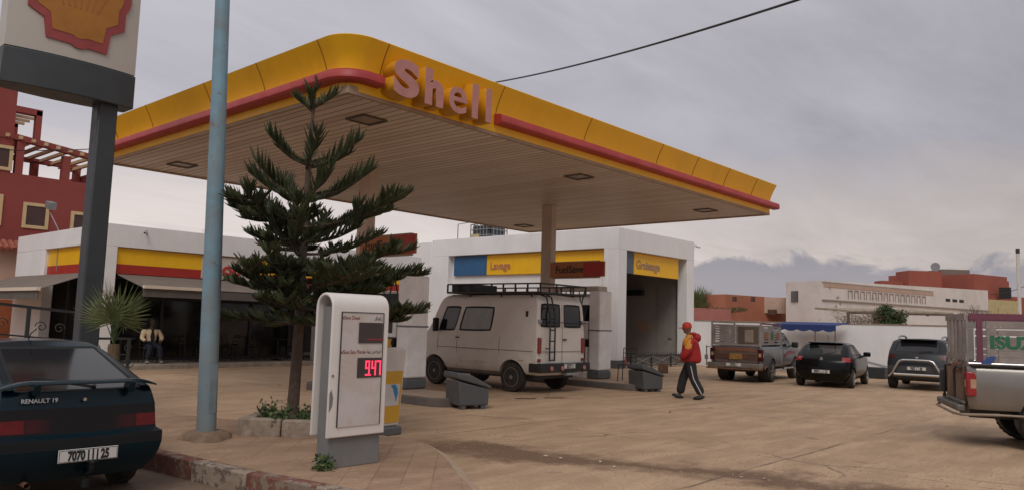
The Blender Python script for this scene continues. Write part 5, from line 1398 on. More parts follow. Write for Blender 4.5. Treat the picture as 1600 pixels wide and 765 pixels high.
v, F, T = lattice(st, X, Z, W, rb=[.03, .05, .05, .05, .04, .04, .05, .04, .0], front_bulge=0.10, crown=0.02, js=(-1, -.86, -.60, 0, .60, .86, 1))
def tg(q):
    s, a, k = q
    if s == 'rear':
        if k == 6 and 1 <= a <= 4: return 1
        if k == 4: return 3 if a in (0, 1, 4, 5) else 4
        if k == 2: return 7
        if k <= 1: return 6
    if s in ('left', 'right'):
        if k == 6 and a in (2, 3, 4, 6, 7): return 1
        if k == 4 and a == 0: return 3
        if k == 2: return 7
        if k <= 1 and a == 0: return 6
    if s == 'front' and k == 6 and 1 <= a <= 4: return 1
    return 0
def cr(a, b):
    if a[0] != b[0] and 'rear' in (a[0], b[0]): return 0.55
    if a[0] == b[0] and a[0] in ('rear', 'left', 'right') and a[2] != b[2] and (max(a[2], b[2]) in (2, 3, 4, 5, 6)): return 0.8
    return 0
car_shell(t, v, F, T, tg, [m_teal, m_wind, m_trim, m_lampb, m_lampb, m_black, m_teal, m_trim, m_black], ['body', 'window', 'window_trim', 'tail_light', 'lamp_panel', 'wheel_well', 'bumper', 'bumper_strip', 'wheel_well'], [(0, .30, .35), (2.54, .30, .35)], arch_y=0.48, insets={1: (0.025, 2, 0.006)}, creases=cr)
b = MB()
for sy in (-1, 1):
    pass
K = 18; pts = []
def spo(y): return (-0.80+0.10*(abs(y)/0.66)**3, y, 1.115-0.035*max(0, abs(y)-0.5)/0.16)
vs = []; n = 6
for i in range(K+1):
    y = -0.70+1.40*i/K; x, _, z = spo(y); c = 1-0.5*max(0, (abs(y)-0.6)/0.1)
    for (dx, dz) in ((0.0, 0.008), (0.02, 0.030), (0.10, 0.036), (0.17, 0.018), (0.10, 0.004), (0.02, 0.0)): vs.append((x+dx*c, y, z+dz*c))
fs = []
for i in range(K):
    for k in range(n): fs.append((i*n+k, i*n+(k+1) % n, (i+1)*n+(k+1) % n, (i+1)*n+k))
fs.append(tuple(range(n))); fs.append(tuple(K*n+k for k in range(n)))
b.add(vs, fs); sp_ = b.build('spoiler', m_teal, t, smooth=50)
b = MB()
for y in (-0.42, 0.42): MB().prism([(-0.76, 1.02), (-0.62, 1.06), (-0.66, 1.12), (-0.78, 1.12)], y-0.03, y+0.03, 'y').build('spoiler_foot', m_teal, sp_, bevel=0.006)
plate(t, -0.885, -0.02, 0.475, '7070 | \u0627 | 25', h=0.118)
text('badge', 'RENAULT 19', 0.054, mat('badge_silver', (0.5, 0.5, 0.5), 0.4), t, face_m((-0.722, 0.53, 0.955), (0, -1, 0)), 0.003, 0.001, align='LEFT')
MB().tube([(-0.74, 0, 0.97), (-0.728-0.02, 0, 0.97)], 0.016, 14).build('boot_lock', m_chrome, t, smooth=40)
b = MB(); b.tube([(-0.55, -0.05, 0.30), (-0.82, -0.05, 0.28), (-0.91, -0.05, 0.32), (-0.91, -0.05, 0.38)], 0.022, 8).ball((-0.91, -0.05, 0.40), 0.028, 8); b.tube([(-.84, -.03, .17), (-.84, -.03, .25)], .04, 10)
b.build('tow_hitch', m_trim, t, smooth=60)
MB().tube([(-0.6, 0.45, 0.24), (-0.82, 0.45, 0.235)], 0.026, 12, cap=False).build('exhaust', m_rust, t, smooth=60)
MB().tube([(0.7, 0.1, 1.47), (0.62, 0.1, 1.55), (0.45, 0.1, 1.60)], 0.006, 5).build('aerial', m_black, t)
MB().box(-0.5, 3.1, -0.55, 0.55, 0.22, 0.34).build('underbody', m_black, t)
for s in (-1, 1):
    wheel(t, 0, s*0.67, 0.285, 0.175, s); wheel(t, 2.54, s*0.67, 0.285, 0.175, s)
    b = MB().box(1.55, 1.72, s*0.86-0.08, s*0.86+0.08, 1.0, 1.12); b.build('mirror', m_trim, t, bevel=0.03)
b = MB(); b.bar((-0.60, -0.12, 1.075), (-0.35, 0.34, 1.16), 0.012, 0.02); b.tube([(-0.60, -0.12, 1.05), (-0.62, -0.12, 1.09)], 0.02, 8); b.build('wiper', m_black, t)
place(t, (2.88, 8.72, -0.11), R(90))

# ---- black hatchback
m_blackp = mat('black_paint', (0.004, 0.004, 0.0045), 0.20, 0.1, 2, spec=0.25, low_dirt=0.35, low_h=0.45, dirtc=(0.05, 0.04, 0.03))
m_seeth = glass_mat('see_through_glass', (0.02, 0.022, 0.022), 0.55, 0.03)
t = thing('parked_car', 'black modern hatchback with red lamps parked between the caged pickup and the grey SUV', 'car')
st = [0, .05, .15, .29, .42, .535, .56, .68, .78, .90, 1]
X = [(-.52, 3.35), (-.60, 3.42), (-.60, 3.42), (-.55, 3.36), (-.46, 3.22), (-.36, 2.32), (.10, 1.35), (.28, 1.15)]
Z = [.24, .40, .62, .86, 1.0, lambda u: 1.07-0.12*max(0, u-.1), 1.38, 1.445]
W = [ef(.60, .72), ef(.74, .84), ef(.79, .865), ef(.79, .865), ef(.74, .83), ef(.72, .80), .67, .50]
v, F, T = lattice(st, X, Z, W, rb=[.06, .12, .14, .12, .10, .10, .08, .02], front_bulge=0.2, crown=0.03)
def tg(q):
    s, a, k = q
    if s == 'rear':
        if k == 5 and 1 <= a <= 4: return 1
        if k == 3 and a in (0, 5): return 3
    if s in ('left', 'right'):
        if k == 5 and a in (2, 3, 4, 6): return 1
        if k == 3 and a == 0: return 3
    if s == 'front' and k == 5 and 1 <= a <= 4: return 1
    return 0
def cr(a, b):
    if a[0] == b[0] == 'rear' and a[2] != b[2] and max(a[2], b[2]) in (3, 5): return 0.4
    if a[0] != b[0] and 'top' in (a[0], b[0]): return 0.2
    return 0
car_shell(t, v, F, T, tg, [m_blackp, m_seeth, m_trim, m_lampr, m_lampd, m_black, m_blackp], ['body', 'window', 'window_trim', 'tail_light', 'lamp_panel', 'wheel_well', 'bumper'], [(0, .31, .355), (2.55, .31, .355)], arch_y=0.5, insets={1: (0.022, 2, 0.005)}, creases=cr)
plate(t, -0.725, 0, 0.52, '8703 | \u0628 | 12')
b = MB(); b.prism([(0, .09), (.05, 0), (0, -.09), (-.05, 0)], -0.66, -0.645, 'x'); b.xf(Matrix.Translation((0.02, 0, 0.90))); b.build('badge', m_chrome, t, bevel=0.004)
text('badge', 'CLIO', 0.045, m_chrome, t, face_m((-0.665, 0.11, 0.745), (0, -1, 0)), 0.002, 0, align='LEFT')
MB().box(0.0, 0.30, -0.50, 0.50, 1.43, 1.455).xf(Matrix.Translation((-0.06, 0, -0.005))).build('spoiler', m_blackp, t, bevel=0.012)
MB().tube([(0.6, 0, 1.46), (0.4, 0, 1.68)], 0.006, 5).build('aerial', m_black, t)
MB().box(-0.3, 3.2, -0.6, 0.6, 0.2, 0.36).build('underbody', m_black, t)
b = MB()
for y in (-.38, .38): b.box(1.0, 1.14, y-.22, y+.22, .5, 1.02); b.box(1.03, 1.1, y-.11, y+.11, 1.04, 1.2)
b.box(0.35, 0.5, -.55, .55, .5, .98); b.build('seat', m_black, t, bevel=0.03)
b = MB(); b.bar((-0.43, -0.05, 1.07), (-0.35, -0.32, 1.13), 0.02, 0.03); b.build('wiper', m_black, t)
al = mat('alloy_rim', (0.42, 0.40, 0.38), 0.35, 0.1, metal=0.8)
for s in (-1, 1):
    wheel(t, 0, s*0.745, 0.305, 0.185, s, 7, al); wheel(t, 2.55, s*0.745, 0.305, 0.185, s, 7, al)
    b = MB().box(1.86, 2.02, s*0.93-0.11, s*0.93+0.11, 0.98, 1.14); b.build('mirror', m_blackp, t, bevel=0.045, segs=3)
    b = MB().box(1.90, 1.98, min(s*.78, s*.84), max(s*.78, s*.84), 0.97, 1.02); b.build('mirror_stalk', m_black, t)
place(t, (24.98, 9.0, 0), R(9)); t.scale = (1, 1, 0.95)

# ---- dark grey SUV
m_greyp = mat('slate_paint', (0.022, 0.024, 0.027), 0.30, 0.1, 2, spec=0.3, low_dirt=0.35, low_h=0.6, dirtc=(0.09, 0.07, 0.055))
m_clad = mat('grey_cladding', (0.060, 0.062, 0.066), 0.6, 0.1)
t = thing('parked_car', 'dark slate grey SUV with chrome rear nudge bar and roof rails', 'car')
st = [0, .05, .15, .30, .42, .55, .575, .68, .78, .90, 1]
X = [(-.60, 3.40), (-.72, 3.50), (-.72, 3.50), (-.66, 3.44), (-.60, 3.30), (-.55, 2.45), (-.22, 1.55), (-.08, 1.35)]
Z = [.36, .52, .78, 1.0, 1.17, lambda u: 1.22-0.06*u, 1.56, 1.635]
W = [ef(.68, .76), ef(.80, .88), ef(.84, .90), ef(.82, .89), ef(.80, .87), ef(.80, .86), .74, .60]
v, F, T = lattice(st, X, Z, W, rb=[.05, .10, .10, .08, .07, .07, .05, .02], front_bulge=0.15, crown=0.03)
def tg(q):
    s, a, k = q
    if s == 'rear':
        if k == 5 and 1 <= a <= 4: return 1
        if k == 3 and a in (0, 5): return 3
        if k <= 1: return 6
    if s in ('left', 'right'):
        if k == 5 and a in (1, 2, 3, 4, 6): return 1
        if k == 3 and a == 0: return 3
        if k <= 0: return 6
    if s == 'front' and k == 5 and 1 <= a <= 4: return 1
    return 0
def cr(a, b):
    if a[0] != b[0] and 'rear' in (a[0], b[0]): return 0.4
    if a[0] == b[0] == 'rear' and a[2] != b[2] and max(a[2], b[2]) in (2, 3, 5): return 0.5
    return 0
m_lampm = mat('maroon_lamp', (0.06, 0.006, 0.008), 0.25, 0.15, 6, spec=0.3)
car_shell(t, v, F, T, tg, [m_greyp, m_wind, m_trim, m_lampm, m_lampd, m_black, m_clad], ['body', 'window', 'window_trim', 'tail_light', 'lamp_panel', 'wheel_well', 'bumper'], [(0, .36, .42), (2.67, .36, .42)], arch_y=0.52, insets={1: (0.022, 2, 0.005)}, creases=cr)
plate(t, -0.845, 0.0, 0.70, '7027 | \u0623 | 82')
b = MB(); K = []
for (y, z) in ((.78, .42), (.66, .56), (.54, .80), (.46, .93), (.36, .97), (.0, .975), (-.36, .97), (-.46, .93), (-.54, .80), (-.66, .56), (-.78, .42)): K.append((-0.90, y, z))
b.tube(K, 0.032, 10); b.tube([(-.90, .62, .50), (-.90, -.62, .50)], 0.045, 10); b.build('nudge_bar', m_chrome, t, smooth=60)
b = MB(); b.box(-0.758, -0.745, -0.05, 0.05, 1.045, 1.075); b.box(-0.758, -0.745, -0.028, 0.028, 1.02, 1.044); b.build('badge', m_chrome, t, bevel=0.004)
b = MB(); b.box(-0.62, 0.05, -0.52, 0.52, 1.60, 1.632); b.xf(Matrix.Translation((0.22, 0, 0.012))); b.build('spoiler', m_greyp, t, bevel=0.012)
for s in (-1, 1):
    b = MB(); b.tube([(0.15, s*.60, 1.60), (0.25, s*.61, 1.70), (0.5, s*.62, 1.735), (1.4, s*.62, 1.735), (1.62, s*.61, 1.69), (1.7, s*.60, 1.60)], [.03, .035, .03, .03, .035, .03], 8); b.build('roof_rail', m_steel, t, smooth=60)
    wheel(t, 0, s*0.78, 0.36, 0.22, s, 5, al); wheel(t, 2.67, s*0.78, 0.36, 0.22, s, 5, al)
    MB().box(2.0, 2.18, s*.98-.12, s*.98+.12, 1.08, 1.28).build('mirror', m_greyp, t, bevel=0.045, segs=3)
MB().box(-0.4, 3.2, -0.65, 0.65, 0.28, 0.5).build('underbody', m_black, t)
b = MB(); b.bar((-0.66, -0.05, 1.235), (-0.60, -0.42, 1.27), 0.02, 0.04); b.build('wiper', m_black, t)
place(t, (27.0, 6.78, 0), R(7)); t.scale = (1, 1, 0.95)

# ---- white camper van
m_van = mat('van_white', (0.72, 0.67, 0.61), 0.42, 0.05, 1.2, dirt=0.3, dirtc=(0.36, 0.29, 0.22), dscale=1.0, low_dirt=0.55, low_h=0.75)
t = thing('camper_van', 'old off-white panel van with black roof rack, ladder and dirty wheels at the pumps', 'van')
LZ = 0.0
st = [0, .03, .20, .395, .70, .735, .90, .95, 1]
X = [(-.78, 3.35), (-.80, 3.48), (-.80, 3.50), (-.80, 3.42), (-.79, 3.00), (-.76, 2.72), (-.70, 2.58), (-.62, 2.45)]
Z = [.44, .62, 1.02, 1.20, lambda u: 1.62-0.12*min(1, u*4)-0.06*u, lambda u: 2.20-0.10*min(1, u*4), 2.34, 2.40]
W = [.93, .985, 1.0, .995, .985, .945, .90, .76]
v, F, T = lattice(st, X, Z, W, rear_bulge=0.03, front_bulge=0.10, crown=0.03, js=(-1, -.86, -.07, .07, .86, 1))
def tg(q):
    s, a, k = q
    if s == 'rear' and k == 4 and a in (1, 3): return 1
    if s in ('left', 'right') and k == 4 and a == 3: return 3
    if s in ('left', 'right') and k == 4 and a == 5: return 1
    if s == 'front' and k == 4 and 1 <= a <= 3: return 1
    return 0
def cr(a, b):
    if a[0] != b[0] and 'rear' in (a[0], b[0]): return 0.7
    if a[0] != b[0] and 'top' in (a[0], b[0]): return 0.2
    if a[0] == b[0] and a[2] != b[2] and a[0] in ('left', 'right') and max(a[2], b[2]) == 4: return 0.35
    return 0.0
m_curt = mat('curtain_window', (0.13, 0.115, 0.10), 0.25, 0.2, 3, coat=0.5)
car_shell(t, v, F, T, tg, [m_van, m_wind, m_trim, m_curt], ['body', 'window', 'window_trim', 'side_window', 'wheel_well', 'wheel_well'], [(0, .36, .44), (2.75, .36, .44)], arch_y=0.55, insets={1: (0.035, 2, 0.006), 3: (0.03, 2, 0.006)}, creases=cr, m_arch=m_black)
# pressed panels, seams, sills, bumper
for s in (-1, 1):
    for (a0, a1, c0, c1) in ((-.30, .30, 1.42, 2.02), (.80, 1.80, .70, 1.0)):
        yv = lambda z: s*(1.004 if z < 1.1 else 1.004-.058*(z-1.1)/.95*1.2)
        MB().tube([(a0, yv(c0), c0), (a1, yv(c0), c0), (a1, yv(c1), c1), (a0, yv(c1), c1), (a0, yv(c0), c0)], .006, 4).build('pressed_panel', m_van, t)
MB().box(-.42, -.26, 1.0, 1.012, .80, .95).build('fuel_flap', m_van, t, bevel=0.01)
m_seam = mat('seam_dark', (0.10, 0.085, 0.07), 0.8)
def seam(pts, par=t): MB().tube(pts, 0.006, 4).build('door_seam', m_seam, par)
yL = 1.0
for x in (0.40, 1.90, 2.62):
    for s in (-1, 1): seam([(x, s*.955, .64), (x, s*1.003, 1.02), (x, s*.988, 1.34), (x, s*.935, 2.02)] if x != 1.90 else [(x, s*.955, .5), (x, s*1.003, 1.02), (x, s*.988, 1.34), (x, s*.935, 2.02)])
for s in (-1, 1): seam([(-.70, s*1.002, 1.02), (2.6, s*1.002, 1.02)])
seam([(-.838, 0, .60), (-.838, 0, 1.3), (-.80, 0, 2.2)])
seam([(-.835, -.80, 1.02), (-.842, 0, 1.02), (-.835, .80, 1.02)])
b = MB(); b.box(-0.99, -0.83, -1.02, 1.02, 0.52, 0.74); b.box(-0.93, -0.60, 0.93, 1.03, 0.52, 0.735); b.box(-0.93, -0.60, -1.03, -0.93, 0.52, 0.735)
bp_ = b.build('rear_bumper', m_black, t, bevel=0.02)
b = MB()
for y in (.62, .18, -.74): 
    lm = MB().lathe([(0.06, -0.995), (0.055, -1.02), (0.0005, -1.025)], (0, y, 0.62), 'x', 16).build('fog_lamp', mat('lamp_pinkish', (0.40, 0.18, 0.15), 0.3, 0.1), bp_, smooth=40)
plate(t, -1.0, -0.12, 0.665, '52777 | \u0627', w=0.46, h=0.12)
MB().box(-1.0, -0.86, -0.55, 0.0, 0.44, 0.50).build('step', m_steel, t)
for s in (-1, 1):
    MB().box(-0.855, -0.80, s*.90-.055, s*.90+.055, 0.98, 1.36).build('tail_light', mat('van_lamp', (0.22, 0.03, 0.02), 0.3, 0.3, 5), t, bevel=0.015)
    MB().box(-0.85, -0.80, s*.90-.045, s*.90+.045, 0.78, 0.85).build('reflector', mat('van_lamp2', (0.25, 0.02, 0.02), 0.4), t, bevel=0.01)
MB().box(-0.87, -0.835, -0.16, -0.02, 1.30, 1.335).build('handle', m_black, t, bevel=0.01)
MB().box(1.80, 1.94, 1.0, 1.02, 1.27, 1.30).build('handle', m_black, t, bevel=0.008)
MB().box(-0.50, -0.42, 0.945, 0.965, 1.72, 2.0).build('air_vent', m_black, t)
for s in (-1, 1):
    for z in (1.7,): MB().box(-0.84, -0.79, s*.88-.05, s*.88+.05, z, z+.1).build('hinge', m_steel, t, bevel=0.01)
# ladder on the left door
b = MB()
for y in (.64, .44): b.tube([(-0.60, y, 2.43), (-0.80, y, 2.36), (-0.94, y, 1.9), (-0.94, y, 0.80)], 0.02, 8)
for z in (2.1, 1.82, 1.55, 1.28, 1.02, .82): b.tube([(-0.94, .64, z), (-0.94, .44, z)], 0.018, 6)
for z in (1.75, 1.1): b.tube([(-.94, .64, z), (-.83, .66, z)], 0.015, 6)
b.build('ladder', m_black, t, smooth=60)
MB().bar((-0.90, 0.9, 1.74), (-0.90, -0.9, 1.74), 0.022).build('bar', m_black, t)
# roof rack
b = MB(); zr0, zr1 = 2.46, 2.68; xr0, xr1 = -0.85, 2.36
for z in (zr0, zr1):
    w = .95
    b.bar((xr0, -w, z), (xr1, -w, z), 0.04, 0.05 if z == zr0 else 0.035); b.bar((xr0, w, z), (xr1, w, z), 0.04, 0.05 if z == zr0 else 0.035); b.bar((xr0, -w, z), (xr0, w, z), 0.04); 
b.bar((xr1, -.95, zr0), (xr1, .95, zr0), 0.04)
for i in range(9):
    x = xr0+(xr1-xr0)*i/8; b.bar((x, -.95, zr0), (x, .95, zr0), 0.03, 0.04)
    for y in (-.95, .95): b.bar((x, y, zr0), (x, y, zr1), 0.035)
for y in (-.6, -.3, 0, .3, .6): b.bar((xr0, y, zr0+.01), (xr1, y, zr0+.01), 0.05, 0.02)
for x in (-.5, .5, 1.6):
    for y in (-.88, .88): b.bar((x, y, zr0), (x, y*.93, 2.30), 0.03)
for y in (-.3, .3): b.bar((xr0, y, zr0), (xr0, y, zr1), 0.035)
b.build('roof_rack', m_black, t)
MB().box(1.50, 2.28, -.1, .88, 2.49, 2.69).build('roof_box', m_black, t, bevel=0.02)
MB().box(-0.6, 3.2, -.8, .8, .34, .55).build('underbody', m_black, t)
MB().box(0.3, 2.3, -.92, .92, .40, .50).build('sill', mat('sill_dirty', (0.13, 0.10, 0.08), 0.8, 0.3), t)
for s in (-1, 1):
    wheel(t, 0, s*.86, .365, .22, s); wheel(t, 2.75, s*.86, .365, .22, s)
    MB().box(2.55, 2.64, s*1.12-.09, s*1.12+.09, 1.42, 1.78).build('mirror', m_black, t, bevel=0.03)
    b = MB().bar((2.5, s*1.0, 1.45), (2.6, s*1.1, 1.5), 0.02); b.build('mirror_arm', m_black, t)
b = MB(); pts = [(2.28+.0*math.cos(a), 0.45+.19*math.cos(a), 1.42+.16*math.sin(a)) for a in [2*PI*i/16 for i in range(17)]]; b.tube(pts, .014, 6); b.build('steering_wheel', m_black, t)
for s in (-1, 1):
    MB().lathe([(0.1, 3.5), (0.09, 3.56), (0.0005, 3.57)], (0, s*.7, .85), 'x', 16).build('headlight', mat('lamp_clear', (0.5, 0.5, 0.48), 0.15), t, smooth=40)
place(t, (15.45, 12.92, 0), R(91))

# ---- pickups
m_silver = mat('dull_silver', (0.27, 0.255, 0.24), 0.30, 0.12, 1.2, metal=0.7, bump=0.12, bscale=3, dirt=0.35, dirtc=(0.24, 0.18, 0.13), dscale=1.5, low_dirt=0.75, low_h=0.85)
m_pkgrey = mat('pickup_grey', (0.15, 0.155, 0.165), 0.38, 0.1, 1.5, metal=0.2, dirt=0.35, dirtc=(0.2, 0.17, 0.14), low_dirt=0.5, low_h=0.7, coat=0.2)
def pickup(label, m_body, lampm, rackf, extra):
    t = thing('pickup_truck', label, 'pickup')
    # origin: rear axle on the ground, x forward
    # bed: side panels with wheel arches
    zb0, zb1 = 0.50, 1.16; xb0, xb1 = -1.10, 1.30
    s = 1
    if True:
        st = [0, .07, .25, .36, .46, .56, .66, .8, 1]
        X = [(xb0+.05, xb1), (xb0, xb1), (xb0, xb1), (xb0+.01, xb1), (xb0+.02, xb1)]; Z = [zb0, .62, .85, 1.08, zb1]
        verts = []; b = MB()
        ys = [.852, .868, .875, .865, .83]; xsn = [xb0, xb0+.12, -.62, -.45, -.2, 0, .2, .45, .62, 1.0, xb1]
        outer = []
        for x in xsn:
            fl = 0.028*max(0, 1-abs(x)/.55); row = []
            for k, (y, z) in enumerate(zip(ys, Z)):
                xx = x; 
                if x == xb0: y = y-.07; xx = x+0.01
                row.append((xx, s*(y+(fl if k in (1, 2) else 0)), z))
            row += [(x, s*.76, zb1), (x, s*.76, zb0)]
            outer.append(row)
        n = len(outer[0]); b.v = [p for r_ in outer for p in r_]
        for i in range(len(outer)-1):
            for k in range(n): b.f.append([i*n+k, i*n+(k+1) % n, (i+1)*n+(k+1) % n, (i+1)*n+k]); b.mi.append(0)
        b.f.append(list(range(n))); b.mi.append(0); b.f.append([(len(outer)-1)*n+k for k in range(n)]); b.mi.append(0)
        o = b.build('tmp', m_body, None)
        bv = o.modifiers.new('b', 'BEVEL'); bv.width = 0.018; bv.segments = 3; bv.limit_method = 'ANGLE'; bv.angle_limit = R(30)
        c = MB().lathe([(.43, s*.70), (.43, s*1.2)], (0, 0, .37), 'y', 40).build('cut', m_black); bo = o.modifiers.new('w', 'BOOLEAN'); bo.object = c; bo.solver = 'EXACT'
        me = baked(o); bpy.data.objects.remove(o); bpy.data.objects.remove(c); me.shade_smooth(); me.set_sharp_from_angle(angle=R(35))
    mb2 = me.copy(); mb2.transform(Matrix.Diagonal((1, -1, 1, 1))); mb2.flip_normals()
    for me_ in (me, mb2):
        o = bpy.data.objects.new('bed_side', me_); COL.objects.link(o); o.parent = t
    for s in (-1, 1):
        MB().lathe([(.42, s*.78), (.42, s*.50), (.38, s*.50), (.38, s*.78)], (0, 0, .37), 'y', 24).build('wheel_well', m_black, t)
        lb = MB(); prf = [(-1.115, .70), (-.98, .70), (-.93, .78), (-.955, .98), (-1.01, 1.07), (-1.115, 1.08)]
        lb.prism(prf, s*.70, s*.868, 'y'); lo_ = lb.build('tail_light', lampm, t, bevel=0.02, segs=3)
        MB().box(-1.065, -.985, min(s*.868, s*.873), max(s*.868, s*.873), .82, .96).build('lamp_lens', mat('amber_lens', (0.45, 0.28, 0.18), 0.3), lo_, bevel=0.004)
        MB().box(-1.125, -1.118, min(s*.74, s*.82), max(s*.74, s*.82), .84, .95).build('lamp_lens', mat('amber_lens', (0.45, 0.28, 0.18), 0.3), lo_)
        wheel(t, 0, s*.76, .37, .235, s, 6, al if 'caged' in label else None); wheel(t, 3.0, s*.76, .37, .235, s, 6, al if 'caged' in label else None)
    MB().box(xb0+.06, xb1, -.755, .755, .52, .60).build('bed_floor', m_dark, t)
    MB().box(xb1-.05, xb1, -.755, .755, .602, 1.14).build('bed_front', m_body, t)
    MB().box(-1.0, 3.6, -.42, .42, .34, .50).build('chassis', m_black, t)
    # cab
    st = [0, .04, .25, .45, .50, .66, .80, .92, 1]
    X = [(1.36, 3.75), (1.36, 3.85), (1.36, 3.86), (1.37, 3.75), (1.38, 2.85), (1.50, 2.25), (1.62, 2.1)]
    Z = [.46, .62, .86, 1.05, lambda u: 1.14, 1.62, 1.70]; Wd = [.80, .855, .875, .86, .82, .70, .58]
    v, F, T = lattice(st, X, Z, Wd, rear_bulge=0.0, front_bulge=0.12, crown=0.03, js=(-1, -.8, -.4, 0, .4, .8, 1))
    def tg(q):
        s_, a, k = q
        if k == 4 and ((s_ == 'rear' and 1 <= a <= 4) or (s_ in ('left', 'right') and a in (1, 2, 4, 5)) or (s_ == 'front' and 1 <= a <= 4)): return 1
        return 0
    car_shell(t, v, F, T, tg, [m_body, m_wind, m_trim], ['body', 'window', 'window_trim', 'wheel_well', 'wheel_well'], [(3.0, .37, .43)], arch_y=0.5, insets={1: (0.03, 2, 0.005)}, m_arch=m_black)
    for s in (-1, 1):
        MB().box(2.35, 2.47, s*1.0-.11, s*1.0+.11, 1.12, 1.32).build('mirror', m_black, t, bevel=0.04)
        MB().bar((2.42, s*.8, 1.16), (2.42, s*.93, 1.2), .03).build('mirror_arm', m_black, t)
        MB().tube([(1.25, s*.90, .42), (2.5, s*.90, .42)], .03, 8).build('side_step', m_chrome, t, smooth=60)
        MB().box(3.84, 3.93, s*.62-.16, s*.62+.16, .82, 1.0).build('headlight', mat('lamp_clear', (0.5, 0.5, 0.48), 0.15), t, bevel=0.03)
    rackf(t); extra(t)
    return t
m_rackg = mat('rack_grey_paint', (0.30, 0.26, 0.245), 0.7, 0.2, 4, dirt=0.5, dirtc=(0.14, 0.09, 0.06), chips=0.1)
m_purple = mat('rack_purple', (0.16, 0.045, 0.075), 0.7, 0.15, 4, dirt=0.3, dirtc=(0.12, 0.07, 0.06))
m_oran = mat('tailgate_orange', (0.20, 0.075, 0.045), 0.7, 0.25, 5, dirt=0.5, dirtc=(0.12, 0.08, 0.06), dscale=4)
m_gate = mat('tailgate_brown', (0.12, 0.085, 0.07), 0.8, 0.3, 5, dirt=0.4, dirtc=(0.2, 0.15, 0.11))
def slotted(x0, x1, z0, z1, y, axis, name, parent, m, slots, th=0.02):
    """sheet panel with horizontal slots; plane at constant y (axis='y') or x (axis='x')"""
    b = MB(); w0, w1 = x0, x1
    rows = 8; zz = [z0+(z1-z0)*i/rows for i in range(rows+1)]
    def bx_(a0, a1, c0, c1):
        if axis == 'y': b.box(a0, a1, y-th/2, y+th/2, c0, c1)
        else: b.box(y-th/2, y+th/2, a0, a1, c0, c1)
    cols = [w0] + [q for s in slots for q in (w0+(w1-w0)*s[0], w0+(w1-w0)*s[1])] + [w1]
    for i in range(0, len(cols), 2): bx_(cols[i], cols[i+1], z0, z1)
    for s in slots:
        a0, a1 = w0+(w1-w0)*s[0], w0+(w1-w0)*s[1]
        bx_(a0, a1, z0, zz[1]-.02); bx_(a0, a1, zz[-2]+.02, z1)
        for i in range(1, rows-1): bx_(a0, a1, zz[i]+0.022, zz[i+1]-0.0)
    return b.build(name, m, parent)
def rack_a(t):
    z0, z1 = 1.20, 1.90
    fr = MB()
    for (x, y) in ((-1.10, .80), (-1.10, -.80), (1.25, .80), (1.25, -.80)): fr.bar((x, y, 1.14), (x, y, z1+.03), .045)
    fr.bar((-1.10, -.80, z1+.03), (-1.10, .80, z1+.03), .03); fr.bar((-1.10, .80, z1+.03), (1.25, .80, z1+.03), .035); fr.bar((-1.10, -.80, z1+.0), (1.25, -.80, z1-.02), .035)
    fr.bar((-1.10, -.80, z0), (-1.10, .80, z0), .04); fr.build('rack_frame', m_rackg, t)
    slotted(-.78, .78, z0+.02, z1-.04, -1.10, 'x', 'rack_gate', t, m_rackg, ((.50, .64), (.74, .94)))
    MB().box(-1.135, -1.112, -.74, -.08, z0+.06, z1-.10).build('gate_patch', mat('patch_brown', (0.10, 0.075, 0.06), 0.8), t)
    MB().box(-1.142, -1.136, -.58, -.30, z0+.10, z1-.2).build('gate_slats', m_wood, t)
    sd = slotted(-1.05, 1.2, z0+.02, z1-.05, -.82, 'y', 'rack_side', t, m_rackg, ((.10, .34), (.62, .86)))
    slotted(-1.05, 1.2, z0+.02, z1-.05, .82, 'y', 'rack_side', t, m_rackg, ((.10, .34), (.62, .86)))
    b = MB(); b.lathe([(.16, -.838), (.155, -.842), (.0005, -.843)], (.1, 0, 1.52), 'y', 12); b.build('green_mark', mat('rack_green', (0.05, 0.14, 0.05), 0.7), sd)
    b = MB(); b.box(-.75, -.35, -.840, -.833, 1.42, 1.62); b.box(.55, .95, -.840, -.833, 1.42, 1.62); b.build('orange_mark', mat('rack_orange', (0.30, 0.10, 0.05), 0.7), sd)
    MB().bar((-1.10, -.84, z1+.01), (1.25, -.84, z1-.01), .03, .05).build('purple_rail', m_purple, t)
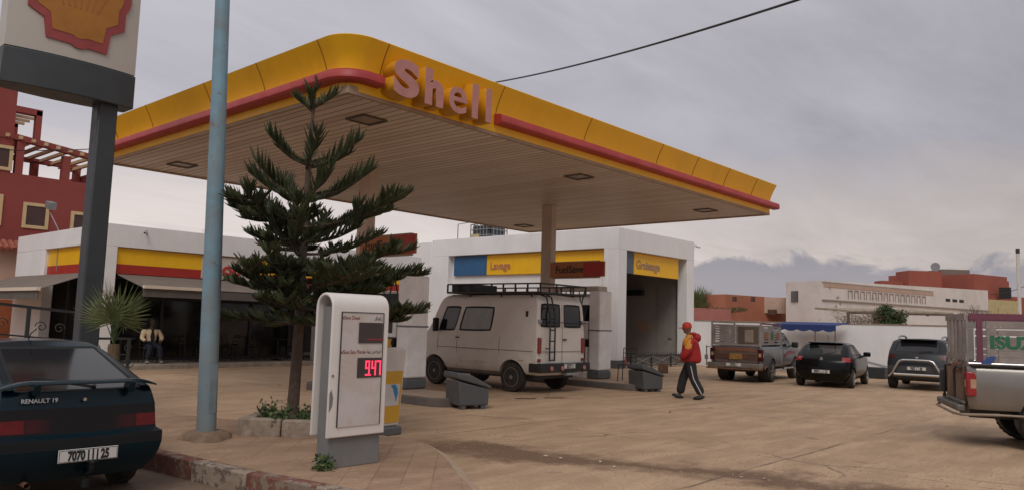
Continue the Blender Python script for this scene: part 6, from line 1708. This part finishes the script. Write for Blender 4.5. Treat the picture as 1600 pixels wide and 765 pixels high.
def extra_a(t):
    g = MB().box(-1.135, -1.09, -.70, .70, .62, 1.14).build('tailgate', m_gate, t, bevel=0.01)
    MB().box(-1.150, -1.137, -.66, .66, 1.00, 1.12).build('orange_panel', m_oran, g, bevel=0.004)
    MB().box(-1.150, -1.137, -.66, .66, .74, .92).build('red_panel', mat('gate_red', (0.10, 0.03, 0.022), 0.7, 0.4, 4, dirt=0.6, dirtc=(0.09, 0.07, 0.055), dscale=5), g, bevel=0.004)
    MB().box(-1.160, -1.151, -.22, .20, .74, .92).build('yellow_sticker', mat('sticker_yellow', (0.30, 0.16, 0.04), 0.6, 0.4, 14), g)
    bm_ = MB(); bm_.box(-1.28, -1.14, -.90, .90, .46, .62); bm_.build('rear_bumper', mat('old_bumper', (0.19, 0.16, 0.13), 0.55, 0.25, metal=0.3), t, bevel=0.02)
    b = MB(); b.tube([(-1.30, -.92, .44), (-1.33, 0, .43), (-1.30, .92, .44)], .022, 8); b.tube([(-1.2, -.95, .46), (-.9, -.93, .55)], .02, 6); b.build('bumper_bar', m_rust, t, smooth=60)
    plate(t, -1.29, .02, .57, '17270 | \u0627', w=.5)
    b = MB(); b.bar((-1.2, .95, .5), (-1.2, .95, 1.15), .03); b.bar((-1.2, .95, 1.1), (-1.1, .82, 1.12), .03); b.bar((-1.22, .95, .7), (-1.22, .95, .85), .1, .05); b.build('gate_strut', m_steel, t)
    sw = MB(); sw.prism([(1.5, .9), (2.2, 1.02), (2.9, .98), (2.9, .90), (2.2, .92), (1.5, .78)], -.885, -.878, 'y'); sw.build('swirl_decal', mat('decal_pink', (0.30, 0.05, 0.08), 0.5), t)
t1 = pickup('grey pickup with caged slotted bed sides and patched orange tailgate by the wall', m_pkgrey, m_lampm, rack_a, extra_a)
place(t1, (24.95, 11.62, 0), R(8))
def rack_b(t):
    z0, z1 = 1.22, 1.98
    # right side rack seen from the camera: purple frame, grey boards with green letters
    for s in (-1, 1):
        b = MB(); y = s*.80
        b.box(-1.05, 1.2, y-.02, y+.02, z1-.09, z1); b.box(-.95, -.87, y-.022, y+.018, z0-.02, z1-.092); b.box(1.08, 1.2, y-.02, y+.02, z0, z1-.092)
        rk = b.build('rack_frame', m_purple, t)
        b = MB(); b.box(-.82, 1.07, y-.015, y+.015, z1-.22, z1-.115); b.box(-.82, -.68, y-.014, y+.016, z0, z1-.222)
        b.box(-.66, 1.07, y-.012, y+.012, z1-.335, z1-.250); b.box(-.66, 1.07, y-.015, y+.015, z1-.56, z1-.36); b.box(-.66, 1.07, y-.013, y+.013, z0+.10, z1-.575); b.box(-.66, 1.07, y-.011, y+.011, z0-.06, z0+.09)
        bd = b.build('rack_boards', m_rackg, rk)
        b = MB()
        if s < 0:
            text('lettering', 'ISUZU', .26, mat('letter_green', (0.02, 0.14, 0.07), 0.6, 0.2, 9), bd, face_m((-.78, y-.017, z1-.53), (1, 0, 0)), .002, .012, sx=1.15, align='LEFT')
            for x in (-.80, -.70, -.63, .1, .3, .6):
                for k in range(4): b.box(x, x+.012, y-.02, y-.0151, z0+.1+k*.15, z0+.112+k*.15)
            b.build('rivets', m_plate, bd)
    b = MB()
    for y0, y1 in ((-.78, -.70), (-.56, -.42), (-.26, -.12), (.10, .24), (.42, .54), (.70, .78)): b.box(-1.09, -1.06, y0, y1, z0-.05, z1-.03)
    b.box(-1.11, -1.092, -.8, .8, z1-.10, z1); b.box(-1.11, -1.092, -.8, .8, z0+.02, z0+.12)
    b.build('rack_gate', mat('rack_wood_grey', (0.27, 0.235, 0.215), 0.85, 0.25, 6), t)
def extra_b(t):
    g = MB().box(-1.13, -1.08, -.68, .70, .60, 1.16).build('tailgate', mat('gate_rusty', (0.16, 0.09, 0.055), 0.8, 0.35, 5, dirt=0.5, dirtc=(0.3, 0.26, 0.22), dscale=4), t, bevel=0.01)
    MB().box(-1.18, -1.131, -.62, -.1, 1.08, 1.2).build('orange_block', m_oran, g, bevel=0.01)
    MB().tube([(-1.16, -.70, 1.12), (-1.22, -.66, 1.16), (-1.24, -.60, 1.08), (-1.24, -.60, .66)], .02, 6).build('gate_hoop', m_black, t, smooth=60); MB().tube([(-1.16, .1, 1.14), (-1.24, .14, 1.14), (-1.26, .14, .62)], .02, 6).build('gate_hoop', m_black, t, smooth=60)
    b = MB(); b.box(-1.26, -1.14, -.84, .90, .46, .56); b.box(-1.18, -1.12, -.80, .86, .562, .62); b.build('rear_bumper', mat('old_bumper2', (0.12, 0.11, 0.10), 0.5, 0.3, metal=0.3), t, bevel=0.02)
    b = MB(); b.tube([(-.70, -.93, .44), (-1.20, -.92, .42), (-1.28, -.7, .42), (-1.28, .76, .42), (-1.20, .88, .46)], .022, 8); b.tube([(-.70, -.93, .44), (1.3, -.92, .44)], .018, 8); b.build('bumper_bar', mat('bar_worn', (0.26, 0.2, 0.15), 0.5, 0.3), t, smooth=60)
    MB().box(-1.22, -1.12, .70, .86, .66, 1.04).build('tail_light', m_dark, t, bevel=0.03)
    for s in (-1, 1): MB().tube([(-1.08, s*.83, 1.20), (1.3, s*.83, 1.20)], .028, 8).build('bed_rail', m_chrome, t, smooth=60); 
    for s in (-1, 1): MB().box(-1.05, 1.3, s*.83-.05, s*.83+.05, 1.162, 1.18).build('rail_cap', m_black, t)
    b = MB(); b.prism([(-.92, 1.20), (-.78, 1.20), (-.70, 1.32), (-.80, 1.32)], -.86, -.83, 'y'); b.build('blue_rag', mat('rag_blue', (0.04, 0.08, 0.25), 0.8), t)
t2 = pickup('silver pickup with tall purple and grey plank rack, cut by the right edge', m_silver, mat('big_lamp_red', (0.30, 0.015, 0.02), 0.25, 0.2, 4, coat=0.4), rack_b, extra_b)
nc_ = at(1512, 600, 12.0)   # near rear corner (right side, xb0) on the ground plan
az_ = R(-68); hx, hy = math.cos(az_), math.sin(az_)
# near corner local (-1.10,-0.85)
lx, ly = -1.10, -0.85
place(t2, (nc_.x-(lx*hx-ly*hy), nc_.y-(lx*hy+ly*hx), 0.0), az_)
for ch in t2.children:
    if not ch.name.startswith('tyre'): ch.location.z += 0.08
    else: ch.scale = (1.08, 1.0, 1.08)
# ================================================================ PEOPLE
def skinned(name, chains, m, parent=None, sub=2, root=0, loc=None):
    """chains: list of lists of (x,y,z,rx,ry); equal first points are welded to earlier joints"""
    vs = []; rad = []; ed = []; key = {}
    for ch in chains:
        prev = None
        for (x, y, z, a, c) in ch:
            k = (round(x, 4), round(y, 4), round(z, 4))
            if k not in key: key[k] = len(vs); vs.append((x, y, z)); rad.append((a, c))
            i = key[k]
            if prev is not None and prev != i: ed.append((prev, i))
            prev = i
    me = bpy.data.meshes.new(name); me.from_pydata(vs, ed, []); o = bpy.data.objects.new(name, me); COL.objects.link(o)
    sk = o.modifiers.new('skin', 'SKIN'); sk.branch_smoothing = 0.6
    for i, r_ in enumerate(rad):
        d = me.skin_vertices[0].data[i]; d.radius = r_; d.use_root = (i == root)
    sb = o.modifiers.new('sub', 'SUBSURF'); sb.levels = sub; sb.render_levels = sub
    m2 = baked(o); bpy.data.objects.remove(o); m2.materials.clear(); m2.materials.append(m); m2.shade_smooth()
    for p in m2.polygons: p.material_index = 0
    ob = bpy.data.objects.new(name, m2); COL.objects.link(ob)
    if parent: ob.parent = parent
    return ob
def merge(objs, name):
    bm = bmesh.new()
    for o in objs:
        me = o.data.copy(); me.transform(o.matrix_local); bm.from_mesh(me)
    me = bpy.data.meshes.new(name); bm.to_mesh(me); bm.free(); me.materials.append(objs[0].data.materials[0]); me.shade_smooth()
    par = objs[0].parent
    for o in objs: bpy.data.objects.remove(o)
    ob = bpy.data.objects.new(name, me); COL.objects.link(ob); ob.parent = par; return ob
m_skin = mat('skin_brown', (0.17, 0.085, 0.05), 0.55, 0.1, 12); m_skind = mat('skin_dark', (0.07, 0.038, 0.025), 0.55, 0.1, 12)
m_jred = mat('jacket_red', (0.36, 0.012, 0.012), 0.7, 0.2, 6, bump=0.9, bscale=9, dirt=0.3, dirtc=(0.2, 0.01, 0.01), dscale=9); m_jyel = mat('jacket_yellow', (0.55, 0.22, 0.02), 0.7, 0.1, 8)
m_pant = mat('black_cloth', (0.018, 0.018, 0.02), 0.85, 0.2, 8, bump=0.3, bscale=14); m_shoe = mat('black_shoe', (0.012, 0.012, 0.012), 0.5, 0.1)
def head(mb, c, f, s=1.0):
    """head with nose, brow, ears, chin; f = facing angle"""
    o = len(mb.v)
    mb.ball((0, 0, 0), 0.098, 12, (1.02, 0.80, 1.22)); mb.ball((0.025, 0, -0.070), 0.062, 8, (1.0, 0.82, 0.95)); mb.ball((0.108, 0, -0.012), 0.016, 6, (1.0, 0.8, 1.5))
    for y in (-1, 1): mb.ball((-0.005, y*0.083, -0.01), 0.026, 6, (0.7, 0.4, 1.3)); mb.ball((0.078, y*0.032, 0.018), 0.017, 6)
    mb.ball((0.090, 0, -0.055), 0.018, 6, (0.7, 1.3, 0.45))
    mb.xf(Matrix.Translation(c) @ Matrix.Rotation(f, 4, 'Z') @ Matrix.Scale(s, 4), o)
def hand_chains(w, d, side, up):
    """palm and five bent fingers; w wrist, d direction, side = thumb side"""
    w = Vector(w); d = Vector(d).normalized(); side = Vector(side).normalized(); n_ = d.cross(side).normalized()
    ch = []; palm = w+d*0.07
    ch.append([tuple(w)+(0.022, 0.028), tuple(w+d*0.035)+(0.020, 0.036), tuple(palm)+(0.016, 0.038)])
    for k, (off, L_) in enumerate(((0.030, .065), (0.010, .075), (-0.010, .070), (-0.030, .055))):
        b0 = palm+side*off*0.6; p1 = palm+side*off+d*L_*0.5+n_*0.006; p2 = palm+side*off*1.05+d*L_*0.9+n_*0.028
        ch.append([tuple(b0)+(.009, .009), tuple(p1)+(.0085, .0085), tuple(p2)+(.0075, .0075)])
    b0 = w+d*0.02+side*0.022; ch.append([tuple(b0)+(.011, .011), tuple(b0+side*0.030+d*0.025)+(.010, .010), tuple(b0+side*0.036+d*0.058+n_*0.01)+(.008, .008)])
    return ch
# --- attendant walking away to the left
t = thing('person', 'person walking in red and yellow hooded jacket, red cap and black striped trousers', 'person', (16.98, 9.33, 0.0), R(119))
LA = [(.02, .20, 1.43), (.06, .29, 1.17), (.25, .27, .97)]; RA = [(.02, -.20, 1.43), (-.08, -.29, 1.17), (-.04, -.30, .92)]
body = [
 [(0, 0, .95, .13, .15), (0, 0, 1.12, .12, .14), (.02, 0, 1.35, .12, .17), (.03, 0, 1.47, .07, .09), (.045, 0, 1.56, .052, .055), (.07, 0, 1.66, .07, .07)],
 [(.02, 0, 1.35, .12, .17), LA[0]+(.055, .055), LA[1]+(.040, .040), LA[2]+(.027, .027)],
 [(.02, 0, 1.35, .12, .17), RA[0]+(.055, .055), RA[1]+(.040, .040), RA[2]+(.027, .027)],
 [(0, 0, .95, .13, .15), (0, .10, .88, .085, .085), (-.07, .11, .50, .055, .055), (-.27, .11, .12, .038, .038), (-.17, .12, .045, .04, .03)],
 [(0, 0, .95, .13, .15), (0, -.10, .88, .085, .085), (.17, -.10, .50, .055, .055), (.25, -.10, .10, .038, .038), (.38, -.10, .05, .04, .03)]]
parts = [skinned('body_figure', body, m_skin, t)]
hb = MB(); head(hb, (.085, 0, 1.69), R(8)); parts.append(hb.build('h', m_skin, t, smooth=60))
for ch in hand_chains(LA[2], (.5, 0, -.85), (.85, -.1, .5), 0): parts.append(skinned('f', [ch], m_skin, t, 1))
for ch in hand_chains(RA[2], (.1, 0, -1), (1, .2, 0), 0): parts.append(skinned('f', [ch], m_skin, t, 1))
merge(parts, 'body_figure')
jk = skinned('jacket', [
 [(0, 0, .84, .245, .27), (-.01, 0, .98, .26, .28), (-.02, 0, 1.20, .255, .285), (.0, 0, 1.38, .225, .28), (.02, 0, 1.485, .14, .16), (.02, 0, 1.555, .095, .105)],
 [(.0, 0, 1.38, .225, .28), (.015, .215, 1.415, .125, .125), (.05, .31, 1.18, .115, .115), (.14, .30, 1.07, .10, .10), (.225, .28, .985, .075, .075)],
 [(.0, 0, 1.38, .225, .28), (.015, -.215, 1.415, .125, .125), (-.08, -.31, 1.18, .115, .115), (-.06, -.31, 1.05, .10, .10), (-.045, -.30, .95, .075, .075)]], m_jred, t)
# yellow yoke over the shoulders: faces of the jacket above the chest line at the front and shoulders
jm = jk.data; jm.materials.append(m_jyel)
for p in jm.polygons:
    c = p.center
    if c.z > 1.24+0.06*math.sin(c.y*9) and (c.x > -0.015 or c.z > 1.50) and (c.z > 1.30 or abs(c.y) > .19): p.material_index = 1
b = MB(); b.ball((-.15, 0, 1.47), .13, 10, (.75, 1.15, .85)); b.ball((-.06, 0, 1.56), .075, 8, (1.2, 1.3, .6)); b.build('hood', m_jred, t, smooth=60)
skinned('trousers', [
 [(0, 0, .98, .13, .16), (0, .09, .86, .145, .145), (-.07, .11, .50, .115, .115), (-.20, .11, .26, .11, .11), (-.265, .11, .12, .11, .11)],
 [(0, 0, .98, .13, .16), (0, -.09, .86, .145, .145), (.17, -.10, .50, .115, .115), (.22, -.10, .26, .11, .11), (.245, -.10, .10, .11, .11)]], m_pant, t)
b = MB(); pts = [(-.005, .222, .80), (-.05, .218, .60), (-.07, .212, .50), (-.135, .208, .38), (-.20, .206, .26), (-.262, .205, .14)]; b.tube(pts, .011, 6); b.build('trouser_stripe', mat('stripe_white', (.6, .6, .6), .7), t)
for (x, y, z, p) in ((-.20, .115, .055, 12), (.30, -.10, .055, -14)):
    b = MB(); b.ball((0, 0, 0), .10, 8, (1.45, .48, .50)); b.xf(Matrix.Translation((x, y, z)) @ Matrix.Rotation(R(p), 4, 'Y')); b.build('shoe', m_shoe, t, smooth=60)
b = MB(); pr = [(.112, -.02), (.115, .03), (.105, .075), (.075, .112), (.03, .13), (.0005, .133)]
b.lathe(pr, (0, 0, 0), 'z', 20); b.prism([(.06, -.085), (.15, -.075), (.195, -.03), (.195, .03), (.15, .075), (.06, .085)], -.012, .008)
b.xf(Matrix.Translation((.085, 0, 1.715)) @ Matrix.Rotation(R(8), 4, 'Z') @ Matrix.Diagonal((1.02, .86, 1, 1)) @ Matrix.Rotation(R(6), 4, 'Y'))
cp = b.build('cap', mat('cap_red', (0.42, 0.03, 0.015), 0.6, 0.1), t, smooth=50)
b = MB()
for y in (-.03, .03): b.tube([(.19, y*.86, 1.755), (.12, y*.8, 1.84), (.0, y*.75, 1.825)], .008, 5)
b.build('cap_stripe', mat('cap_pale', (.55, .35, .2), .6), cp)
# --- seated cafe guest
t = thing('person', 'person in cream jacket sitting at a cafe table in the shade under the awning', 'person', (10.52, 24.25, 0.15), R(-95))
b_ = [
 [(0, 0, .52, .13, .15), (-.03, 0, .72, .12, .14), (-.02, 0, .95, .12, .17), (0, 0, 1.06, .07, .09), (.02, 0, 1.13, .05, .05), (.03, 0, 1.22, .07, .07)],
 [(-.02, 0, .95, .12, .17), (-.01, .2, 1.0, .05, .05), (.06, .30, .75, .04, .04), (.24, .16, .66, .027, .027)],
 [(-.02, 0, .95, .12, .17), (-.01, -.2, 1.0, .05, .05), (.06, -.30, .75, .04, .04), (.24, -.18, .66, .027, .027)],
 [(0, 0, .52, .13, .15), (.05, .1, .50, .08, .08), (.42, .14, .50, .06, .06), (.44, .16, .10, .04, .04), (.54, .17, .04, .04, .03)],
 [(0, 0, .52, .13, .15), (.05, -.1, .50, .08, .08), (.40, -.14, .50, .06, .06), (.36, -.20, .10, .04, .04), (.46, -.22, .04, .04, .03)]]
parts = [skinned('body_figure', b_, m_skind, t)]
hb = MB(); head(hb, (.045, 0, 1.26), R(5)); parts.append(hb.build('h', m_skind, t, smooth=60))
for w_ in ((.24, .16, .66), (.24, -.18, .66)):
    for ch in hand_chains(w_, (.9, 0, -.2), (0, -1 if w_[1] > 0 else 1, .2), 0): parts.append(skinned('f', [ch], m_skind, t, 1))
merge(parts, 'body_figure')
jk = skinned('jacket', [
 [(0, 0, .56, .16, .19), (-.03, 0, .75, .155, .19), (-.02, 0, .95, .15, .20), (-.01, 0, 1.05, .09, .11)],
 [(-.02, 0, .95, .15, .20), (-.01, .205, .99, .08, .08), (.06, .305, .75, .07, .07), (.19, .20, .68, .05, .05)],
 [(-.02, 0, .95, .15, .20), (-.01, -.205, .99, .08, .08), (.06, -.305, .75, .07, .07), (.19, -.22, .68, .05, .05)]], mat('cream_jacket', (0.72, 0.56, 0.38), 0.8, 0.12, 8), t)
jk.data.materials.append(m_pant)
for p in jk.data.polygons:
    if p.center.x > .06 and abs(p.center.y) < .045+.05*(1.0-p.center.z) and p.center.z > .55: p.material_index = 1
skinned('trousers', [[(0, 0, .54, .14, .16), (.06, .1, .52, .10, .10), (.42, .14, .50, .085, .085), (.44, .16, .14, .07, .07)], [(0, 0, .54, .14, .16), (.06, -.1, .52, .10, .10), (.40, -.14, .50, .085, .085), (.37, -.20, .14, .07, .07)]], mat('navy_trousers', (0.012, 0.018, 0.035), 0.85), t)
for (x, y) in ((.50, .17), (.42, -.215)): MB().ball((x, y, .05), .09, 8, (1.4, .5, .5)).build('shoe', mat('pale_shoe', (.22, .2, .19), .6), t, smooth=60)
MB().ball((.03, 0, 1.30), .10, 10, (1.05, .88, .95)).build('hair', m_black, t, smooth=60)

# ================================================================ CHAIRS, TABLES
m_cafe = mat('cafe_black', (0.022, 0.02, 0.02), 0.5, 0.2)
def cafe_chair(loc, rz, label, m=m_cafe, group='dark cafe chairs on the terrace', h=.86):
    t = thing('cafe_chair', label, 'chair', loc, rz, group)
    MB().box(-.21, .21, -.21, .21, .44, .47).build('seat', m, t, bevel=.015)
    for (x, y) in ((.19, .19), (.19, -.19), (-.19, .19), (-.19, -.19)): MB().tube([(x*1.08, y*1.08, 0), (x, y, .44)], .014, 6).build('leg', m, t)
    b = MB(); b.tube([(-.19, .19, .44), (-.27, .19, h)], .014, 6); b.tube([(-.19, -.19, .44), (-.27, -.19, h)], .014, 6)
    for q in (.55, .66, .77, h-.01): x = -.19-.08*(q-.44)/(h-.44); b.tube([(x, .19, q), (x-.02, 0, q), (x, -.19, q)], .012, 6)
    b.build('backrest', m, t); return t
def cafe_table(loc, label):
    t = thing('cafe_table', label, 'table', loc, 0, 'dark cafe tables on the terrace')
    MB().lathe([(.38, .72), (.40, .735), (.38, .75), (.0005, .75)], (0, 0, 0), 'z', 24).build('tabletop', mat('table_top_dark', (.06, .05, .045), .4), t, smooth=40)
    MB().tube([(0, 0, 0), (0, 0, .72)], .03, 8).build('column', m_cafe, t); MB().lathe([(.22, 0), (.20, .02), (.03, .04)], (0, 0, 0), 'z', 20).build('base', m_cafe, t); return t
cafe_chair((10.5, 24.35, .15), R(-95), 'dark chair under the seated person in the cream jacket')
cafe_table((9.70, 24.45, .15), 'round cafe table beside the seated person'); cafe_chair((9.65, 25.15, .15), R(-90), 'empty cafe chair left of the seated person')
cafe_table((12.55, 24.6, .15), 'round cafe table between the seated person and the blue pole'); cafe_chair((11.95, 24.75, .15), R(0), 'empty cafe chair facing right, just right of the seated person')
cafe_chair((13.35, 24.7, .15), R(180), 'empty cafe chair facing left, behind the blue pole')
cafe_table((15.1, 24.55, .15), 'round cafe table behind the conifer trunk'); cafe_chair((14.4, 24.7, .15), R(0), 'empty cafe chair facing right, left of the conifer trunk'); cafe_chair((15.95, 24.7, .15), R(180), 'empty cafe chair facing left, right of the conifer trunk')
cafe_chair((18.52, 12.15, .172), R(195), 'thin dark metal chair standing on the island beside the sloped bin', m_dark, None, .92)
t = thing('drink_bottle', 'small reddish bottle standing on the metal chair seat', 'bottle', (18.50, 12.2, .642)); MB().lathe([(.03, 0), (.034, .02), (.034, .12), (.014, .17), (.014, .2), (.0005, .2)], (0, 0, 0), 'z', 12).build('glass_body', mat('bottle_red', (.30, .08, .06), .3), t, smooth=40); MB().lathe([(.016, .2), (.016, .22), (.0005, .22)], (0, 0, 0), 'z', 10).build('cap', m_plate, t)
o = MB().lathe([(.19, 0), (.2, .04), (.19, .36), (.17, .38), (.0005, .38)], (0, 0, 0), 'z', 9).build('wood_block', mat('wood_block', (.24, .16, .11), .9, .3, 6, bump=.4), loc=(25.6, 15.2, 0)); tag(o, 'squat tan block standing in front of the greasing bay', 'block')
# motorcycle half hidden behind the caged pickup
t = thing('motorcycle', 'dark motorcycle standing by the wall left of the caged pickup', 'motorcycle', (26.6, 13.15, 0), R(20))
for x in (-.62, .65):
    ty = MB().lathe([(.20, -.04), (.27, -.05), (.31, -.03), (.31, .03), (.27, .05), (.20, .04)], (x, 0, .31), 'y', 24).build('tyre', m_tyre, t, smooth=40); b = MB()
    for k in range(6): a = PI*k/3; b.bar((x, 0, .31), (x+math.cos(a)*.21, 0, .31+math.sin(a)*.21), .015)
    b.build('spokes', m_steel, ty)
b = MB(); b.tube([(.65, .08, .31), (.48, .07, .85)], .025, 8); b.tube([(.65, -.08, .31), (.48, -.07, .85)], .025, 8); b.build('fork', m_steel, t)
MB().tube([(.38, .36, 1.02), (.50, .2, .98), (.50, -.2, .98), (.38, -.36, 1.02)], .014, 8).build('handlebar', m_black, t)
MB().ball((.20, 0, .80), .2, 8, (1.2, .6, .6)).build('fuel_tank', mat('bike_red', (.18, .02, .02), .3), t, smooth=60)
MB().prism([(-.65, .78), (.02, .74), (.05, .82), (-.7, .88)], -.12, .12, 'y').build('seat', m_black, t, bevel=.03)
MB().prism([(-.3, .25), (.3, .25), (.35, .65), (-.2, .68)], -.12, .12, 'y').build('engine', m_dark, t, bevel=.03)
MB().tube([(.55, 0, .88), (.62, 0, .88)], .09, 12).build('headlight', m_chrome, t); MB().tube([(-.2, .1, .3), (-.85, .14, .34)], .035, 8).build('exhaust', m_chrome, t)
# steel stand between the black hatchback and the grey SUV
t = thing('pipe_stand', 'dark trough with pale pipe rails against the wall between the hatchback and the SUV', 'stand', (31.6, 10.0, 0), R(90))
MB().box(-.9, .9, -.25, .25, 0, .42).build('trough', m_dark, t, bevel=.02)
b = MB(); b.tube([(-.9, -.2, .45), (.9, -.2, .85)], .025, 8); b.tube([(-.9, .2, .45), (.9, .2, .85)], .025, 8); b.build('rails', m_steel, t)
# litter and gravel on the damp earth
r = random.Random(2); m_paper = mat('scrap_paper', (.62, .58, .54), .8, .1)
spots = ((853, 712, 'crumpled white scrap nearest the pavement curve on the damp earth'), (876, 716, 'flat pale scrap right of the crumpled one on the damp earth'), (938, 721, 'thin white strip lying mid-way along the damp earth'), (960, 729, 'pale curled scrap below the thin strip'), (1158, 745, 'larger flat pale scrap at the right of the damp earth'), (1194, 747, 'small torn scrap furthest right on the damp earth'))
for (x, y, lb) in spots:
    p = at_z(x, y, 0.004); s_ = r.uniform(.016, .028); b = MB(); K = 5; vs = []
    for i in range(K+1):
        for j in range(3): vs.append((s_*(i/K-.5)*2.2, s_*(j-1)*.6+r.uniform(-.006, .006), .004+r.uniform(0, .012)))
    fs = [(i*3+j, (i+1)*3+j, (i+1)*3+j+1, i*3+j+1) for i in range(K) for j in range(2)]
    b.add(vs, fs); o = b.build('paper_scrap', m_paper, loc=tuple(p)); o.rotation_euler = (0, 0, r.uniform(0, 6)); tag(o, lb, 'litter', 'scraps of litter on the damp earth')
    sm = o.modifiers.new('t', 'SOLIDIFY'); sm.thickness = .002
b = MB()
for i in range(900):
    u = r.random(); x = 640+u*960; y = 690+u*62+r.gauss(0, 14)+(10 if u > .3 else 0)
    if r.random() < .3: y += r.uniform(-25, 30)
    p = at_z(x, y, 0); 
    if p.x < 7.3 and p.y > 5: continue
    s_ = r.uniform(.004, .014)*(1.8 if r.random() < .06 else 1); v = [(p.x+r.uniform(-1, 1)*s_, p.y+r.uniform(-1, 1)*s_, z) for z in (0, 0, 0)]
    a = r.random()*6; b.add([(p.x+math.cos(a)*s_, p.y+math.sin(a)*s_, 0), (p.x+math.cos(a+2.1)*s_, p.y+math.sin(a+2.1)*s_, 0), (p.x+math.cos(a+4.2)*s_, p.y+math.sin(a+4.2)*s_, 0), (p.x, p.y, s_*.9)], [(0, 1, 3), (1, 2, 3), (2, 0, 3)])
tag(b.build('gravel', mat('gravel', (.30, .22, .16), .9, .4, 20)), 'loose gravel and crumbs strewn over the damp earth', 'gravel', kind='stuff')

# two iron drain plates in the slab behind the van
for (x, y, lb) in ((821, 622, 'rusty drain plate set in the slab, left one behind the van'), (866, 621, 'rusty drain plate set in the slab, right one behind the van')):
    p = at_z(x, y, 0); t = thing('drain_plate', lb, 'drain plate', (p.x, p.y, 0), R(-30), 'drain plates in the forecourt')
    MB().box(-.24, .24, -.07, .07, 0.0, .006).build('frame', m_dark, t)
    for k in range(7): MB().box(-.21+k*.062, -.18+k*.062, -.055, .055, .0065, .010).build('bar', m_rust, t)
